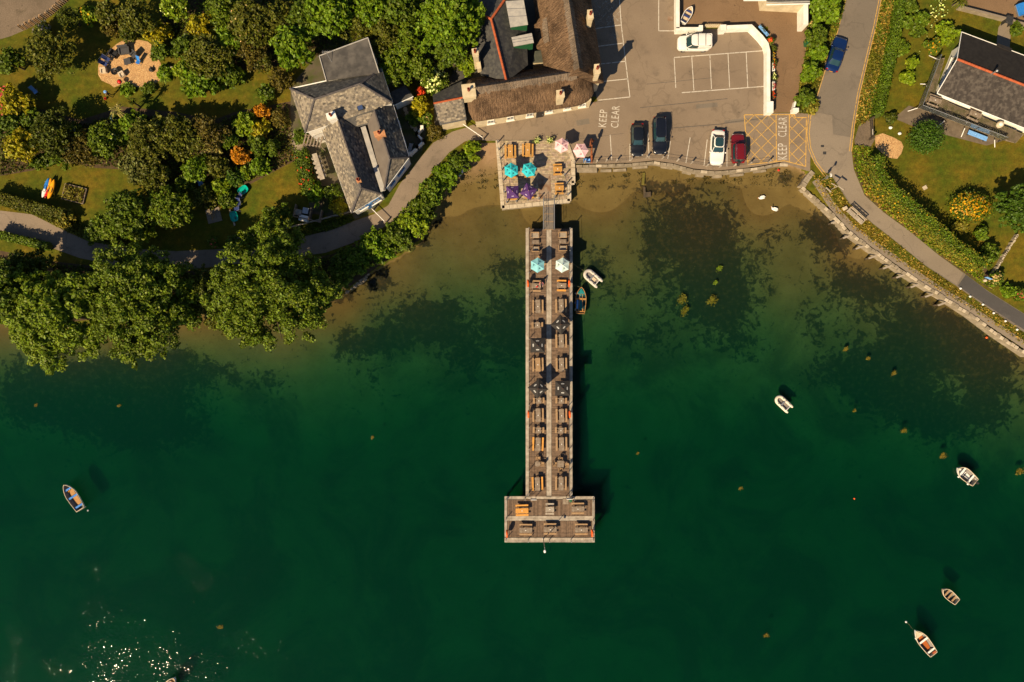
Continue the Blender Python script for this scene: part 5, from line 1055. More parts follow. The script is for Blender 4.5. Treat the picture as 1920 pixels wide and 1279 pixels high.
for k, y in enumerate((110, 128, 146, 164, 182)):
    o_ = ('first', 'second', 'third', 'fourth', 'fifth')[k]; t = thing('planter_box', f'{o_} flower box down the straight yard wall', 'planter', P(1447.5, y), 0, 'flower boxes on the yard wall')
    mb = MB(); mb.box((0, 0, .48), (.30, 1.1, .28)); obj('box', mb, MT['white_pl'] if k % 2 else MT['dark_metal'], t); mb = MB(); mb.box((-.12, 0, .18), (.05, .9, .34)); obj('bracket', mb, MT['dark_metal'], t)
    C = np.c_[NR.normal(size=40) * .10, NR.uniform(-.5, .5, 40), NR.uniform(.62, .78, 40)]; link('foliage', leaf_cards('foliage', C, NR.normal(size=(40, 3)) + np.array([0, 0, 1.0]), NR.uniform(.06, .12, 40), kcols('mid' if k % 2 else 'dark', 40)), t)
    C = C[:14] + np.array([0, 0, .08]); link('blossom', leaf_cards('blossom', C, np.tile([0, 0, 1.0], (14, 1)), NR.uniform(.05, .1, 14), kcols(('gold', 'red', 'white', 'pink', 'red')[k], 14), .9), t)
t = thing('planter_box', 'white trough along the slanting part of the yard wall', 'planter', P(1428, 62), -.85); mb = MB(); mb.box((0, .1, .5), (1.7, .3, .28)); obj('box', mb, MT['light_blue'], t); C = np.c_[NR.uniform(-.8, .8, 50), NR.normal(size=50) * .08 + .1, NR.uniform(.62, .75, 50)]; link('foliage', leaf_cards('foliage', C, NR.normal(size=(50, 3)) + np.array([0, 0, 1.0]), NR.uniform(.06, .1, 50), kcols('dark', 50)), t)
plant('shrub', 'scarlet geranium spilling over the bend of the yard wall', 'flowers', 1443, 77, 7, 1.4, 'mid', 'shrub', flowers='red', fl_n=60, leaf=.1)
for y, lb in ((90, 'dark potted ball plant behind the wall bend'), (118, 'second dark potted plant behind the yard wall'), (146, 'lowest dark potted plant behind the yard wall')): plant('potted_plant', lb, 'plant', 1451, y, 4, .8, 'dark', 'shrub', leaf=.08)
H3 = thing('white_annexe', 'grey-roofed white annexe at the top of the yard', 'building', P(1480, -10)); LH = lambda a, b, z: P(a, b, z) - H3.location
rp = [LH(1437, 2, 3.0), LH(1437, -60, 4.2), LH(1520, -60, 4.2), LH(1518, 6, 3.0)]; roof(H3, rp, DARK_PAL); rp2 = [LH(1394, 0, 3.0), LH(1394, -40, 3.6), LH(1438, -40, 3.6), LH(1438, 0, 3.0)]; obj('roof_wing', slab(rp2), MT['dark_slate'], H3)
for k, (a, b, m_) in enumerate(((LH(1437, 9, 2.95), LH(1518, 7, 2.95), 'white_pl'), (LH(1437, 5, 3.06), LH(1518, 3, 3.06), 'lead'), (LH(1394, 1, 2.95), LH(1437, 1, 2.95), 'white_pl'))): kb = MB(); kb.path([a, b], .07, 6); obj('gutter', kb, MT[m_], H3)
walls(H3, rp, 0, 'cream_wall', .2, 2.85); mb = MB(); mb.strip([tuple(LH(1511, y, 2.0)[:2]) for y in (6, 46)], .6, 2.0, 0, 2.0); obj('wing_wall', mb, MT['white_wall'], H3)

# --- deck house
H4 = thing('deck_house', 'white bungalow with dark roof, orange ridge and a raised deck', 'house', P(1850, 160)); L4 = lambda a, b, z: P(a, b, z) - H4.location
ra, rb_ = L4(1794.5, 111, 4.3), L4(1990, 187, 4.3); na, nb, s0, s1 = L4(1803, 60, 2.8), L4(1990, 130, 2.8), L4(1757, 175, 2.8), L4(1990, 268, 2.8)
roof(H4, [s0, s1, rb_, ra], None, 'streaked'); roof(H4, [nb, na, ra, rb_], None, 'shade_black_roof'); cap(H4, ra, rb_, .15, 'terracotta')  # far slope coloured near-black to carry its shade
bay = [L4(1869, 86, 3.0), L4(1871, 81, 2.9), L4(1898, 91, 2.9), L4(1896, 97, 3.0)]; obj('roof_bay', slab(bay, .1), MT['shade_black_roof'], H4)
for a, b in ((s0, s1), (na, nb), (na, ra), (ra, s0)): kb = MB(); kb.path([a, b], .05, 6); obj('barge_board', kb, MT['white_pl'], H4)
wl4, wq = walls(H4, [s0, s1, nb, na], 0, 'white_wall', .95)
ga = MB(); ga.add([wq[0] + Vector((0, 0, 2.74)), wq[3] + Vector((0, 0, 2.74)), (wq[0] + wq[3]) / 2 + Vector((.1, 0, 4.1))], [(0, 1, 2)]); obj('gable', ga, MT['white_wall'], H4)
for t_ in (.1, .28, .42): window(H4, wq[0], wq[1], t_, 1.8, 1.0, 2.5, 'white_pl')
window(H4, wq[3], wq[0], .35, 1.5, 1.1, 2.4, 'white_pl'); window(H4, wq[3], wq[0], .72, 1.7, 1.0, 2.5, 'white_pl')
fl = MB(); q = L4(1869, 133, 5.2); fl.tube((q.x, q.y, 3.6), q, .09, .09, 10); fl.lathe([(.16, 0), (.16, .1), (.02, .2)], q, 10); obj('flue', fl, MT['steel'], H4)
DK = thing('raised_deck', 'weathered grey raised deck wrapped round the white bungalow', 'deck', P(1810, 210)); LD = lambda a, b, z: P(a, b, z) - DK.location
dp = [LD(1722, 202, .9), LD(1757, 112, .9), LD(1772, 108, .9), LD(1752, 180, .9), LD(1920, 252, .9), LD(1905, 268, .9), LD(1880, 262, .9)]; mb = MB(); mb.prism(dp, .74, .86); obj('deck_frame', mb, MT['wood_grey'], DK)
ux = (LD(1880, 262, 0) - LD(1722, 202, 0)); ux.z = 0; Ln = ux.length; ux.normalize(); vy = Vector((-ux.y, ux.x, 0)); org = LD(1722, 202, .9); polyw = [((p - org).dot(ux), (p - org).dot(vy)) for p in dp]
y = 0.0; bi = 0
while y < 8:
    xs_ = [x for x in np.arange(-3, 16, .1) if inpoly(np.array([x]), np.array([y + .06]), polyw)[0]]
    if xs_:
        runs = [[xs_[0], xs_[0]]]
        for x in xs_[1:]:
            if x - runs[-1][1] < .15: runs[-1][1] = x
            else: runs.append([x, x])
        for r0, r1_ in runs:
            if r1_ - r0 > .3:
                mb = MB(); c_ = org + ux * ((r0 + r1_) / 2) + vy * (y + .07); mb.box((c_.x, c_.y, .88), (r1_ - r0, .185, .04), math.atan2(ux.y, ux.x)); obj('deck_board', mb, MT['deck_house'], DK); bi += 1
    y += .20
rail = [LD(1757, 108, .9), LD(1738, 158, .9), LD(1722, 202, .9), LD(1775, 222, .9), LD(1828, 242, .9), LD(1880, 262, .9)]
for p in rail:
    mb = MB(); mb.tube((p.x, p.y, 0), (p.x, p.y, 1.9), .05, n=8); obj('post', mb, MT['dark_metal'], DK)
for a, b in zip(rail[:-1], rail[1:]):
    mb = MB(); mb.tube((a.x, a.y, 1.9), (b.x, b.y, 1.9), .035, n=6); obj('handrail', mb, MT['steel'], DK)
    gm = glass_mat('balustrade_glass', (.6, .65, .65)) if 'bal' not in MT else MT['bal']; MT['bal'] = gm; gm.node_tree.nodes['Principled BSDF'].inputs['Transmission Weight'].default_value = .95
    mb = MB(); m_ = (a + b) / 2; d_ = b - a; mb.box((m_.x, m_.y, 1.38), (d_.length - .15, .015, .9), math.atan2(d_.y, d_.x)); obj('glass_panel', mb, gm, DK)
for a in ((1722, 202), (1745, 158), (1757, 110), (1772, 226), (1810, 240), (1866, 262)):
    p = LD(*a, .9); mb = MB(); o_ = (p - LD(1800, 190, 0)); o_.z = 0; o_.normalize(); mb.tube((p.x + o_.x * .9, p.y + o_.y * .9, .05), (p.x, p.y, .8), .05, n=6); obj('strut', mb, MT['white_pl'], DK)
# ------------------------------------------------------------------ quay, sea wall, terrace
def stone_wall(name, label, pl, ht_top, depth, w, stone_len, mat='stone', jitter=.05, pale=None):
    """wall along a polyline: a core plus separate coping stones (parts)"""
    pts = [tuple(P(a, b, ht_top)[:2]) for a, b in pl]; t = thing(name, label, 'wall', (*pts[0], 0)); o = Vector((*pts[0], 0)); loc = [(p[0] - o.x, p[1] - o.y) for p in pts]
    mb = MB(); mb.strip(loc, w * .92, ht_top - .10, 0, depth); obj('wall_core', mb, MT[mat], t)
    rs = resample(loc, stone_len)
    for i in range(len(rs) - 1):
        a, b = Vector(rs[i]), Vector(rs[i + 1]); d = b - a; c = (a + b) / 2; ln = d.length * R.uniform(.92, .985); mb = MB()
        mb.box((c.x + R.uniform(-1, 1) * jitter, c.y + R.uniform(-1, 1) * jitter, ht_top - .05 + R.uniform(-.02, .03)), (ln, w * R.uniform(.92, 1.06), .20), math.atan2(d.y, d.x) + R.uniform(-.02, .02), 0, None, .96)
        obj('coping_stone', mb, MT[pale] if pale and R.random() < .35 else MT[mat], t)
    return t
stone_wall('quay_wall', 'pale stone quay wall along the bottom of the car park', [(1080, 312), (1140, 311), (1185, 309), (1225, 305), (1262, 310), (1300, 320), (1340, 324), (1380, 321), (1420, 316), (1462, 308), (1478, 309)], .05, 1.6, .32, .9, 'stone', .03, 'stone_pale')
stone_wall('sea_wall', 'long stone sea wall beside the shore path', [(1504, 352), (1530, 374), (1559, 400), (1592, 436), (1640, 472), (1684, 503), (1720, 527), (1772, 559), (1823, 592), (1868, 626), (1930, 668)], .10, 3.2, .36, .55, 'stone', .09, 'stone_pale')
stone_wall('return_wall', 'short dark rubble wall turning in from the sea wall corner', [(1524, 322), (1514, 334), (1504, 350)], .12, 1.8, .7, .6, 'stone', .06)
# lower toe of the quay: rough steps and boulders on the beach
QS = thing('quay_footing', 'broken concrete footing along the foot of the quay wall', 'footing', P(1150, 322, -.7)); 
for k, (a, b, w, h, z, rz) in enumerate(((1100, 319, 42, 8, -.3, 0), (1136, 320, 22, 5, -.55, .02), (1162, 319, 26, 5, -.6, .06), (1200, 314, 30, 4, -.6, .08), (1250, 314, 24, 4, -.7, -.12), (1288, 323, 18, 5, -.75, -.22), (1312, 328, 16, 6, -.85, -.08), (1345, 330, 18, 6, -.85, .02), (1382, 328, 26, 4, -.8, .08), (1425, 321, 24, 4, -.6, .1))):
    mb = MB(); q = P(a, b, z) - QS.location; mb.box((q.x, q.y, q.z - .25), (w / S, h / S, .6), rz, 0, None, .93); obj('footing_block', mb, MT['stone'], QS)
strip_o = MB(); strip_o.strip([tuple(P(a, b)[:2]) for a, b in ((1528, 338), (1560, 386), (1600, 430), (1650, 467), (1700, 502), (1760, 543), (1800, 566), (1850, 600), (1925, 650))], .9, .035); obj('wall_walk', strip_o, MT['road_pale'], bpy.data.objects['sea_wall'], loc=tuple(-bpy.data.objects['sea_wall'].location))
for k, (a, b) in enumerate(((1568, 412), (1590, 440), (1614, 460), (1638, 478), (1665, 497), (1690, 514), (1717, 532), (1744, 550), (1768, 566))):
    o_ = ('first', 'second', 'third', 'fourth', 'fifth', 'sixth', 'seventh', 'eighth', 'ninth')[k]; t = thing('wall_groyne', f'{o_} stub of pale timber on the sea wall face from the corner', 'timber', P(a - 2, b + 4, -.15), .35, 'timber stubs on the sea wall')
    mb = MB(); mb.box((0, 0, 0), (1.0, .22, .2)); obj('beam', mb, MT['wood_pale'], t); mb = MB(); mb.box((-.35, 0, -.95), (.2, .2, 1.9)); obj('post', mb, MT['pile'], t)
    bz = bed_at(a - 2, b + 4)
TE = thing('terrace', 'paved stone terrace with tables jutting onto the beach', 'terrace', P(1005, 325)); LT = lambda a, b, z=.1: P(a, b, z) - TE.location
tp = [(931, 263), (1062, 261), (1076, 300), (1077, 344), (1069, 346), (1069, 378), (941, 391)]; mb = MB(); mb.prism([LT(*p) for p in tp], -2.2, .05); obj('retaining_wall', mb, MT['stone'], TE)
V, F, Cc = [], [], []; mb = MB()
for iy in range(0, 42):
    x = 928 + R.uniform(-4, 0); y = 261 + iy * 3.15 * 1.0
    while x < 1080:
        w = R.uniform(4.5, 8.5); cx = np.array([x, x + w, x + w, x]) + 0.0; cy = np.array([y, y, y + 3.0, y + 3.0])
        if inpoly(cx, cy, tp).all():
            q0, q1_ = LT(x + .12, y + 2.9), LT(x + w - .12, y + .12); mb.box(((q0.x + q1_.x) / 2, (q0.y + q1_.y) / 2, .065 + R.uniform(-.006, .006)), (q1_.x - q0.x, q1_.y - q0.y, .07)); c = np.array((.36, .285, .20)) * R.uniform(.72, 1.22) * np.array((1, R.uniform(.95, 1.04), R.uniform(.9, 1.1))); Cc += [c] * 8
        x += w
me = mesh_of(mb, 'paving_slabs', MT['paver']); setcol(me, np.array(Cc)); o = link('paving_slabs', me, TE); o['kind'] = 'stuff'
for i in range(len(tp)):
    a, b = tp[i], tp[(i + 1) % len(tp)]
    if i in (0,): continue
    n = max(1, int(math.dist(a, b) / 13))
    for k in range(n):
        p, q = LT(a[0] + (b[0] - a[0]) * k / n, a[1] + (b[1] - a[1]) * k / n), LT(a[0] + (b[0] - a[0]) * (k + .96) / n, a[1] + (b[1] - a[1]) * (k + .96) / n); d = q - p; inw = Vector((-d.y, d.x, 0)).normalized() * .2; c = (p + q) / 2
        if (c + inw - LT(1005, 325)).length > (c - LT(1005, 325)).length: inw = -inw
        m2 = MB(); m2.box((c.x + inw.x * .6, c.y + inw.y * .6, .09), (d.length, .5, .13), math.atan2(d.y, d.x)); obj('coping_stone', m2, MT['stone_pale'], TE)
m2 = MB(); q = LT(1021, 350); m2.box((q.x, q.y, .112), (24 / S, 46 / S, .02), .06); obj('rusty_plate', m2, MT['rust_plate'], TE)
def railing(name, label, pl, z, h=1.0, post=.05, step=None, cat='railing', mat='steel', rails=(1.0, .55), world_posts=None):
    t = thing(name, label, cat, P(*pl[0], z)); pts = [P(a, b, z) - t.location for a, b in pl]
    for p in pts: mb = MB(); mb.box((p.x, p.y, h / 2), (post * 1.6, post * 1.6, h)); mb.box((p.x, p.y, h + .015), (post * 2.4, post * 2.4, .03)); obj('post', mb, MT[mat], t)
    for f in rails:
        mb = MB(); mb.path([(p.x, p.y, h * f - .03) for p in pts], .016, 5); obj('cable', mb, MT['dark_metal'], t)
    return t
railing('terrace_railing', 'post and chain railing down the beach side of the terrace', [(933, 268), (935, 282), (938, 299), (941, 319), (944, 339), (946, 362), (950, 381), (968, 379), (989, 376), (1010, 374)], .1, 1.05, .07)
railing('terrace_railing', 'post and chain railing round the gangway corner of the terrace', [(1040, 371), (1064, 367), (1062, 345), (1058, 330)], .1, 1.05, .07)
railing('quay_railing', 'long row of quay posts and chains in front of the parked cars', [(1076, 307), (1096, 306), (1118, 305), (1136, 303), (1155, 303), (1183, 300.5), (1211, 297), (1241, 298), (1269, 302.5), (1295, 307), (1324, 312), (1348, 314), (1375, 312), (1404, 308.5), (1440, 304.5)], .02, .95, .09, mat='wood_pale', rails=(.95, .5))

# ------------------------------------------------------------------ pier
ZD = .05
PR = thing('pier', 'long T-shaped timber pier with grey decking and pale edge boards', 'pier', P(1030, 720, 0)); LP = lambda a, b, z=ZD: P(a, b, z) - PR.location
mb = MB(); Cc = []
def deck_rows(x0, x1, y0, y1, along_x=True, base=(.150, .100, .068)):
    step = 2.05
    if along_x:
        y = y0
        while y < y1 - .5:
            a, b = LP(x0, y + step - .16), LP(x1, y); sp_ = R.uniform(.3, .7); xm = a.x + (b.x - a.x) * sp_
            for xa, xb in ((a.x, xm - .006), (xm + .006, b.x)):
                mb.box(((xa + xb) / 2, (a.y + b.y) / 2, ZD - .02 + R.uniform(-.003, .003)), (xb - xa, b.y - a.y, .04)); Cc.extend([np.array(base) * R.uniform(.70, 1.28)] * 8)
            y += step
    else:
        x = x0
        while x < x1 - .5:
            a, b = LP(x, y1), LP(min(x + step - .16, x1), y0); mb.box(((a.x + b.x) / 2, (a.y + b.y) / 2, ZD - .02 + R.uniform(-.003, .003)), (b.x - a.x, b.y - a.y, .04)); Cc.extend([np.array(base) * R.uniform(.70, 1.28)] * 8); x += step
deck_rows(992.5, 1024, 429, 930); deck_rows(1034.5, 1067, 429, 930); deck_rows(952, 1110, 937, 967, False); deck_rows(952, 1110, 977, 1007, False)
me = mesh_of(mb, 'decking', MT['deck']); setcol(me, np.array(Cc)); o = link('decking', me, PR); o['kind'] = 'stuff'
def boards(x0, x1, y0, y1, step, lift=.015, vertical=True, n=1):
    """pale boards laid end to end; each is a part"""
    for j in range(n):
        s0_, s1_ = (x0 + (x1 - x0) * j / n, x0 + (x1 - x0) * (j + 1) / n) if vertical else (y0 + (y1 - y0) * j / n, y0 + (y1 - y0) * (j + 1) / n)
        p = y0 if vertical else x0; end = y1 if vertical else x1
        while p < end - 2:
            q = min(p + step * R.uniform(.85, 1.15), end)
            a, b = (LP(s0_ + .12, q - .2), LP(s1_ - .12, p)) if vertical else (LP(p, s1_ - .12), LP(q - .2, s0_ + .12)); m2 = MB(); m2.box(((a.x + b.x) / 2, (a.y + b.y) / 2, ZD + lift - .03 + R.uniform(0, .006)), (b.x - a.x, b.y - a.y, .06)); obj('edge_board' if lift > .03 else 'walkway_board', m2, MT['wood_pale'], PR); p = q
boards(1024.6, 1034.0, 429, 930, 62, .012, True, 2); boards(985.6, 992, 428, 930, 60, .05); boards(1067.4, 1073.6, 428, 930, 60, .05)
boards(946, 1115, 967.5, 976.5, 60, .012, False, 2); boards(946, 1115, 1008, 1017, 30, .05, False); boards(946, 986, 930.5, 936.5, 40, .05, False); boards(1073, 1115, 930.5, 936.5, 42, .05, False); boards(986, 1073, 931, 936, 44, .012, False); boards(946, 951, 937, 1007, 70, .05); boards(1110.5, 1115, 937, 1007, 70, .05)
m2 = MB()
for x0, x1, y0, y1 in ((987, 1072, 430, 929), (948, 1113, 931, 1015)): a, b = LP(x0, y1), LP(x1, y0); m2.box(((a.x + b.x) / 2, (a.y + b.y) / 2, ZD - .17), (b.x - a.x, b.y - a.y, .22))
obj('deck_frame', m2, MT['pile'], PR)
for k, y in enumerate(range(436, 930, 54)):
    for x in (991, 1030, 1069):
        bz = bed_at(x, y); q = LP(x, y); m2 = MB(); m2.tube((q.x, q.y, bz - .5), (q.x, q.y, ZD - .28), .16, n=10); obj('pile', m2, MT['pile'], PR)
for x in (952, 990, 1030, 1070, 1109):
    for y in (936, 974, 1012): q = LP(x, y); m2 = MB(); m2.tube((q.x, q.y, -6.2), (q.x, q.y, ZD - .28), .17, n=10); obj('pile', m2, MT['pile'], PR)
m2 = MB(); q = LP(1060.5, 940); m2.box((q.x, q.y, ZD + .03), (11 / S, 11 / S, .05)); obj('hatch', m2, MT['wood_grey'], PR)
railing('pier_railing', 'thin cable railing along the pier edge away from the dinghies', [(991.5, 430)] + [(991.5, y) for y in range(472, 930, 41)] + [(992, 930)], ZD, 1.1, .045)
railing('pier_railing', 'thin cable railing along the pier edge beside the dinghies', [(1067.5, 430)] + [(1067.5, y) for y in range(472, 930, 41)] + [(1067.5, 929)], ZD, 1.1, .045)
railing('pier_railing', 'cable railing along the seaward end of the pier head', [(949, 938), (949, 972), (949, 1010), (990, 1012), (1030, 1012), (1070, 1012), (1112, 1010), (1112, 974), (1112, 939)], ZD, 1.1, .045)
railing('pier_railing', 'short railing on the shoulder of the pier head away from the dinghies', [(950, 934), (984, 934)], ZD, 1.1, .045); railing('pier_railing', 'short railing on the shoulder of the pier head nearest the moored motor dinghy', [(1076, 934), (1112, 934)], ZD, 1.1, .045)
GW_ = thing('gangway', 'narrow metal gangway joining terrace and pier', 'gangway', P(1029, 400, .1)); LG = lambda a, b, z=.12: P(a, b, z) - GW_.location
for k in range(4):
    a, b = LG(1020.5, 372 + 14.6 * (k + .96)), LG(1037.5, 372 + 14.6 * k); m2 = MB(); m2.box(((a.x + b.x) / 2, (a.y + b.y) / 2, .0), (b.x - a.x, b.y - a.y, .05)); obj('tread_panel', m2, pm('gangway_tread', (.12, .105, .095), (.16, .14, .12), 6, .8) if k == 0 else bpy.data.materials['gangway_tread'], GW_)
    m2 = MB(); a = LG(1020.5, 372 + 14.6 * (k + 1)); m2.box((LG(1029, 0).x, a.y, .03), (b.x - a.x, .06, .03)); obj('cross_bar', m2, MT['wood_tan'], GW_)
for x in (1019, 1039):
    m2 = MB(); a, b = LG(x, 431), LG(x, 371); m2.box((a.x, (a.y + b.y) / 2, .02), (.10, b.y - a.y, .16)); obj('side_beam', m2, MT['steel'], GW_)
    for f in (1.0, .55): m2 = MB(); m2.tube((a.x, a.y, f), (b.x, b.y, f), .022, n=6); obj('handrail', m2, MT['steel'], GW_)
    for k in range(5): m2 = MB(); yy = a.y + (b.y - a.y) * k / 4; m2.tube((a.x, yy, .05), (a.x, yy, 1.0), .022, n=6); obj('post', m2, MT['steel'], GW_)
# pier lamp
t = thing('pier_lamp', 'tall lamp post at the seaward edge of the pier head', 'lamp post', P(1018.5, 1010, ZD)); m2 = MB(); m2.tube((0, 0, 0), (0, 0, 4.0), .06, .045, 10); obj('pole', m2, MT['steel'], t); m2 = MB(); m2.tube((0, 0, 3.95), (.02, -.35, 4.05), .03, n=6); obj('arm', m2, MT['steel'], t); m2 = MB(); m2.ball((.02, -.42, 4.05), (.16, .22, .1)); obj('lamp_head', m2, MT['white_pl'], t, 50); m2 = MB(); m2.lathe([(.16, 0), (.16, .03), (.08, .06)], (0, 0, 0), 10); obj('base', m2, MT['steel'], t)
# notice boards on the pier head
for px, py, lb in ((1000, 932, 'notice board standing where pier stem meets head, far from the green bin'), (1066, 931, 'notice board beside the small green bin on the pier head')):
    t = thing('notice_board', lb, 'sign', P(px, py, ZD)); m2 = MB(); m2.box((0, 0, 1.3), (.75, .06, .8)); obj('board', m2, MT['white_pl'], t)
    for s_ in (-1, 1): m2 = MB(); m2.box((s_ * .32, .05, .85), (.06, .06, 1.7)); obj('leg', m2, MT['wood_grey'], t)
t = thing('litter_bin', 'small green bin on the pier head', 'bin', P(1069, 937, ZD)); m2 = MB(); m2.lathe([(.15, 0), (.19, .55), (.2, .6), (.17, .6), (.15, .2)], (0, 0, 0), 12); obj('body', m2, MT['green_pl'], t, 40); m2 = MB(); m2.lathe([(.21, .58), (.21, .66), (.02, .7)], (0, 0, 0), 12); obj('lid', m2, MT['green_pl'], t, 40)
for px, py, lb in ((990, 531, 'orange lifebuoy on the near-shore pier railing away from the dinghies'), (1068, 531, 'orange lifebuoy on the pier railing next to the rowing dinghy'), (991, 777, 'orange lifebuoy halfway along the pier away from the dinghies'), (1069, 777, 'orange lifebuoy halfway along the pier on the dinghy side'), (950.5, 1002, 'orange lifebuoy at the bare corner of the pier head'), (1111, 1001, 'orange lifebuoy at the pier head corner facing the open motor boats')):
    t = thing('lifebuoy', lb, 'lifebuoy', P(px, py, 1.3) * 1.0, 0, 'lifebuoys on the pier railing'); t.location.z = ZD; m2 = MB(); ring = [(0, .40 * math.cos(a), .95 + .40 * math.sin(a)) for a in np.linspace(0, 2 * math.pi, 22)[:-1]]; m2.path(ring, .11, 8, 0, True); obj('ring', m2, MT['orange_pl'], t, 60)
    m2 = MB(); m2.tube((-.05, 0, .95), (.05, 0, .95), .38, n=20); obj('housing', m2, MT['orange_pl'], t); m2 = MB(); m2.box((0, 0, .5), (.05, .05, 1.0)); obj('post', m2, MT['steel'], t)

# ------------------------------------------------------------------ picnic tables, seats, parasols
def picnic(label, px, py, vertical, L=1.75, top='wood_grey', seat='wood_tan', z=ZD, group='picnic tables on the pier', rz=None, seats=(1, 1), spread=.62):
    t = thing('picnic_table', label, 'table', P(px, py, z + .4), 0, group); t.location.z = z; t.rotation_euler = (0, 0, (math.pi / 2 if vertical else 0) if rz is None else rz)
    m2 = MB()
    for k in range(4): m2.box((R.uniform(-.01, .01), -.24 + k * .16, .735 + R.uniform(-.003, .003)), (L, .145, .04))
    for s_ in (-1, 1): m2.box((s_ * L * .36, 0, .695), (.07, .58, .05))
    t.rotation_euler.z += R.uniform(-.035, .035); t.location.x += R.uniform(-.05, .05); t.location.y += R.uniform(-.06, .06)
    obj('table_top', m2, MT[top], t); hc = MB(); hc.lathe([(.06, .757), (.06, .785), (.01, .79)], (0, 0, 0), 10); obj('parasol_hole_cap', hc, MT['white_pl'], t)
    for s_, on in zip((-1, 1), seats):
        if not on: continue
        m2 = MB(); m2.box((0, s_ * spread, .44), (L, .24, .05)); obj('seat', m2, MT[seat], t)
    for s_ in (-1, 1):
        m2 = MB()
        for q in (-1, 1): m2.tube((s_ * L * .36, q * .5, 0), (s_ * L * .36, q * .2, .68), .045, n=6)
        m2.box((s_ * L * .36, 0, .38), (.05, 2 * spread + .3, .09)); obj('leg_frame', m2, MT[top], t)
    return t
DS, OS_ = 'on the dinghy side of the pier', 'on the pier side away from the dinghies'
for y, kd, (tl, sl_), (tr, sr) in ((574, 'first long', ('wood_grey', 'wood_tan'), ('wood_grey', 'wood_tan')), (684, 'third long', ('wood_tan', 'wood_tan'), ('wood_grey', 'wood_tan')), (779, 'fourth long', ('wood_grey', 'wood_tan'), ('wood_grey', 'wood_tan')),
                      (833, 'fifth long', ('wood_grey', 'wood_orange'), ('wood_grey', 'wood_tan')), (906.5, 'last long', ('wood_grey', 'wood_orange'), ('wood_grey', 'wood_tan'))):
    picnic(f'{kd} picnic table from the shore {OS_}', 1008, y, True, top=tl, seat=sl_); picnic(f'{kd} picnic table from the shore {DS}', 1052, y, True, top=tr, seat=sr)
picnic('second long picnic table from the shore ' + DS, 1052, 640, True)
for y, kd in ((751.5, 'second'), (806, 'third')): picnic(f'{kd} short picnic table from the shore {OS_}', 1010, y, True, .75, seat='wood_tan'); picnic(f'{kd} short picnic table from the shore {DS}', 1051.5, y, True, .75, seat='wood_tan')
picnic('first short picnic table from the shore ' + OS_, 1007.5, 610, True, .75)
picnic('grey-topped table with the seated guest on the pier', 1006, 536, False, 1.2); picnic('picnic table with two orange benches by the rowing dinghy', 1053, 536, False, 1.2, seat='wood_orange')
for (a, b), lb in (((1008, 649), 'table hidden under the upper black parasol away from the dinghies'), ((1051, 610), 'table hidden under the upper black parasol on the dinghy side'), ((1009, 726), 'table hidden under the lower black parasol away from the dinghies'), ((1055, 726), 'table hidden under the lower black parasol on the dinghy side')): picnic(lb, a, b, False, 1.0)
for (a, b), lb in (((1010, 495), 'diagonal table under the pale blue parasol away from the dinghies'), ((1056, 495), 'diagonal table under the pale blue parasol on the dinghy side')): picnic(lb, a, b, False, 1.5, rz=.8)
for (a, b), tp_, st_, lb in (((979, 957), 'wood_orange', 'wood_orange', 'bright orange picnic table on the pier head'), ((1030, 955), 'wood_pale', 'wood_pale', 'pale short picnic table in the middle of the pier head'), ((1083, 953), 'wood_grey', 'wood_tan', 'grey picnic table on the pier head below the green bin'), ((985, 993), 'wood_grey', 'wood_tan', 'seaward corner table of the pier head nearest the orange table'), ((1032, 992), 'wood_grey', 'wood_tan', 'seaward middle table of the pier head beside the lamp post'), ((1090, 992), 'wood_grey', 'wood_tan', 'seaward corner table of the pier head below the grey one')):
    picnic(lb, a, b, False, 1.65 if 'short' not in lb else 1.1, tp_, st_)
for (a, b), v, lb in (((957, 285), True, 'yellow timber table in the top corner of the terrace nearest the beach'), ((990, 282), True, 'yellow timber table beside the flower tubs on the terrace'), ((1045, 318), False, 'yellow timber table on the terrace below the pink parasols'), ((1048, 353), False, 'yellow timber table beside the gangway'), ((960, 324), False, 'yellow table under the turquoise parasol nearest the beach'), ((992, 323), False, 'yellow table under the inner turquoise parasol'), ((961, 364), False, 'yellow table under the square-set purple parasol'), ((993, 363), False, 'yellow table under the turned purple parasol')):
    picnic(lb, a, b, v, 1.75 if v else 1.15, 'wood_new', 'wood_new', .1, 'picnic tables on the terrace')
def sofa(label, px, py, rz, w=1.1, d=.72, arms=True, mat='wood_tan', name='deck_sofa'):
    t = thing(name, label, 'sofa', P(px, py, .5), rz, 'lounge seats at the shore end of the pier'); t.location.z = ZD; m2 = MB()
    for k in range(5): m2.box((0, -d / 2 + .1 + k * (d - .2) / 4, .38), (w - .16, .10, .03))
    obj('seat_slats', m2, MT['wood_pale'], t); m2 = MB(); m2.box((0, d / 2 - .04, .62), (w, .07, .5)); obj('backrest', m2, MT[mat], t)
    for s_ in (-1, 1): m2 = MB(); m2.box((s_ * (w / 2 - .04), -.02, .58), (.08, d, .06)); obj('armrest', m2, MT[mat], t)
    for sx in (-1, 1):
        for sy in (-1, 1): m2 = MB(); m2.box((sx * (w / 2 - .05), sy * (d / 2 - .08), .29), (.07, .07, .56)); obj('leg', m2, MT[mat], t)
    m2 = MB(); m2.box((0, -d / 2 + .03, .33), (w - .1, .05, .10)); obj('front_rail', m2, MT[mat], t); return t
sofa('slatted lounge sofa at the shore end of the pier away from the dinghies', 1003, 441, 0); sofa('slatted lounge sofa at the shore end of the pier on the dinghy side', 1055, 440.5, 0)
sofa('second lounge seat facing the shore away from the dinghies', 1004, 467.5, math.pi, .95); sofa('second lounge seat facing the shore on the dinghy side', 1055, 466, math.pi, 1.1)
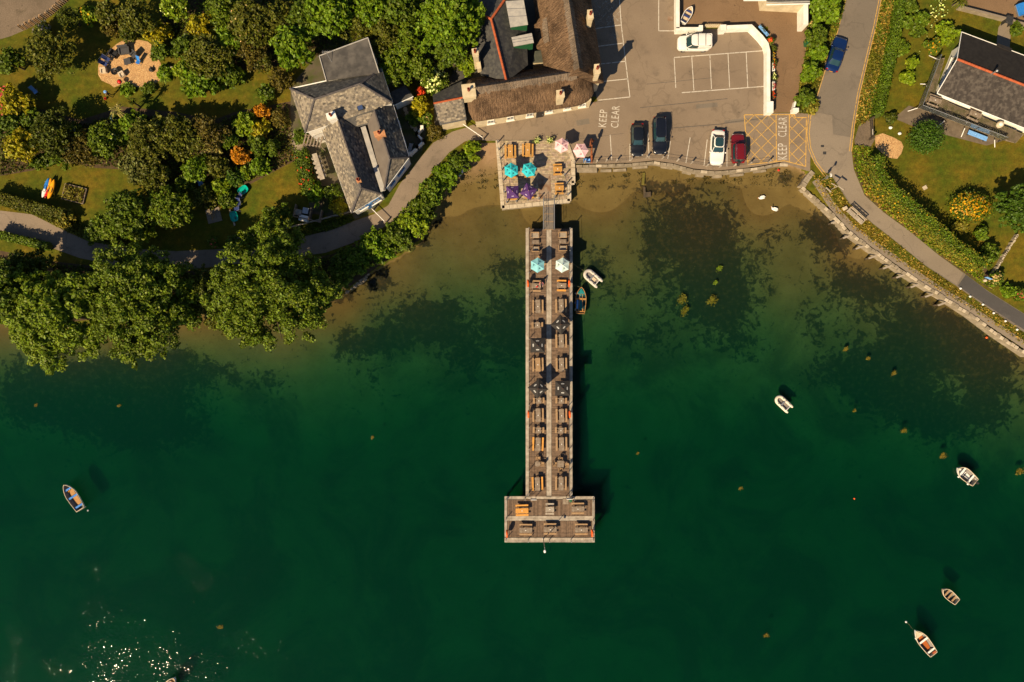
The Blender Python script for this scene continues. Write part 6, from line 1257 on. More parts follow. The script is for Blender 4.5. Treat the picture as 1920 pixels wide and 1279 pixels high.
for px, py, lb in ((1004, 454, 'low slatted coffee table between the lounge seats away from the dinghies'), (1055, 453, 'low slatted coffee table between the lounge seats on the dinghy side')):
    t = thing('coffee_table', lb, 'table', P(px, py, ZD + .3)); t.location.z = ZD; m2 = MB()
    for k in range(5): m2.box((0, -.22 + k * .11, .40), (.95, .095, .03))
    obj('table_top', m2, MT['wood_grey'], t)
    for sx in (-1, 1):
        for sy in (-1, 1): m2 = MB(); m2.box((sx * .42, sy * .2, .19), (.06, .06, .38)); obj('leg', m2, MT['wood_grey'], t)
def chair(label, px, py, rz, mat='wood_grey', z=ZD, name='chair', group=None, s_=1.0):
    t = thing(name, label, 'chair', P(px, py, z + .4), rz, group); t.location.z = z; m2 = MB()
    for k in range(4): m2.box((0, (-.17 + k * .115) * s_, .44), (.46 * s_, .10 * s_, .03))
    obj('seat', m2, MT[mat], t); m2 = MB()
    for k in range(3): m2.box((0, .23 * s_, .56 + k * .13), (.46 * s_, .035, .10))
    obj('backrest', m2, MT[mat], t)
    for s2 in (-1, 1): m2 = MB(); m2.box((s2 * .25 * s_, 0, .63), (.05, .46 * s_, .04)); obj('armrest', m2, MT[mat], t)
    for sx in (-1, 1):
        for sy in (-1, 1): m2 = MB(); m2.box((sx * .22 * s_, sy * .2 * s_, .31), (.045, .045, .62)); obj('leg', m2, MT[mat], t)
    return t
def cafe_table(label, px, py, w, z=ZD, round_=False, mat='wood_grey', rz=0.0, h=.73, name='cafe_table'):
    t = thing(name, label, 'table', P(px, py, z + .7), rz); t.location.z = z; m2 = MB()
    if round_: m2.lathe([(w / 2, h - .04), (w / 2, h), (.01, h)], (0, 0, 0), 20)
    else:
        for k in range(6): m2.box((0, -w / 2 + w / 12 + k * w / 6, h), (w, w / 6 - .012, .035))
    obj('table_top', m2, MT[mat], t)
    for sx in (-1, 1):
        for sy in (-1, 1): m2 = MB(); m2.box((sx * w * .36, sy * w * .36, h / 2 - .02), (.05, .05, h - .04)); obj('leg', m2, MT[mat], t)
    return t
cafe_table('square weathered cafe table with chairs on all four sides', 1051, 870, .86)
for (a, b), rz, lb in (((1051, 860.5), 0, 'weathered chair on the shore side of the square cafe table'), ((1063, 872), -math.pi / 2, 'weathered chair on the dinghy side of the square cafe table'), ((1051, 881), math.pi, 'weathered chair on the seaward side of the square cafe table'), ((1040, 870), math.pi / 2, 'weathered chair on the walkway side of the square cafe table')): chair(lb, a, b, rz, 'wood_tan', group='chairs at the square cafe table')
cafe_table('small round cafe table on the pier side away from the dinghies', 1008, 870, .7, round_=True); chair('chair on the shore side of the small round cafe table', 1009, 859, 0, 'wood_tan'); chair('chair on the walkway side of the small round cafe table', 1016.5, 870, -math.pi / 2, 'wood_tan')

def fabric(name, c, c2=None): return pm(name, c, c2 or tuple(x * .86 for x in c), 2.5, .85, .1, 30)
FAB = {'teal': fabric('turquoise_canvas', (.030, .47, .56)), 'purple': fabric('purple_canvas', (.075, .028, .14)), 'pink': fabric('pink_canvas', (.78, .50, .53)), 'pale': fabric('pale_blue_canvas', (.22, .52, .60)), 'ice': fabric('ice_blue_canvas', (.52, .66, .66)), 'black': fabric('black_canvas', (.030, .027, .026))}
PRN = {'dark': pm('dark_print', (.02, .10, .12), None, 5, .8), 'white': pm('white_print', (.72, .72, .72), None, 5, .8), 'grey': pm('grey_print', (.15, .15, .15), None, 5, .8), 'pinkp': pm('rose_print', (.35, .10, .14), None, 5, .8), 'lilac': pm('lilac_print', (.50, .42, .60), None, 5, .8)}
def parasol(label, px, py, n, r, fab, rot, z, h=2.35, logo=None, mat2=None, group=None):
    t = thing('parasol', label, 'parasol', P(px, py, z + h), rot, group); t.location.z = z; rim = h - .05; top = h + (.36 if n == 6 else .42)
    cp = MB(); rings = []; K = 5
    for k in range(K + 1):
        f = k / K; ring = []
        for i in range(n):
            for s_ in range(4):   # straight hem between ribs, slightly hollow panels
                a0, a1 = 2 * math.pi * i / n, 2 * math.pi * (i + 1) / n; u = s_ / 4; p = Vector((math.cos(a0), math.sin(a0))).lerp(Vector((math.cos(a1), math.sin(a1))), u); sag = 1 - .035 * math.sin(math.pi * u) * f
                ring.append((p.x * r * f * sag, p.y * r * f * sag, top - (top - rim) * (f ** .92) - .05 * math.sin(math.pi * u) * f))
        rings.append(ring)
    rings[0] = [(x * .001, y * .001, top) for x, y, _ in rings[1]]
    cp.loft(rings, caps=False); c = obj('canopy', cp, FAB[fab], t)
    m2 = MB(); low = [(x, y, z_ - .16) for x, y, z_ in rings[-1]]; m2.loft([rings[-1], low], caps=False); obj('valance', m2, FAB[fab], c)
    for i in range(n):
        a = 2 * math.pi * i / n; m2 = MB(); m2.tube((0, 0, top - .03), (r * .985 * math.cos(a), r * .985 * math.sin(a), rim - .02), .014, n=5); obj('rib', m2, MT['wood_tan'], t)
    m2 = MB(); m2.tube((0, 0, 0), (0, 0, top), .028, n=8); obj('pole', m2, MT['wood_tan'] if n == 6 else MT['dark_metal'], t); m2 = MB(); m2.ball((0, 0, top + .04), .05); obj('finial', m2, MT['rust'] if fab == 'black' else MT['wood_tan'], t); m2 = MB(); m2.lathe([(.26, 0), (.26, .06), (.07, .12), (.05, .3)], (0, 0, 0), 14); obj('base', m2, MT['dark_metal'], t)
    if logo:
        for i in range(n):
            if n == 6 and i not in logo[1]: continue
            a = 2 * math.pi * (i + .5) / n; d = Vector((math.cos(a), math.sin(a), 0)); s_ = Vector((-d.y, d.x, 0)); apo = r * math.cos(math.pi / n); f = .60; e0, e1 = .45, .78
            def on(fr, side, up=.012):
                q = d * apo * fr; hh = top - (top - rim) * (fr ** .92); return Vector((q.x, q.y, hh + up)) + s_ * side
            m2 = MB()
            if logo[0] == 'oval':     # white oval badge with a bright word band across it
                pts = [on(.60 + .13 * math.sin(q), .23 * math.cos(q), .014 - .02 * abs(math.cos(q))) for q in np.linspace(0, 2 * math.pi, 17)[:-1]]; m2.add(pts, [tuple(range(16))]); lg = obj('logo', m2, PRN['grey'], c)
                m2 = MB(); m2.add([on(.575, -.18, .022), on(.575, .18, .022), on(.635, .19, .022), on(.635, -.19, .022)], [(0, 1, 2, 3)]); obj('logo_word', m2, PRN['white'], lg)
            elif logo[0] == 'bar':
                m2.add([on(.66, -.14), on(.66, .14), on(.76, .15), on(.76, -.15)], [(0, 1, 2, 3)]); obj('logo', m2, PRN['lilac'] if fab == 'purple' else PRN['white'], c)
            else:
                for sd in (-.10, 0, .10):
                    m2.add([on(.52, sd * .3), on(.60, sd - .04), on(.70, sd), on(.60, sd + .04)], [(0, 1, 2, 3)])
                m2.add([on(.44, -.03), on(.44, .03), on(.52, .03), on(.52, -.03)], [(0, 1, 2, 3)]); obj('logo', m2, PRN[logo[2]], c)
    return t
PG1, PG2 = 'parasols on the terrace', 'parasols on the pier'
parasol('turquoise hexagonal parasol on the terrace nearest the beach', 958.5, 319, 6, .98, 'teal', .55, .1, logo=('leaf', (0, 1, 2, 3, 4, 5), 'dark'), group=PG1); parasol('turquoise hexagonal parasol in the middle of the terrace', 992, 318, 6, .98, 'teal', .25, .1, logo=('leaf', (0, 1, 2, 3, 4, 5), 'dark'), group=PG1)
parasol('square-set purple parasol at the seaward terrace edge', 961, 360, 4, 1.10, 'purple', math.pi / 4 + .05, .1, logo=('bar',), group=PG1); parasol('turned purple parasol beside the gangway', 991, 358.5, 4, 1.12, 'purple', .22, .1, logo=('bar',), group=PG1)
parasol('pink hexagonal parasol next to the flower tubs', 1053, 272.5, 6, .98, 'pink', .42, .1, logo=('leaf', (0, 2, 4, 5), 'pinkp'), group=PG1); parasol('pink hexagonal parasol beside the rusty anchor', 1089, 282, 6, 1.0, 'pink', .0, .1, logo=('leaf', (1, 2, 4), 'pinkp'), group=PG1)
parasol('pale blue parasol on the pier side away from the dinghies', 1008, 497, 6, .98, 'pale', .5, ZD, logo=('leaf', (0, 2, 4), 'dark'), group=PG2); parasol('paler ice-blue parasol on the dinghy side of the pier', 1054.5, 497, 6, .98, 'ice', .45, ZD, logo=('leaf', (0, 2, 4), 'grey'), group=PG2)
parasol('black parasol nearest the rowing dinghy on the pier', 1051.5, 608.5, 4, 1.30, 'black', .05, ZD, logo=('oval',), group=PG2); parasol('upper black parasol on the pier side away from the dinghies', 1008, 647.5, 4, 1.32, 'black', math.pi / 4, ZD, logo=('oval',), group=PG2)
parasol('lower black parasol on the pier side away from the dinghies', 1009, 728.5, 4, 1.32, 'black', -.08, ZD, logo=('oval',), group=PG2); parasol('lower black parasol on the dinghy side of the pier', 1055, 728, 4, 1.34, 'black', math.pi / 4, ZD, logo=('oval',), group=PG2)
for px, py, lb in ((1006, 266, 'flower tub with white blossom nearest the yellow tables'), (1032, 265, 'flower tub with white blossom nearest the pink parasols')):
    t = thing('flower_tub', lb, 'planter', P(px, py, .1)); m2 = MB(); m2.lathe([(.25, 0), (.33, .4), (.36, .45), (.30, .45), (.28, .38)], (0, 0, 0), 14); obj('tub', m2, MT['wood_tan'], t, 40); n = 120; C = NR.normal(size=(n, 3)) * np.array([.2, .2, .1]) + np.array([0, 0, .6]); link('foliage', leaf_cards('foliage', C, C - np.array([0, 0, .3]), NR.uniform(.06, .13, n), kcols('mid', n)), t); link('blossom', leaf_cards('blossom', C[:40] + np.array([0, 0, .1]), np.tile([0, 0, 1.0], (40, 1)), NR.uniform(.05, .09, 40), kcols('white', 40), .9), t)
# big rusty anchor propped against the quay
t = thing('rusty_anchor', 'tall rusty old anchor propped upright at the quay corner', 'anchor', P(1110, 312, -.3)); A0, A1 = Vector((0, 0, -.3)), P(1109, 262, 2.4) - t.location
m2 = MB(); m2.path([A0, A0.lerp(A1, .5), A1], [.16, .14, .11], 8); obj('shank', m2, MT['rust'], t); m2 = MB(); up = (A1 - A0).normalized(); sd = up.cross(Vector((1, 0, 0))).normalized(); arc = [A1 + Vector((1, 0, 0)) * (1.0 * math.sin(q)) * .25 - up * (.9 * (1 - math.cos(q))) + sd * (.75 * math.sin(q)) for q in np.linspace(-1.15, 1.15, 11)]; m2.path(arc, [.07, .09, .11, .12, .13, .14, .13, .12, .11, .09, .07], 8); arms = obj('arms', m2, MT['rust'], t)
for e, s_ in ((arc[0], 1), (arc[-1], -1)): m2 = MB(); M_ = Matrix.Translation(e) @ Matrix.Rotation(.6 * s_, 4, 'X'); m2.add([M_ @ Vector(p) for p in ((0, 0, .25), (.22, 0, 0), (0, 0, -.35), (-.22, 0, 0), (0, .06, 0), (0, -.06, 0))], [(0, 1, 4), (1, 2, 4), (2, 3, 4), (3, 0, 4), (1, 0, 5), (2, 1, 5), (3, 2, 5), (0, 3, 5)]); obj('fluke', m2, MT['rust'], arms)
m2 = MB(); p = A0.lerp(A1, .1); m2.tube(p + Vector((-.9, 0, 0)), p + Vector((.9, 0, 0)), .06, n=8); obj('stock', m2, MT['rust'], t); m2 = MB(); m2.path([A0 + Vector((.22 * math.cos(q), -.1, .22 * math.sin(q) - .1)) for q in np.linspace(0, 6.28, 12)[:-1]], .045, 6, 0, True); obj('ring', m2, MT['rust'], t)
t = thing('blue_crate', 'blue plastic fish crate on the quay beside the anchor', 'crate', P(1100, 302, .1)); m2 = MB(); 
for a, d in (((0, 0, .03), (.85, .45, .05)), ((0, .21, .18), (.85, .03, .3)), ((0, -.21, .18), (.85, .03, .3)), ((.41, 0, .18), (.03, .39, .3)), ((-.41, 0, .18), (.03, .39, .3))): m2.box(a, d)
obj('body', m2, MT['light_blue'], t); m2 = MB(); m2.box((.43, 0, .3), (.02, .15, .04)); m2.box((-.43, 0, .3), (.02, .15, .04)); obj('handle', m2, MT['blue'], t)
# ------------------------------------------------------------------ vehicles
def sup(a, b, n, e=3.0, yaw=0.0):
    """superellipse outline"""
    out = []
    for i in range(n):
        t = 2 * math.pi * i / n; c, s_ = math.cos(t), math.sin(t); out.append((a * math.copysign(abs(c) ** (2 / e), c), b * math.copysign(abs(s_) ** (2 / e), s_)))
    return out
def car(label, px, py, heading, L, W, H, col_, cat='car', kind='hatch', name='car', roof_mat=None, group='vehicles', z=.015):
    """x forward. kind: hatch, saloon, suv, van, pickup"""
    t = thing(name, label, cat, P(px, py, .75), heading, group); t.location.z = z; body_m = col_
    belt = .90 if kind not in ('suv', 'van') else 1.02; hood = belt - (.12 if kind != 'van' else .05)
    K = {'hatch': (.20, .06, -.34, -.46), 'saloon': (.17, .03, -.24, -.37), 'suv': (.20, .10, -.42, -.475), 'van': (.27, .13, -.47, -.485), 'boxy': (.17, .08, -.43, -.47)}[kind]
    xs_ = np.linspace(-.5, .5, 27); rings = []
    for x in xs_:
        u = abs(x) * 2; w = W / 2 * (1 - .16 * max(0, (u - .55) / .45) ** 2.4) * (1 - .22 * max(0, (u - .9) / .1) ** 2)
        front = x > K[0]; zt = belt - (belt - hood) * min(1, max(0, (x - K[0]) / .12)) if x > 0 else belt - (.06 if kind == 'saloon' else 0) * min(1, max(0, (-x - .36) / .08))
        zt -= .22 * max(0, (x - .42) / .08) ** 1.8 if x > .42 else 0; zt -= .14 * max(0, (-x - .46) / .04) ** 2 if x < -.46 else 0
        zb = .24 + .10 * max(0, (u - .85) / .15); sh = .05
        rings.append([(x * L, -w * .90, zb), (x * L, -w * .99, zb + .10), (x * L, -w, .55), (x * L, -w * .985, zt - .14), (x * L, -w * .93, zt - .03), (x * L, -w * .80, zt), (x * L, -w * .4, zt + sh * .7), (x * L, 0, zt + sh), (x * L, w * .4, zt + sh * .7), (x * L, w * .80, zt), (x * L, w * .93, zt - .03), (x * L, w * .985, zt - .14), (x * L, w, .55), (x * L, w * .99, zb + .10), (x * L, w * .90, zb)])
    mb = MB(); mb.loft(rings); obj('body', mb, body_m, t, 38)
    # greenhouse: glass skirt between belt outline and roof outline
    n = 36; cb, ct = (K[0] + K[3]) / 2 * L, (K[1] + K[2]) / 2 * L; ab, at_ = (K[0] - K[3]) / 2 * L, (K[1] - K[2]) / 2 * L; wb_, wt = W / 2 * .90, W / 2 * (.70 if kind not in ('van', 'boxy') else .78)
    e = 5.0; base = [(x + cb, y, belt - .03) for x, y in sup(ab, wb_, n, e)]; topo = [(x + ct, y, H - .06) for x, y in sup(at_, wt, n, e)]
    mb = MB(); mb.loft([base, topo], caps=False); obj('windows', mb, MT['car_glass'], t, 30)
    mb = MB(); rr = [topo, [(ct + (p[0] - ct) * .985, p[1] * .97, H - .02) for p in topo], [(ct + (p[0] - ct) * .8, p[1] * .78, H + .015) for p in topo], [(ct + (p[0] - ct) * .3, p[1] * .3, H + .03) for p in topo]]; mb.loft(rr); obj('roof', mb, roof_mat or body_m, t, 40)
    mb = MB(); rim = [(p[0], p[1], p[2] + .0) for p in topo]; mb.path(rim, .032, 5, 0, True); obj('roof_edge', mb, body_m, t)
    for sx, (xb, xt) in ((1, (K[0], K[1])), (-1, (K[3], K[2]))):
        for sy in (1, -1):
            mb = MB(); mb.path([(xb * L * .985, sy * wb_ * .93, belt), ((xb + xt) / 2 * L, sy * (wb_ + wt) / 2 * .965, (belt + H) / 2), (xt * L * .985, sy * wt * .96, H - .05)], .038 if sx > 0 else .055, 6); obj('pillar', mb, body_m, t)
    for sy in (1, -1):
        mb = MB(); mb.path([((K[1] * .35 + K[2] * .5) * L, sy * wb_ * .985, belt), ((K[1] * .35 + K[2] * .5) * L, sy * wt * 1.0, H - .06)], .035, 5); obj('pillar', mb, MT['black'], t)
        mb = MB(); mb.ball((K[0] * L * .93, sy * (W / 2 + .09), belt + .08), (.09, .12, .08), 8, 6); obj('mirror', mb, body_m, t, 60)
        mb = MB(); mb.ball((L * .452, sy * W * .345, hood - .14), (.14, .17, .07), 8, 6); obj('headlight', mb, MT['lamp_clear'], t, 60)
        mb = MB(); mb.box((-L * .488, sy * W * .37, belt - .12), (.10, .22, .14)); obj('tail_light', mb, MT['lamp_red'], t)
        mb = MB(); mb.box((0, sy * W / 2 * 1.0, .66), (.18, .03, .03)); obj('door_handle', mb, body_m, t)
        for sx in (.31, -.30):
            mb = MB(); mb.tube((sx * L, sy * (W / 2 - .21), .32), (sx * L, sy * (W / 2 - .01), .32), .32, n=18); wh = obj('wheel', mb, MT['tyre'], t, 40); mb = MB(); mb.tube((sx * L, sy * (W / 2 - .03), .32), (sx * L, sy * (W / 2 + .004), .32), .20, .18, 14); obj('rim', mb, MT['steel'], wh, 40)
    for sx in (1, -1): mb = MB(); mb.box((sx * (L * .497), 0, .48), (.03, .5, .11)); obj('number_plate', mb, MT['white_pl'] if sx > 0 else MT['yellow_pl'], t)
    mb = MB(); mb.path([((K[0] - .004) * L, -.35, belt + .06), ((K[0] * .7 + K[1] * .3) * L, .05, belt + (H - belt) * .3 + .05)], .012, 4); mb.path([((K[0] - .004) * L, .15, belt + .06), ((K[0] * .7 + K[1] * .3) * L, .5, belt + (H - belt) * .3 + .04)], .012, 4); obj('wiper', mb, MT['black'], t)
    return t, K, belt
CB = paint('black_car_paint', (.006, .008, .013), .3, 0, .2); CB2 = paint('midnight_car_paint', (.005, .007, .014), .3, 0, .2); CW = paint('white_car_paint', (.74, .72, .69), .35, 0, .3); CR = paint('dark_red_car_paint', (.13, .006, .010)); CBL = paint('blue_car_paint', (.005, .024, .115), .25, .3)
UP, DN = math.pi / 2, -math.pi / 2
car('black hatchback parked nearest the pink parasols', 1195.5, 262, DN + .01, 4.15, 1.72, 1.45, CB, kind='hatch')
t, K, bl = car('black estate with silver roof rails beside the black hatchback', 1237, 254, DN + .02, 4.75, 1.82, 1.62, CB2, kind='suv')
for s_ in (1, -1): mb = MB(); mb.path([(K[1] * 4.6, s_ * .60, 1.64), (K[1] * 4.0, s_ * .61, 1.70), (K[2] * 4.3, s_ * .61, 1.70), (K[2] * 4.7, s_ * .60, 1.64)], .025, 6); obj('roof_rail', mb, MT['chrome'], t)
t, K, bl = car('white saloon with black glass roof parked on the quay', 1345.5, 276.5, DN - .05, 4.5, 1.80, 1.46, CW, kind='saloon')
mb = MB(); o_ = [( (K[1] + K[2]) / 2 * 4.5 + x, y, 1.505) for x, y in sup((K[1] - K[2]) / 2 * 4.5 * .96, .54, 24, 4)]; mb.add(o_, [tuple(range(24))]); obj('sunroof', mb, MT['car_glass'], t)
t, K, bl = car('boxy dark red four-by-four parked beside the yellow box', 1384, 278, UP + .01, 3.85, 1.68, 1.72, CR, kind='boxy', name='four_by_four')
for s_ in (1, -1): mb = MB(); mb.path([(K[1] * 3.6, s_ * .5, 1.75), (K[2] * 3.7, s_ * .5, 1.75)], .03, 6); obj('roof_rail', mb, MT['chrome'], t)
mb = MB(); mb.tube((-2.0, -.08, .85), (-2.0, .14, .85), .34, n=18); obj('spare_wheel', mb, MT['tyre'], t)
for k in range(4): mb = MB(); mb.box(((K[1] + K[2]) / 2 * 3.85, -.36 + k * .24, 1.755), (1.9, .03, .02)); obj('roof_rib', mb, CR, t)
t, K, bl = car('white van with two dark roof bars parked by the white wall', 1301.5, 81, math.pi, 4.25, 1.85, 1.80, CW, 'van', 'van', 'van')
for x in (-.05, -.28): mb = MB(); mb.box((x * 4.25, 0, 1.86), (.05, 1.5, .04)); obj('roof_bar', mb, MT['dark_metal'], t)
for sx in (1, -1):
    mb = MB(); mb.box((-.28 * 4.25, sx * .80, 1.40), (1.7, .10, .55), 0, 0, None, .98); obj('side_panel', mb, CW, t)
mb = MB(); mb.box((-.475 * 4.25, 0, 1.40), (.10, 1.45, .58)); obj('rear_panel', mb, CW, t)
car('dark blue saloon driving up the road', 1569, 101, math.atan2(28.5, 9.5) + .02, 4.55, 1.80, 1.46, CBL, kind='saloon')
t = thing('blue_trailer', 'bright blue covered trailer at the top corner of the picture', 'trailer', P(1926, 14, .9), .28); t.location.z = 0
mb = MB(); mb.box((0, 0, .85), (2.2, 1.5, .5), 0, 0, None, .97); obj('cover', mb, MT['blue'], t); mb = MB(); mb.box((0, 0, .5), (2.3, 1.55, .25)); obj('bed', mb, MT['steel'], t)
for s_ in (1, -1): mb = MB(); mb.tube((0, s_ * .78, .28), (0, s_ * .92, .28), .28, n=14); obj('wheel', mb, MT['tyre'], t)

# ------------------------------------------------------------------ boats
def dinghy(label, px, py, heading, L, B, hull, inner, rim, thwart, floor=None, tw=(.32, -.02, -.36), z=ZW, name='rowing_boat', bow_sharp=1.0, deck=None, group='boats on the water', fb=.42):
    t = thing(name, label, 'boat', P(px, py, z), heading, group); ns, m = 20, 7; out, inn, gun = [], [], []
    def half(u): return B / 2 * (1 - max(0, (u - .15) / .85) ** (1.9 * bow_sharp)) ** .72 * (1 - .22 * max(0, (-u + .1) / 1.1) ** 1.7) if u < 1 else 0.0
    for i in range(ns + 1):
        u = -1 + 2 * i / ns; b = max(.015, half(u)); sheer = fb + .14 * max(0, u) ** 2 + .03 * u * u; keel = -.16 + .26 * max(0, u) ** 4; x = u * L / 2
        prof = [(b * math.sin(math.pi / 2 * k / (m - 1)) ** .75, keel + (sheer - keel) * (k / (m - 1)) ** 1.8) for k in range(m)]
        out.append([(x, -y, zz) for y, zz in prof[::-1]] + [(x, y, zz) for y, zz in prof[1:]])
        bi = max(.01, b - .05); pi_ = [(bi * math.sin(math.pi / 2 * k / (m - 1)) ** .75, max(keel + .05, keel + .05 + (sheer - keel - .05) * (k / (m - 1)) ** 1.8)) for k in range(m)]
        xi = x * .975; inn.append([(xi, -y, zz) for y, zz in pi_[::-1]] + [(xi, y, zz) for y, zz in pi_[1:]]); gun.append((x, b, sheer))
    mb = MB(); mb.loft(out, closed=False); mb.f.append(tuple(range(len(out[0])))); mb.m.append(0); obj('hull', mb, hull, t, 40)
    mb = MB(); mb.loft(inn, closed=False); mb.f.append(tuple(range(len(inn[0])))); mb.m.append(0); obj('lining', mb, inner, t, 40)
    for s_ in (1, -1): mb = MB(); mb.path([(x, s_ * (b - .02), zz + .015) for x, b, zz in gun], .042, 6); obj('gunwale', mb, rim, t, 50)
    mb = MB(); mb.box((-L / 2 + .03, 0, fb * .55 + .06), (.06, half(-1) * 2 - .04, fb + .16)); obj('transom', mb, rim, t)
    for u in tw:
        x = u * L / 2 / .5 * .5; uu = u; b = half(uu) - .05; mb = MB(); mb.box((x, 0, fb - .10), (.24, b * 2, .05)); obj('thwart', mb, thwart, t)
    if floor: mb = MB(); mb.prism([(x, y) for x, y in sup(L * .36, B * .24, 16, 3)], -.02, .03); obj('floorboards', mb, floor, t)
    if deck: mb = MB(); mb.prism([(L * .46, 0), (L * .25, half(.5) - .04), (L * .25, -half(.5) + .04)], fb - .02, fb + .02); obj('foredeck', mb, deck, t)
    return t, half
def ang(x0, y0, x1, y1): return math.atan2(-(y1 - y0), x1 - x0)
wht = MT['white_pl']; varn = pm('varnished_wood', (.42, .22, .07), (.33, .16, .05), 5, .4); greyin = pm('grey_boat_lining', (.23, .21, .20), (.17, .155, .15), 4, .7); tealp = pm('teal_boat_paint', (.01, .17, .19), (.015, .22, .24), 4, .5); navyb = pm('dark_boat_lining', (.012, .05, .06), (.02, .07, .085), 4, .6); creamp = pm('cream_boat_paint', (.62, .52, .38), (.54, .44, .31), 4, .6)
t, hf = dinghy('white rowing boat with three blue thwarts alone on the open water', 140, 931, ang(155, 956, 122, 905), 3.9, 1.55, wht, greyin, creamp, MT['blue'], varn, (.62, .02, -.72), bow_sharp=.9)
mb = MB(); mb.path([(1.2, .2, .15), (.9, .3, .12), (1.1, -.1, .12)], .05, 6); obj('rope_coil', mb, MT['yellow_pl'], t)
t, hf = dinghy('teal and wood rowing dinghy moored against the pier', 1088.5, 564, ang(1088, 588, 1090, 538), 3.5, 1.42, tealp, navyb, varn, varn, tealp, (.55, .12, -.85), bow_sharp=.85, deck=tealp)
for s_, x in ((.25, .1), (-.3, -.2)): mb = MB(); mb.tube((-1.3, s_, .34), (.8, s_ * .6, .42), .03, n=6); mb.box((-1.35, s_, .34), (.5, .14, .03)); obj('oar', mb, varn, t)
mb = MB(); mb.box((-.5, .42, .22), (1.2, .22, .1)); obj('side_bench', mb, MT['light_blue'], t)
for k, x in enumerate((.9, -.3, -1.2)): mb = MB(); mb.ball((x, .78 - .1 * abs(x), .2), (.16, .08, .1), 8, 6); obj('fender', mb, MT['blue'] if k == 1 else wht, t, 60)
t, hf = dinghy('small pale wooden dinghy with brown rim near the white launch', 1778, 1115, ang(1790, 1126, 1765, 1104), 2.5, 1.25, pm('pale_hull', (.52, .42, .34), (.42, .33, .26), 4, .6), greyin, creamp, MT['wood_tan'], None, (.35, -.1, -.6), fb=.34)
t, hf = dinghy('white launch with orange floorboards tied to a small buoy', 1730, 1202, ang(1747, 1226, 1712, 1180), 3.9, 1.5, wht, greyin, creamp, wht, pm('orange_floor', (.42, .11, .02), (.34, .09, .02), 5, .6), (.1, -.75), bow_sharp=.85, deck=creamp)
for k in range(6): mb = MB(); mb.box((-1.5 + k * .5, .70 - .03 * abs(k - 3), .30), (.32, .06, .10)); obj('fender_strip', mb, wht, t)
mb = MB(); mb.box((-1.8, -.2, .50), (.35, .5, .1)); obj('stern_seat', mb, MT['terracotta'], t)
t, hf = dinghy('white and cream motor dinghy with dark benches and outboard', 1808, 890, ang(1823, 903, 1791, 876), 2.9, 1.55, wht, greyin, creamp, wht, wht, (.45, -.55), fb=.48, bow_sharp=1.1)
def outboard(t, x, y=0.0):
    mb = MB(); mb.box((x - .18, y, .62), (.42, .26, .32), 0, 0, None, .8); ob = obj('outboard_motor', mb, MT['black'], t); mb = MB(); mb.tube((x - .2, y, .5), (x - .2, y, -.5), .06, n=8); obj('shaft', mb, MT['dark_metal'], ob); mb = MB(); mb.tube((x, y, .62), (x + .4, y + .08, .66), .025, n=6); obj('tiller', mb, MT['black'], ob)
outboard(t, -1.42, -.1)
mb = MB(); mb.box((.2, .25, .42), (.12, .9, .05)); mb.box((-.3, .42, .42), (.9, .14, .05)); obj('dark_bench', mb, MT['black'], t)
for x, y in ((.55, .80), (-1.0, .75), (-1.35, -.45)): mb = MB(); mb.ball((x, y, .25), (.14, .09, .12), 8, 6); obj('fender', mb, wht, t, 60)
t, hf = dinghy('white and blue rowing boat standing in the yard corner', 1287, 31, ang(1279, 44, 1293, 19), 2.3, 1.05, wht, MT['beige'], wht, MT['navy'], MT['beige'], (.5, -.1, -.8), z=.2, group='boats ashore')
t, hf = dinghy('cream boat just entering at the lower picture edge', 317, 1290, ang(302, 1314, 330, 1267), 3.6, 1.5, wht, greyin, creamp, varn, varn, (.4, -.1, -.6))
def rib_boat(label, px, py, heading, L, B, tube_m, side='black'):
    t = thing('inflatable_dinghy', label, 'boat', P(px, py, ZW), heading, 'boats on the water'); r = B * .145; pts = []; h = B / 2 - r
    for u in np.linspace(-L / 2, L * .18, 8): pts.append((u, -h, .22))
    for a in np.linspace(-math.pi / 2, math.pi / 2, 11)[1:-1]: pts.append((L * .18 + (L * .32 - r) * math.cos(a) ** .8, h * math.sin(a), .22 + .10 * math.cos(a)))
    for u in np.linspace(L * .18, -L / 2, 8): pts.append((u, h, .22))
    rad = [r] * len(pts); rad[0] = rad[-1] = r * .55; rad[1] = rad[-2] = r * .98; mb = MB(); mb.path(pts, rad, 12); obj('tube', mb, tube_m, t, 60)
    mb = MB(); mb.prism([(-L * .34, -h), (L * .2, -h), (L * .36, -h * .4), (L * .36, h * .4), (L * .2, h), (-L * .34, h)], .0, .08); obj('floor', mb, greyin, t); mb = MB(); mb.box((-L * .34, 0, .25), (.06, h * 2, .42)); obj('transom', mb, wht, t)
    mb = MB(); mb.box((.05, 0, .36), (.22, h * 2, .05)); obj('thwart', mb, MT['steel'], t); mb = MB(); mb.box((L * .40, 0, .42), (.28, .42, .06)); obj('bow_patch', mb, MT['black'], t)
    for s_ in (1, -1):
        for u in (-.25, .0, .18): mb = MB(); mb.box((u * L, s_ * h * .98, .22 + r), (.22, .05, .05)); obj('grab_handle', mb, MT['black'], t)
    return t, h
tan_t = pm('ivory_tube', (.66, .60, .50), (.58, .52, .42), 4, .5); t, h_ = rib_boat('grey inflatable dinghy moored off the pier by a line', 1110, 521, ang(1124, 533, 1097, 509), 2.7, 1.5, pm('grey_tube', (.52, .48, .44), (.44, .40, .36), 4, .5)); mb = MB(); mb.box((-.25, 0, .14), (.7, .4, .1)); obj('seat_pad', mb, MT['beige'], t)
t, h_ = rib_boat('ivory inflatable dinghy with dark bow drifting in the bay', 1467, 756, ang(1481, 770, 1452, 743), 2.6, 1.35, tan_t); mb = MB(); mb.box((-.2, .3, .13), (.75, .18, .08)); obj('seat_pad', mb, MT['black'], t)
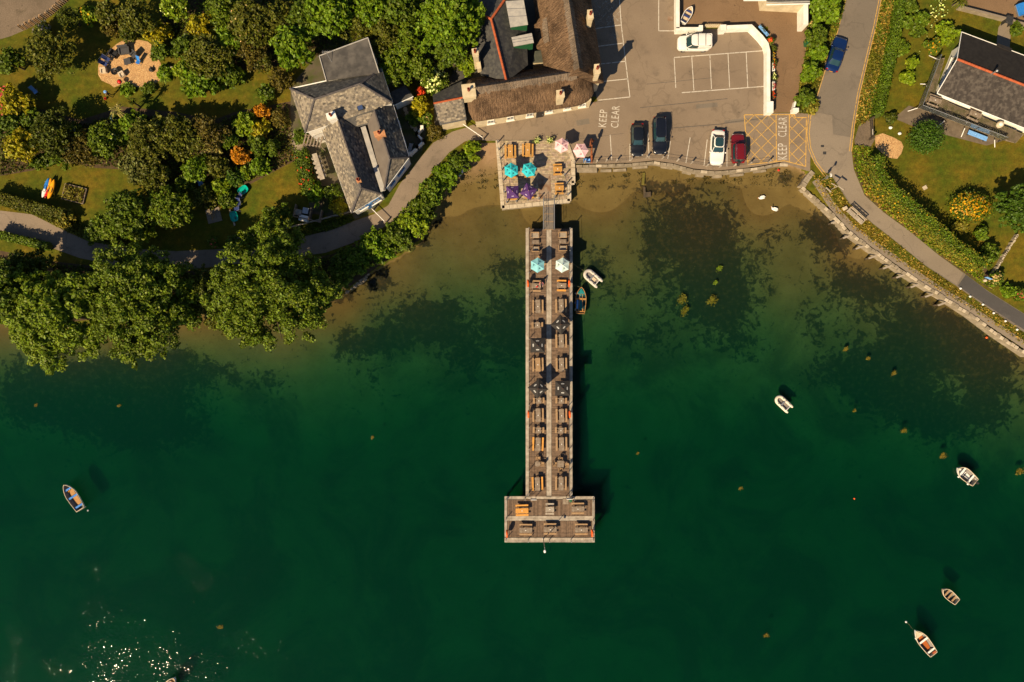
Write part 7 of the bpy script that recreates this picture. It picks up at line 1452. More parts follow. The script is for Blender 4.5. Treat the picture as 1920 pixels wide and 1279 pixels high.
def rope(label, pts, r=.02):
    t = thing('mooring_rope', label, 'rope', pts[0]); mb = MB(); mb.path([p - t.location for p in pts], r, 5); o = obj('rope', mb, MT['rope'], t); return t
rope('line from the pier to the grey inflatable dinghy', [P(1072, 492, .0), P(1082, 500, -1.0), P(1094, 507, -1.05)])
rope('line from the pier to the teal rowing dinghy', [P(1073, 537, -.1), P(1080, 536, -.9), P(1089, 539, -.85)])
rope('line from the white launch to its small buoy', [P(1711, 1179, -.9), P(1705, 1172, ZW + .03), P(1700, 1167, ZW + .05)])
for px, py, m_, r, lb in ((1699, 1166, 'white_pl', .14, 'small pale buoy at the bow of the white launch'), (1602, 935, 'orange_pl', .12, 'tiny red buoy alone in the green water'), (1850, 633, 'orange_pl', .15, 'orange float among dark weed by the sea wall'), (165, 957, 'white_pl', .12, 'small white float beside the blue-seated rowing boat'), (1505, 322, 'red_pl', .16, None)):
    if lb is None: px, py, lb = 1460, 319, 'pink-red buoy lying on the beach below the quay'
    z_ = ZW + .04 if py != 319 else bed_at(px, py) + .16; t = thing('buoy', lb, 'buoy', P(px, py, z_)); mb = MB(); mb.ball((0, 0, 0), r, 12, 8); obj('float', mb, MT[m_], t, 60); mb = MB(); mb.path([(.05 * math.cos(a), 0, r + .04 + .05 * math.sin(a)) for a in np.linspace(0, 6.28, 9)[:-1]], .012, 5, 0, True); obj('eye', mb, MT['dark_metal'], t)
# upturned white dinghy hull end on the beach beside the hedge
t = thing('canoe', 'white canoe leaning under the hedge at the top of the beach', 'boat', P(868, 314, 0), 1.15); t.location.z = -.45; rings = [[(x * 1.3, .28 * (1 - abs(x) ** 2.2) * math.cos(a) + .001 * a, .12 + .2 * (1 - abs(x) ** 2.2) * math.sin(a)) for a in np.linspace(0, 2 * math.pi, 11)[:-1]] for x in np.linspace(-.98, .98, 11)]; mb = MB(); mb.loft(rings); obj('hull', mb, wht, t, 60); mb = MB(); mb.path([(x * 1.3, .0, .12 + .2 * (1 - abs(x) ** 2.2) + .01) for x in np.linspace(-.95, .95, 9)], .025, 5); obj('keel_strip', mb, MT['light_blue'], t)

# floating and rooted weed
def weed_clump(label, px, py, rpx, n=260, kind='lime', ry=1.0):
    C = np.stack([NR.normal(size=n) * rpx / S * .42, NR.normal(size=n) * rpx / S * .42 * ry, -np.abs(NR.normal(size=n)) * .05 + .015], -1); t = thing('seaweed_clump', label, 'seaweed', P(px, py, ZW), 0, 'floating seaweed'); lp = [((0, 0, 0), (1, 1, 1))]
    C += np.stack([np.sin(C[:, 1] * 3) * .15, np.cos(C[:, 0] * 3) * .15, np.zeros(n)], -1); link('fronds', leaf_cards('fronds', C, NR.normal(size=(n, 3)) * .35 + np.array([0, 0, 1.0]), NR.uniform(.06, .15, n), kcols(kind, n), .45), t); return t
KIND['weed'] = ((.10, .085, .012), (.15, .11, .02)); KIND['kelp'] = ((.13, .085, .02), (.19, .115, .03)); KIND['algae'] = ((.10, .13, .012), (.15, .17, .02))
for px, py, r, k, ry, lb in ((1279, 563, 9, 'weed', 1.1, 'round yellow-green weed island in the bay'), (1284, 585, 7, 'weed', 1.6, 'tail of weed below the round weed island'), (1335, 565, 10, 'weed', .9, 'second weed island right of the round one'), (1586, 657, 4, 'kelp', 1, 'little golden weed tuft below the shore path'), (1628, 674, 4, 'kelp', .6, 'thin golden weed strand beside the little tuft'), (1676, 702, 4, 'kelp', 1.4, 'upright golden weed tuft in the dark weed'), (1694, 810, 5, 'kelp', .8, 'golden weed tuft in deeper water'), (1768, 857, 6, 'kelp', .9, 'golden weed raft above the motor dinghy'), (1912, 886, 7, 'kelp', .9, 'golden weed raft at the picture edge'), (1436, 1194, 5, 'kelp', .6, 'lone weed scrap low in the picture'), (413, 1178, 5, 'kelp', .6, 'weed scrap near the sun glitter'), (1349, 505, 5, 'algae', 1.2, 'yellow weed tuft in the dark weed bed'), (1342, 532, 4, 'algae', 1.2, 'pale weed tuft below the yellow one'), (1388, 918, 3, 'kelp', 1, 'tiny weed scrap in the middle of the bay'), (698, 822, 3, 'kelp', 1, 'tiny weed scrap between pier and shore oaks'), (1196, 852, 2.5, 'kelp', 1, 'tiny weed scrap beside the pier'), (1602, 772, 3, 'kelp', 1, 'tiny weed scrap off the sea wall'), (223, 763, 2.5, 'kelp', 1, 'tiny weed scrap below the feathery tree'), (67, 762, 2.5, 'kelp', 1, 'tiny weed scrap near the picture edge below the trees')):
    weed_clump(lb, px, py, r, int(14 + r * 26), k, ry)
# old mooring post remains on the beach
t = thing('slipway_post', 'weedy timber remains of a slipway sticking out of the sand', 'timber', P(1208, 352, bed_at(1208, 352))); 
for k, (a, b, l, w, rz, m_) in enumerate(((1206, 335, 24, 5, 1.5, 'algae_wood'), (1208, 360, 22, 4, 1.62, 'pile'), (1214, 365, 14, 10, .1, 'pile'))):
    mm = MT.get(m_) or MT.setdefault(m_, pm('algae_wood', (.14, .12, .02), (.10, .085, .018), 3, .9)); mb = MB(); q = P(a, b, bed_at(a, b)) - t.location; mb.box((q.x, q.y, q.z + .12), (l / S, w / S, .35), rz, 0, None, .85); obj('timber', mb, mm, t)
t = thing('shore_rocks', 'pale rock outcrop on the point below the shore hedge', 'rocks', P(668, 528, -.6))
for k in range(16):
    f = k / 15; q = P(650 + 36 * f, 543 - 26 * f + R.uniform(-4, 4), -.6) - t.location; mb = MB(); mb.ball((q.x, q.y, R.uniform(-.3, .1)), (R.uniform(.3, .6), R.uniform(.25, .45), R.uniform(.3, .5)), 7, 5); mb.v = [(x + R.uniform(-.07, .07), y + R.uniform(-.07, .07), z + R.uniform(-.07, .07)) for x, y, z in mb.v]; obj('rock', mb, MT['rock'], t)

# ------------------------------------------------------------------ swans and people
def swan(label, px, py, rz):
    t = thing('swan', label, 'swan', P(px, py, ZW), rz, 'swans'); mb = MB(); rings = []
    for u, w, h, zc in ((-.48, .03, .04, .26), (-.40, .10, .09, .2), (-.2, .19, .17, .16), (.05, .22, .20, .15), (.25, .17, .17, .16), (.36, .09, .10, .22), (.40, .055, .06, .32), (.42, .045, .05, .45), (.44, .042, .045, .58), (.50, .045, .045, .66), (.57, .05, .045, .66), (.62, .03, .03, .63)):
        if u < .37: ring = [(u, w * math.cos(a), zc + h * math.sin(a)) for a in np.linspace(0, 2 * math.pi, 11)[:-1]]
        elif u < .47: ring = [(u + h * math.sin(a) * .9, w * math.cos(a), zc - h * math.sin(a) * .2) for a in np.linspace(0, 2 * math.pi, 11)[:-1]]
        else: ring = [(u, w * math.cos(a), zc + h * math.sin(a)) for a in np.linspace(0, 2 * math.pi, 11)[:-1]]
        rings.append(ring)
    mb.loft(rings); obj('body', mb, MT['swan'], t, 60); mb = MB(); mb.tube((.60, 0, .635), (.72, 0, .60), .022, .008, 8); obj('beak', mb, MT['orange_pl'], t)
    for s_ in (1, -1): mb = MB(); mb.ball((-.12, s_ * .15, .26), (.32, .09, .11), 10, 6); obj('wing', mb, MT['swan'], t, 60)
swan('swan nearer the quay, swimming in the shallows', 1427, 371, math.pi + .25); swan('swan farther from the quay in the shallows', 1451, 392.5, math.pi - .3)
def person(label, base, rz, joints, edges, rad, groups, matl):
    t = thing('person', label, 'person', base, rz); me = bpy.data.meshes.new('body'); names = list(joints); me.from_pydata([joints[n_] for n_ in names], [(names.index(a), names.index(b)) for a, b in edges], [])
    o = link('tmp_body', me); sk_ = o.modifiers.new('skin', 'SKIN'); sv = me.skin_vertices[0].data
    for i, n_ in enumerate(names): sv[i].radius = rad[n_] if isinstance(rad[n_], tuple) else (rad[n_], rad[n_]); sv[i].use_root = (n_ == 'pelvis')
    ss = o.modifiers.new('sub', 'SUBSURF'); ss.levels = ss.render_levels = 1; dg = bpy.context.evaluated_depsgraph_get(); dg.update(); m2 = bpy.data.meshes.new_from_object(o.evaluated_get(dg)); bpy.data.objects.remove(o)
    m2.materials.clear(); keys = list(matl)
    for k in keys: m2.materials.append(matl[k])
    jp = np.array([joints[n_] for n_ in names])
    for f in m2.polygons: f.material_index = keys.index(groups[names[int(np.argmin(((jp - np.array(f.center)) ** 2).sum(1)))]]); f.use_smooth = True
    link('body', m2, t); return t
def human(seated):
    if not seated:
        J = {'pelvis': (0, 0, .95), 'waist': (0, .01, 1.10), 'chest': (0, .02, 1.32), 'neck': (0, .0, 1.50), 'head': (0, -.03, 1.62), 'crown': (0, -.02, 1.73)}
        for s_, n_ in ((1, 'l'), (-1, 'r')): J.update({'hip' + n_: (s_ * .10, 0, .90), 'knee' + n_: (s_ * .11, -.06 * s_, .50), 'ankle' + n_: (s_ * .11, .10 * s_, .09), 'toe' + n_: (s_ * .12, .10 * s_ - .17, .03), 'sh' + n_: (s_ * .19, .02, 1.42), 'el' + n_: (s_ * .26, -.02, 1.15), 'wr' + n_: (s_ * .24, -.20, .98), 'hand' + n_: (s_ * .23, -.27, .95)})
    else:
        J = {'pelvis': (0, 0, .52), 'waist': (0, -.02, .68), 'chest': (0, -.05, .90), 'neck': (0, -.07, 1.08), 'head': (0, -.11, 1.20), 'crown': (0, -.10, 1.31)}
        for s_, n_ in ((1, 'l'), (-1, 'r')): J.update({'hip' + n_: (s_ * .10, -.03, .50), 'knee' + n_: (s_ * .14, -.46, .52), 'ankle' + n_: (s_ * .14, -.44, .09), 'toe' + n_: (s_ * .15, -.60, .03), 'sh' + n_: (s_ * .19, -.06, 1.0), 'el' + n_: (s_ * .25, -.24, .80), 'wr' + n_: (s_ * .17, -.46, .80), 'hand' + n_: (s_ * .14, -.54, .80)})
    E = [('pelvis', 'waist'), ('waist', 'chest'), ('chest', 'neck'), ('neck', 'head'), ('head', 'crown')]; Rr = {'pelvis': (.15, .11), 'waist': (.14, .10), 'chest': (.165, .115), 'neck': .055, 'head': (.085, .10), 'crown': .07}; Gp = {'pelvis': 'legs', 'waist': 'top', 'chest': 'top', 'neck': 'skin', 'head': 'skin', 'crown': 'skin'}
    for n_ in 'lr':
        E += [('pelvis', 'hip' + n_), ('hip' + n_, 'knee' + n_), ('knee' + n_, 'ankle' + n_), ('ankle' + n_, 'toe' + n_), ('chest', 'sh' + n_), ('sh' + n_, 'el' + n_), ('el' + n_, 'wr' + n_), ('wr' + n_, 'hand' + n_)]
        Rr.update({'hip' + n_: .095, 'knee' + n_: .062, 'ankle' + n_: .045, 'toe' + n_: .04, 'sh' + n_: .065, 'el' + n_: .045, 'wr' + n_: .032, 'hand' + n_: .035}); Gp.update({'hip' + n_: 'legs', 'knee' + n_: 'legs', 'ankle' + n_: 'legs', 'toe' + n_: 'shoes', 'sh' + n_: 'top', 'el' + n_: 'top', 'wr' + n_: 'skin', 'hand' + n_: 'skin'})
    # fingers and thumb of each hand as short chains
    for n_, s_ in (('l', 1), ('r', -1)):
        hx, hy, hz = J['hand' + n_]
        for k, ln in enumerate((.075, .085, .08, .065)):
            J[f'f{k}{n_}'] = (hx + (k - 1.5) * .021, hy - ln * .6, hz - .005); J[f'g{k}{n_}'] = (hx + (k - 1.5) * .023, hy - ln, hz - .025); E += [('hand' + n_, f'f{k}{n_}'), (f'f{k}{n_}', f'g{k}{n_}')]; Rr[f'f{k}{n_}'] = Rr[f'g{k}{n_}'] = .009; Gp[f'f{k}{n_}'] = Gp[f'g{k}{n_}'] = 'skin'
        J['th' + n_] = (hx - s_ * .055, hy - .02, hz); E.append(('hand' + n_, 'th' + n_)); Rr['th' + n_] = .010; Gp['th' + n_] = 'skin'
    return J, E, Rr, Gp
def hair(t, c, mat, hat=False):
    mb = MB(); mb.ball((c[0], c[1] + .02, c[2] + .03), (.098, .112, .10), 12, 7)
    if hat: mb.lathe([(.19, 0), (.19, .02), (.1, .03)], (c[0], c[1], c[2] + .03), 14)
    obj('hat' if hat else 'hair', mb, mat, t, 60)
    for s_ in (1, -1): mb = MB(); mb.ball((c[0] + s_ * .032, c[1] - .105, c[2] - .03), .014, 6, 5); obj('eye', mb, MT['dark_metal'], t); mb = MB(); mb.ball((c[0] + s_ * .09, c[1], c[2] - .04), (.015, .025, .032), 6, 5); obj('ear', mb, MT['skin'], t)
    mb = MB(); mb.ball((c[0], c[1] - .115, c[2] - .055), (.014, .022, .022), 6, 5); obj('nose', mb, MT['skin'], t); mb = MB(); mb.box((c[0], c[1] - .10, c[2] - .095), (.045, .012, .01)); obj('mouth', mb, MT['terracotta'], t)
J, E_, Rr, Gp = human(False)
t = person('person in dark clothes and pale hat standing on the garden lawn', P(211, 181), -1.9, J, E_, Rr, Gp, {'skin': MT['skin'], 'top': MT['grey_fabric'], 'legs': MT['black'], 'shoes': MT['dark_metal']}); hair(t, J['head'], MT['light_blue'], True)
b = thing('red_bucket', 'red bucket on the lawn beside the standing person', 'bucket', P(199, 186)); mb = MB(); mb.lathe([(.11, 0), (.15, .28), (.16, .3), (.13, .3), (.11, .05)], (0, 0, 0), 12); obj('body', mb, MT['red_pl'], b, 40); mb = MB(); mb.path([(.15 * math.cos(a), 0, .3 + .13 * math.sin(a)) for a in np.linspace(0, math.pi, 8)], .008, 5); obj('handle', mb, MT['steel'], b)
J, E_, Rr, Gp = human(True)
t = person('person in pink top seated at a pier table', P(1014, 530, ZD), 2.95, {k: v for k, v in J.items()}, E_, Rr, Gp, {'skin': MT['skin'], 'top': pm('pink_shirt', (.55, .20, .18), None, 6, .9), 'legs': MT['navy'], 'shoes': MT['black']}); t.location.z = ZD - .04; t.rotation_euler.z = 0.15; hair(t, J['head'], MT['bark'])
b = thing('red_bag', 'small red bag lying on the seated guest table', 'bag', P(1007, 537.5, .85)); mb = MB(); mb.box((0, 0, .07), (.28, .2, .14), .5, 0, None, .8); obj('body', mb, MT['red_pl'], b); mb = MB(); mb.path([(.1 * math.cos(a), 0, .13 + .09 * math.sin(a)) for a in np.linspace(0, math.pi, 7)], .01, 5); obj('strap', mb, MT['black'], b)
b.location.z = ZD + .76

# ------------------------------------------------------------------ garden furniture
def lounge(label, px, py, rz, w, d, mat, name='garden_sofa', h=.75, z=.012):
    t = thing(name, label, 'sofa' if w > 1 else 'armchair', P(px, py, .4), rz); t.location.z = z; mb = MB(); mb.box((0, 0, .24), (w, d, .28)); obj('base', mb, MT[mat], t); mb = MB(); mb.box((0, d / 2 - .1, .24 + h / 2), (w, .2, h - .1), 0, 0, None, .95); obj('backrest', mb, MT[mat], t)
    for s_ in (1, -1): mb = MB(); mb.box((s_ * (w / 2 - .08), -.05, .48), (.16, d - .1, .24)); obj('armrest', mb, MT[mat], t)
    mb = MB(); mb.box((0, -.08, .42), (w - .34, d - .3, .1), 0, 0, None, .95); obj('cushion', mb, MT[mat], t); return t
lounge('charcoal two-seat garden sofa on the wood chips', 233, 94, .12, 1.4, .95, 'grey_fabric'); lounge('charcoal armchair left of the garden sofa', 214, 101, .95, .85, .85, 'black', 'garden_armchair'); lounge('charcoal armchair right of the garden sofa', 252, 103, -.75, .8, .85, 'grey_fabric', 'garden_armchair')
t = cafe_table('low dark square table on the wood chips before the sofa', 236, 113.5, .85, .012, False, 'grey_fabric', .2, .42, 'low_table')
def deckchair(label, px, py, rz, mat, name='deck_chair'):
    t = thing(name, label, 'chair', P(px, py, .4), rz); t.location.z = .012; mb = MB(); mb.add([(-.24, -.35, .42), (.24, -.35, .42), (.24, .1, .34), (-.24, .1, .34), (.24, .5, .95), (-.24, .5, .95)], [(0, 1, 2, 3), (3, 2, 4, 5)]); mb.add([(-.24, -.35, .39), (.24, -.35, .39), (.24, .1, .31), (-.24, .1, .31), (.24, .53, .93), (-.24, .53, .93)], [(3, 2, 1, 0), (5, 4, 2, 3)]); obj('sling', mb, MT[mat], t)
    for s_ in (1, -1):
        for a, b in (((s_ * .26, -.4, 0), (s_ * .26, .55, 1.0)), ((s_ * .26, .4, 0), (s_ * .26, -.38, .45))): mb = MB(); mb.tube(a, b, .02, n=6); obj('frame_tube', mb, MT['steel'], t)
    return t
deckchair('blue folding chair on the wood chips beside the left armchair', 201, 111, 1.05, 'navy'); deckchair('lighter blue folding chair nearest the beige seat', 196, 119.5, 1.2, 'navy'); deckchair('blue folding chair alone to the right of the low table', 259, 115, -.35, 'blue')
lounge('beige square garden seat at the wood chip rim', 194, 132, .1, .75, .65, 'beige', 'garden_armchair', .45); lounge('beige tilted garden seat beside the fire bowl', 228, 139, .5, .7, .62, 'beige', 'garden_armchair', .4)
t = thing('fire_bowl', 'round black fire bowl on the wood chips', 'fire bowl', P(217, 135.5, .2)); t.location.z = .012; mb = MB(); mb.lathe([(.1, .25), (.35, .33), (.46, .48), (.48, .5), (.44, .5), (.33, .38), (.01, .33)], (0, 0, 0), 18); obj('bowl', mb, MT['black'], t, 40)
for k in range(3): mb = MB(); a = k * 2.1; mb.tube((.3 * math.cos(a), .3 * math.sin(a), 0), (.2 * math.cos(a), .2 * math.sin(a), .32), .025, n=6); obj('leg', mb, MT['black'], t)
mb = MB(); mb.tube((-.2, .1, .42), (.22, -.05, .45), .05, n=7); mb.tube((-.1, -.2, .42), (.1, .22, .46), .05, n=7); obj('logs', mb, MT['bark'], t)
t = thing('kettle_barbecue', 'red kettle barbecue at the lower rim of the wood chips', 'barbecue', P(225, 154, .6)); t.location.z = .012; mb = MB(); mb.ball((0, 0, .72), (.26, .26, .2), 14, 9); obj('bowl', mb, MT['red_pl'], t, 60); mb = MB(); mb.lathe([(.33, .70), (.33, .74), (.26, .74)], (0, 0, 0), 16); obj('rim', mb, MT['black'], t)
for k in range(3): mb = MB(); a = k * 2.1 + .4; mb.tube((.32 * math.cos(a), .32 * math.sin(a), 0), (.15 * math.cos(a), .15 * math.sin(a), .6), .018, n=6); obj('leg', mb, MT['steel'], t)
t = thing('coal_bag', 'crumpled black sack on the right of the wood chips', 'sack', P(285, 132)); mb = MB(); mb.ball((0, 0, .2), (.35, .28, .24), 10, 7); mb.v = [(x + R.uniform(-.05, .05), y + R.uniform(-.05, .05), max(.0, z + R.uniform(-.05, .05))) for x, y, z in mb.v]; obj('sack', mb, MT['black'], t); mb = MB(); mb.ball((.02, .3, .3), (.1, .14, .1), 7, 5); obj('neck', mb, MT['black'], t)
t = thing('leaning_post', 'pale weathered post leaning beside the big bright bush', 'post', P(318, 128)); mb = MB(); mb.path([(0, 0, 0), (.6, -.2, .9), (1.1, -.4, 1.4)], .06, 6); obj('pole', mb, MT['wood_pale'], t); mb = MB(); mb.ball((0, 0, .05), (.15, .15, .1), 7, 5); obj('footing', mb, MT['rock'], t)
deckchair('pale blue garden seat in the shade beside the golden tree', 65, 171, .6, 'light_blue')
# kayaks
def kayak(label, px, py, rz, L, m1, m2_, z0):
    t = thing('kayak', label, 'kayak', P(px, py, z0), rz, 'kayaks on the lawn'); n = 12; rings = []
    for u in np.linspace(-1, 1, 17):
        b = .30 * max(0, 1 - abs(u) ** 2.4) ** .8 + .012; h = .16 * max(0, 1 - abs(u) ** 3) ** .6 + .02; rings.append([(u * L / 2, b * math.cos(a), .16 + .06 * u * u + h * math.sin(a)) for a in np.linspace(0, 2 * math.pi, n + 1)[:-1]])
    mb = MB(); mb.loft(rings); half_ = len(mb.f) // 2; mb.m = [0 if sum(mb.v[i][0] for i in f) / len(f) > -.05 * L else 1 for f in mb.f]; obj('hull', mb, [m1, m2_], t, 60)
    mb = MB(); mb.path([(.45 * math.cos(a) - .1, .2 * math.sin(a), .325) for a in np.linspace(0, 6.28, 15)[:-1]], .03, 6, 0, True); ck = obj('cockpit_rim', mb, MT['black'], t); mb = MB(); mb.prism([(.43 * math.cos(a) - .1, .18 * math.sin(a)) for a in np.linspace(0, 6.28, 15)[:-1]], .30, .322); obj('cockpit', mb, MT['dark_metal'], ck)
    mb = MB(); mb.tube((L / 2 - .12, 0, .26), (L / 2 + .02, 0, .3), .02, n=6); obj('grab_loop', mb, MT['black'], t)
kayak('blue and white kayak on the lawn', 87.5, 353, 1.25, 2.75, MT['blue'], MT['white_pl'], .45); kayak('orange and red kayak between the other two', 92.5, 353.5, 1.27, 2.8, MT['yellow_pl'], MT['red_pl'], .38); kayak('all orange kayak nearest the raised bed', 98, 356, 1.27, 2.8, MT['yellow_pl'], MT['yellow_pl'], .48)
t = thing('kayak_rack', 'low timber trestles under the kayaks', 'rack', P(93, 354), 1.26)
for x in (-.7, .7): mb = MB(); mb.box((x, 0, .36), (.08, 1.25, .07)); obj('beam', mb, MT['wood_grey'], t); mb = MB(); mb.box((x, .5, .17), (.07, .07, .34)); obj('leg', mb, MT['wood_grey'], t); mb = MB(); mb.box((x, -.5, .17), (.07, .07, .34)); obj('leg', mb, MT['wood_grey'], t)
t = thing('raised_bed', 'overgrown timber-edged raised bed beside the kayaks', 'planter', P(141, 364), -.24)
for a, d in (((0, 1.0, .12), (2.9, .08, .3)), ((0, -1.0, .12), (2.9, .08, .3)), ((1.42, 0, .12), (.08, 1.92, .3)), ((-1.42, 0, .12), (.08, 1.92, .3))): mb = MB(); mb.box(a, d); obj('edge_plank', mb, MT['wood_grey'], t)
mb = MB(); mb.box((0, 0, .08), (2.74, 1.9, .12)); obj('soil', mb, MT['soil'], t); n = 420; C = np.c_[NR.uniform(-1.3, 1.3, n), NR.uniform(-.9, .9, n), NR.uniform(.2, .55, n)]; link('foliage', leaf_cards('foliage', C, NR.normal(size=(n, 3)) + np.array([0, 0, .8]), NR.uniform(.08, .18, n), kcols('rough', n)), t)
# play corner
def tub(label, px, py, rz): 
    t = thing('plastic_tub', label, 'tub', P(px, py), rz, 'teal tubs'); mb = MB(); o1 = [(x, y, 0) for x, y in sup(.50, .36, 22, 3)]; o2 = [(x, y, .42) for x, y in sup(.66, .48, 22, 3)]; o3 = [(x * .94, y * .92, .42) for x, y, _ in o2]; o4 = [(x, y, .30) for x, y in sup(.54, .38, 22, 3)]; mb.loft([o1, o2, o3, o4]); obj('shell', mb, MT['teal_pl'], t, 40); mb = MB(); mb.path([(x, y, .43) for x, y in sup(.66, .48, 22, 3)], .03, 6, 0, True); obj('rim', mb, MT['teal_pl'], t, 50); mb = MB(); mb.ball((-.2, -.1, .33), (.18, .1, .05), 8, 5); obj('contents', mb, MT['green_pl'], t)
tub('upper teal plastic tub on the dry lawn', 458, 357.5, .65); tub('lower teal plastic tub by the stone slab', 441, 407, 1.85)
deckchair('navy garden chair just below the upper teal tub', 449, 369, -.9, 'navy'); deckchair('small navy chair in the middle of the chair row', 447.5, 380, -.1, 'navy'); deckchair('navy chair just above the lower teal tub', 444, 391.5, -1.5, 'navy')
t = thing('blue_stool', 'light blue round stool under the garden trees', 'stool', P(379.5, 347)); mb = MB(); mb.lathe([(.32, .38), (.34, .42), (.33, .45), (.01, .45)], (0, 0, 0), 18); obj('seat', mb, MT['light_blue'], t, 40); 
for k in range(3): mb = MB(); a = k * 2.1; mb.tube((.3 * math.cos(a), .3 * math.sin(a), 0), (.22 * math.cos(a), .22 * math.sin(a), .4), .03, n=6); obj('leg', mb, MT['light_blue'], t)
deckchair('light blue chair behind the round stool', 374, 341, .7, 'light_blue')
t = thing('stone_slab', 'square stone patio slab with scattered sticks', 'patio', P(401, 404), .24)
for i in range(3):
    for j in range(3): mb = MB(); mb.box(((i - 1) * .62, (j - 1) * .62, .03), (.60, .60, .07)); obj('flagstone', mb, MT['road_pale'], t)
t = thing('stick_pile', 'little pile of pale sticks on the square slab', 'sticks', P(400, 406, .07), .9)
for a, b in (((-.4, -.25, .03), (.1, .35, .05)), ((-.1, -.2, .03), (.35, .1, .03)), ((0, .25, .06), (.4, .3, .06))): mb = MB(); mb.tube(a, b, .03, n=6); obj('stick', mb, MT['wood_new'], t)
t = thing('slab_edging', 'pale stone edging beside the lower teal tub', 'edging', P(436, 408))
for k in range(6): mb = MB(); q = P(432 + k * 1.6, 396 + k * 5) - t.location; mb.box((q.x, q.y, .05), (.2, .33, .12), .3); obj('edging_stone', mb, MT['stone_pale'], t)
# house yard
t = thing('garden_table', 'long pale scalloped table with seats beside the slate house', 'table', P(600, 315, .7), -1.26); mb = MB()
for k in range(6): mb.box((-1.45 + k * .58, 0, .74), (.56, .62, .05))
obj('table_top', mb, MT['wood_pale'], t)
for k in range(5):
    for s_ in (1, -1): mb = MB(); mb.lathe([(.19, .5), (.21, .53), (.01, .54)], (-1.25 + k * .62, s_ * .38, 0), 10); obj('stool_seat', mb, MT['wood_pale'], t)
for sx in (-1, 1): mb = MB(); mb.box((sx * 1.2, 0, .36), (.1, .5, .72)); obj('leg', mb, MT['wood_grey'], t)
t = thing('pergola', 'dark slatted pergola behind the slate house', 'pergola', P(587, 264, 2.2), -.12); t.location.z = 0
for k in range(6): mb = MB(); mb.box((-1.05 + k * .42, 0, 2.25), (.16, 1.5, .12), -.15); obj('beam', mb, MT['wood_grey'], t)
for sx in (-1, 1):
    mb = MB(); mb.box((0, sx * .6, 2.14), (2.4, .08, .1)); obj('rail', mb, MT['wood_grey'], t)
    for sy in (-1, 1): mb = MB(); mb.box((sx * 1.1, sy * .6, 1.05), (.09, .09, 2.1)); obj('post', mb, MT['wood_grey'], t)
t = thing('flagstone_patch', 'crazy paving at the corner of the slate house', 'paving', P(556, 275))
for k in range(26): mb = MB(); q = P(R.uniform(544, 572), R.uniform(250, 296)) - t.location; r_ = R.uniform(.25, .5); mb.prism([(q.x + r_ * math.cos(a) * R.uniform(.75, 1.1), q.y + r_ * math.sin(a) * R.uniform(.75, 1.1)) for a in np.linspace(0, 6.28, 7)[:-1]], 0, .02 + .0015 * k); obj('flagstone', mb, MT['stone'], t)
t = thing('bin_store', 'open timber bin store beside the lane', 'store', P(580, 402), -.22)
for a, d in (((0, -.75, .5), (3.4, .08, 1.0)), ((1.7, 0, .5), (.08, 1.6, 1.0)), ((.35, 0, .5), (.08, 1.5, 1.0)), ((-1.7, 0, .5), (.08, 1.6, 1.0))): mb = MB(); mb.box(a, d); obj('panel', mb, MT['wood_grey'], t)
for (a, b), m_, lb, w in (((572, 411), 'white_pl', 'white lidded box in the bin store', 1.1), ((562, 400), 'wood_pale', 'pale folded cardboard pile in the bin store', .8), ((576, 397), 'steel', 'grey crate behind the white box', .7)):
    t = thing('storage_box', lb, 'box', P(a, b), -.2); mb = MB(); mb.box((0, 0, .35), (w, .7, .7)); obj('body', mb, MT[m_], t); mb = MB(); mb.box((0, 0, .73), (w + .06, .76, .07)); obj('lid', mb, MT[m_], t)
for pl, lb in (([(525, 432), (560, 424), (625, 407), (662, 398)], 'low timber fence between slate house garden and lane'), ([(436, 451), (470, 444), (505, 435)], 'low timber fence at the play corner beside the lane')):
    t = thing('garden_fence', lb, 'fence', P(*pl[0])); pts = [P(*p) - t.location for p in pl]
    for a, b in zip(pts[:-1], pts[1:]):
        for z in (.35, .75): mb = MB(); d = b - a; m_ = (a + b) / 2; mb.box((m_.x, m_.y, z), (d.length, .05, .14), math.atan2(d.y, d.x)); obj('rail', mb, MT['wood_pale'], t)
    for p in pts: mb = MB(); mb.box((p.x, p.y, .5), (.1, .1, 1.0)); obj('post', mb, MT['wood_grey'], t)
for a, b, lb in (((700, 394), (724, 418), 'white barrier pole across the lane below the slate house'), ((868, 236), (906, 262), 'white barrier pole across the lane at the pub corner')):
    t = thing('lane_barrier', lb, 'barrier', P(*a)); q = P(*b) - t.location; mb = MB(); mb.tube((0, 0, .9), (q.x, q.y, .9), .05, n=8); obj('pole', mb, MT['white_pl'], t)
    for p in (Vector((0, 0, 0)), q): mb = MB(); mb.box((p.x, p.y, .5), (.14, .14, 1.0)); obj('post', mb, MT['wood_pale'], t)
t = thing('garden_bench', 'pale blue-grey bench inside the white garden wall', 'bench', P(769, 277, .4), -.25); t.location.z = 0; mb = MB()
for k in range(4): mb.box((-.18 + k * .13, 0, .42), (.11, 1.1, .03))
obj('seat', mb, MT['steel'], t); mb = MB(); mb.box((.3, 0, .7), (.04, 1.1, .4)); obj('backrest', mb, MT['steel'], t)
for s_ in (1, -1): mb = MB(); mb.box((.05, s_ * .45, .2), (.4, .06, .4)); obj('leg', mb, MT['steel'], t)
t = thing('stepping_path', 'pale stepping stone path in the small garden by the shed', 'path', P(768, 215))
for k, (a, b) in enumerate(((760, 205), (763, 213), (766, 221), (769, 229), (773, 236), (779, 242))): mb = MB(); q = P(a, b) - t.location; mb.prism([(q.x + .28 * math.cos(x), q.y + .35 * math.sin(x)) for x in np.linspace(0, 6.28, 9)[:-1]], 0, .03); obj('stepping_stone', mb, MT['stone_pale'], t)
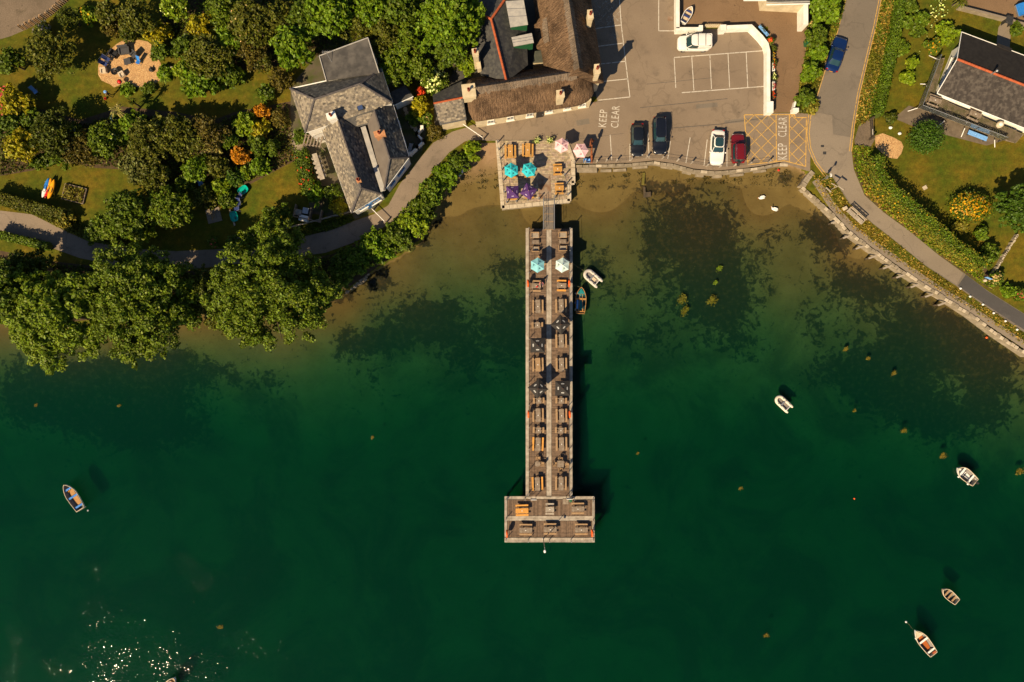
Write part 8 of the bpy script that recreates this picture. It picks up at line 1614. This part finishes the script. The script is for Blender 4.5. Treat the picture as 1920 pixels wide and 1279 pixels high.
# palisade of short logs by the gravel drive
t = thing('log_palisade', 'palisade of short upright logs edging the gravel drive', 'fence', P(85, 30))
for k in range(30):
    f = k / 29; q = P(43 + 86 * f, 56 - 57 * f + 8 * math.sin(f * 3.1)) - t.location; mb = MB(); hgt = R.uniform(.7, 1.1); mb.tube((q.x, q.y, 0), (q.x - .12, q.y + .1, hgt), R.uniform(.09, .12), n=8); obj('log', mb, MT['wood_tan'] if k % 3 else MT['wood_grey'], t)
# deck house furniture
picnic('timber bench table on the deck corner of the bungalow', 1751, 190, False, 1.6, 'wood_grey', 'wood_grey', .9, 'tables on the raised deck', rz=-.38); picnic('timber bench table in the middle of the raised deck', 1826, 215, False, 1.6, 'wood_grey', 'wood_grey', .9, 'tables on the raised deck', rz=-.38)
t = thing('egg_chair', 'rounded beige lounge chair on the raised deck', 'chair', P(1874, 234, 1.2), .5); t.location.z = .9; mb = MB(); mb.ball((0, 0, .4), (.52, .42, .36), 14, 9); mb.v = [(x, y, z - .18 * max(0, 1 - (x * x + y * y) / .12) * (z > .4)) for x, y, z in mb.v]; obj('shell', mb, MT['beige'], t, 60); mb = MB(); mb.ball((0, 0, .62), (.3, .24, .08), 10, 6); obj('cushion', mb, MT['white_pl'], t, 60); mb = MB(); mb.lathe([(.25, 0), (.2, .06), (.06, .15)], (0, 0, 0), 12); obj('foot', mb, MT['dark_metal'], t)
t = thing('blue_bench', 'bright blue bench on the apron below the deck', 'bench', P(1833, 254, .45), -.37); t.location.z = .01; mb = MB()
for k in range(3): mb.box((0, -.22 + k * .2, .45), (2.6, .18, .05))
obj('seat', mb, MT['light_blue'], t)
for s_ in (1, -1): mb = MB(); mb.box((s_ * 1.1, 0, .21), (.1, .55, .42)); obj('leg', mb, MT['dark_metal'], t)
t = thing('terracotta_pot', 'terracotta pot at the end of the raised deck', 'pot', P(1900, 262)); mb = MB(); mb.lathe([(.2, 0), (.3, .45), (.34, .48), (.28, .48), (.22, .1)], (0, 0, 0), 14); obj('pot', mb, MT['terracotta'], t, 40); mb = MB(); mb.lathe([(.27, .4), (.01, .42)], (0, 0, 0), 12); obj('soil', mb, MT['soil'], t)
for (a, b), lb in (((1661, 219), 'white painted stone nearest the road hedge'), ((1669, 240), 'white painted stone by the wood chip patch'), ((1686, 251), 'white painted stone nearest the topiary dome')):
    t = thing('white_stone', lb, 'stone', P(a, b)); mb = MB(); mb.ball((0, 0, .12), (.25, .2, .16), 8, 6); mb.v = [(x + R.uniform(-.02, .02), y + R.uniform(-.02, .02), max(0, z)) for x, y, z in mb.v]; obj('stone', mb, MT['white_pl'], t)
t = thing('lawn_slab', 'single grey slab set in the deck house lawn', 'slab', P(1734, 352)); mb = MB(); mb.box((0, 0, .02), (.55, .5, .06), .5); obj('slab', mb, MT['stone_pale'], t)
# gate posts, log and low wall of the deck house garden
t = thing('gate_logs', 'dark timber gate posts beside the wood chip patch', 'gate', P(1630, 245))
for a, b, h in ((1629, 226, 1.3), (1630, 262, 1.3)): mb = MB(); q = P(a, b) - t.location; mb.box((q.x, q.y, h / 2), (.2, .2, h)); obj('post', mb, MT['pile'], t)
a, b = P(1629, 228) - t.location, P(1630, 260) - t.location
for z in (.35, .7, 1.05): mb = MB(); mb.tube((a.x, a.y, z), (b.x, b.y, z), .05, n=6); obj('rail', mb, MT['pile'], t)
mb = MB(); mb.box((.05, -.4, .75), (.05, .7, .3)); obj('sign_plate', mb, MT['white_pl'], t)
t = thing('dry_stone_wall', 'low pale dry stone wall below the conifer', 'wall', P(1888, 458))
for k in range(22):
    f = k / 21; q = P(1902 - 42 * f, 442 + 68 * f) - t.location; mb = MB(); mb.box((q.x + R.uniform(-.05, .05), q.y + R.uniform(-.05, .05), .3), (R.uniform(.2, .3), R.uniform(.32, .5), .6), -.55 + R.uniform(-.2, .2), 0, None, .85); obj('stone', mb, MT['stone_pale'], t)
t = thing('wheelie_bin', 'green wheelie bin against the yard bushes', 'bin', P(1516, 78, .9), .1); t.location.z = 0; mb = MB(); mb.box((0, 0, .5), (.55, .65, 1.0), 0, 0, None, 1.05); obj('body', mb, MT['green_pl'], t); mb = MB(); mb.box((0, 0, 1.03), (.6, .72, .06)); obj('lid', mb, MT['green_pl'], t)
for s_ in (1, -1): mb = MB(); mb.tube((s_ * .2, .3, .1), (s_ * .28, .3, .1), .1, n=10); obj('wheel', mb, MT['tyre'], t)
plant('shrub', 'pale pink roses at the end of the annexe wing wall', 'flowers', 1520, 46, 6, 1.3, 'mid', 'shrub', flowers='palepink', fl_n=40, leaf=.1)
# drive wall
t = thing('drive_wall', 'thin dark wall between drive and deck house garden', 'wall', P(1800, 12)); pl = [(1800, 12), (1840, 22), (1882, 33), (1925, 46)]; mb = MB(); mb.strip([tuple((P(a, b, .8) - t.location)[:2]) for a, b in pl], .16, .8, 0, .8); obj('wall_panel', mb, MT['stone'], t); mb = MB(); mb.strip([tuple((P(a, b, .8) - t.location)[:2]) for a, b in pl], .24, .86, 0, .06); obj('coping', mb, MT['road_pale'], t)
t = thing('wall_gate', 'dark slatted gate on the concrete path', 'gate', P(1889, 40, .5), -.25); t.location.z = 0
for k in range(6): mb = MB(); mb.box((0, -.45 + k * .18, .9), (.85, .14, .04)); obj('slat', mb, MT['dark_metal'], t)
for s_ in (1, -1): mb = MB(); mb.box((s_ * .42, 0, .45), (.08, .9, .9)); obj('side', mb, MT['dark_metal'], t)
# ------------------------------------------------------------------ verge furniture by the sea wall
t = thing('park_bench', 'weathered timber bench facing the bay on the sea verge', 'bench', P(1607, 402, .5), ang(1598, 394, 1628, 421)); t.location.z = 0; mb = MB()
for k in range(4): mb = MB(); mb.box((0, -.12 - k * .14, .46), (2.6, .12, .04)); obj('seat_slat', mb, MT['wood_pale'], t)
for z in (.62, .80, 1.10): mb = MB(); mb.box((0, .06, z), (2.6, .05, .10)); obj('back_rail', mb, MT['wood_pale'], t)
for k in range(-2, 3): mb = MB(); mb.tube((k * .55 - .25, .06, .64), (k * .55 + .25, .06, 1.08), .025, n=6); obj('cross_brace', mb, MT['wood_tan'], t)
for sx in (-1, 0, 1):
    mb = MB(); mb.box((sx * 1.22, .07, .56), (.09, .09, 1.12)); obj('leg', mb, MT['wood_tan'], t); mb = MB(); mb.box((sx * 1.22, -.5, .22), (.08, .08, .44)); obj('leg', mb, MT['wood_tan'], t); mb = MB(); mb.box((sx * 1.22, -.22, .64), (.10, .62, .05)); obj('armrest', mb, MT['wood_pale'], t)
t = thing('finger_post', 'finger signpost with two arms on the sea verge', 'signpost', P(1557, 356)); mb = MB(); mb.tube((0, 0, 0), (0, 0, 2.3), .045, n=8); obj('post', mb, MT['wood_pale'], t)
for a, z in ((-.62, 2.15), (2.62, 1.9)): mb = MB(); M_ = Matrix.Rotation(a, 4, 'Z'); mb.add([M_ @ Vector(p) for p in ((.05, -.02, z - .1), (.75, -.02, z - .1), (.9, -.02, z), (.75, -.02, z + .1), (.05, -.02, z + .1), (.05, .02, z - .1), (.75, .02, z - .1), (.9, .02, z), (.75, .02, z + .1), (.05, .02, z + .1))], [(0, 1, 2, 3, 4), (9, 8, 7, 6, 5), (0, 5, 6, 1), (1, 6, 7, 2), (2, 7, 8, 3), (3, 8, 9, 4), (4, 9, 5, 0)]); obj('finger', mb, MT['wood_pale'], t)
t = thing('notice_post', 'round-headed warning sign at the end of the double yellow lines', 'sign', P(1540, 338)); mb = MB(); mb.tube((0, 0, 0), (0, 0, 2.9), .04, n=8); obj('post', mb, MT['steel'], t); mb = MB(); mb.tube((-.03, 0, 2.7), (.03, 0, 2.7), .24, n=18); obj('roundel', mb, MT['white_pl'], t); mb = MB(); mb.box((0, 0, 1.6), (.05, .45, .6)); obj('plate', mb, MT['steel'], t)
t = thing('wooden_seat', 'narrow pale plank laid on the sea verge beside the finger post', 'plank', P(1551, 357, .1), ang(1547, 352, 1556, 360)); mb = MB(); mb.box((0, 0, .35), (.9, .16, .06)); obj('plank', mb, MT['wood_pale'], t)
for s_ in (1, -1): mb = MB(); mb.box((s_ * .35, 0, .16), (.08, .14, .32)); obj('leg', mb, MT['wood_grey'], t)
t = thing('stone_block', 'squared pale stone block beside the park bench', 'stone', P(1583, 391)); mb = MB(); mb.box((0, 0, .22), (.5, .5, .45), .5, 0, None, .8); obj('block', mb, MT['stone_pale'], t)
for (a, b), lb in (((1800, 541), 'first white edge stone along the dark tarmac'), ((1818, 556), 'second white edge stone along the dark tarmac'), ((1842, 571), 'third white edge stone along the dark tarmac'), ((1862, 587), 'fourth white edge stone along the dark tarmac'), ((1884, 602), 'fifth white edge stone along the dark tarmac'), ((1906, 618), 'sixth white edge stone along the dark tarmac')):
    t = thing('edge_stone', lb, 'stone', P(a, b), 0, 'white edge stones'); mb = MB(); mb.ball((0, 0, .12), (.17, .15, .14), 8, 6); obj('stone', mb, MT['white_pl'], t)
t = thing('blue_sign', 'small light blue sign at the hedge end beside the path', 'sign', P(1852, 522, .8), -.4); t.location.z = 0; mb = MB(); mb.box((0, 0, .95), (.75, .05, .5)); obj('board', mb, MT['light_blue'], t); mb = MB(); mb.tube((0, .04, 0), (0, .04, 1.1), .035, n=6); obj('post', mb, MT['wood_grey'], t)
t = thing('boundary_stone', 'pale rounded boundary stone beside the small blue sign', 'stone', P(1845, 526)); mb = MB(); mb.ball((0, 0, .2), (.25, .22, .3), 9, 6); obj('stone', mb, MT['stone_pale'], t, 60)
print('OBJECTS', len(bpy.data.objects), 'TRIS', sum(len(m.loops) - 2 * len(m.polygons) for m in bpy.data.meshes))
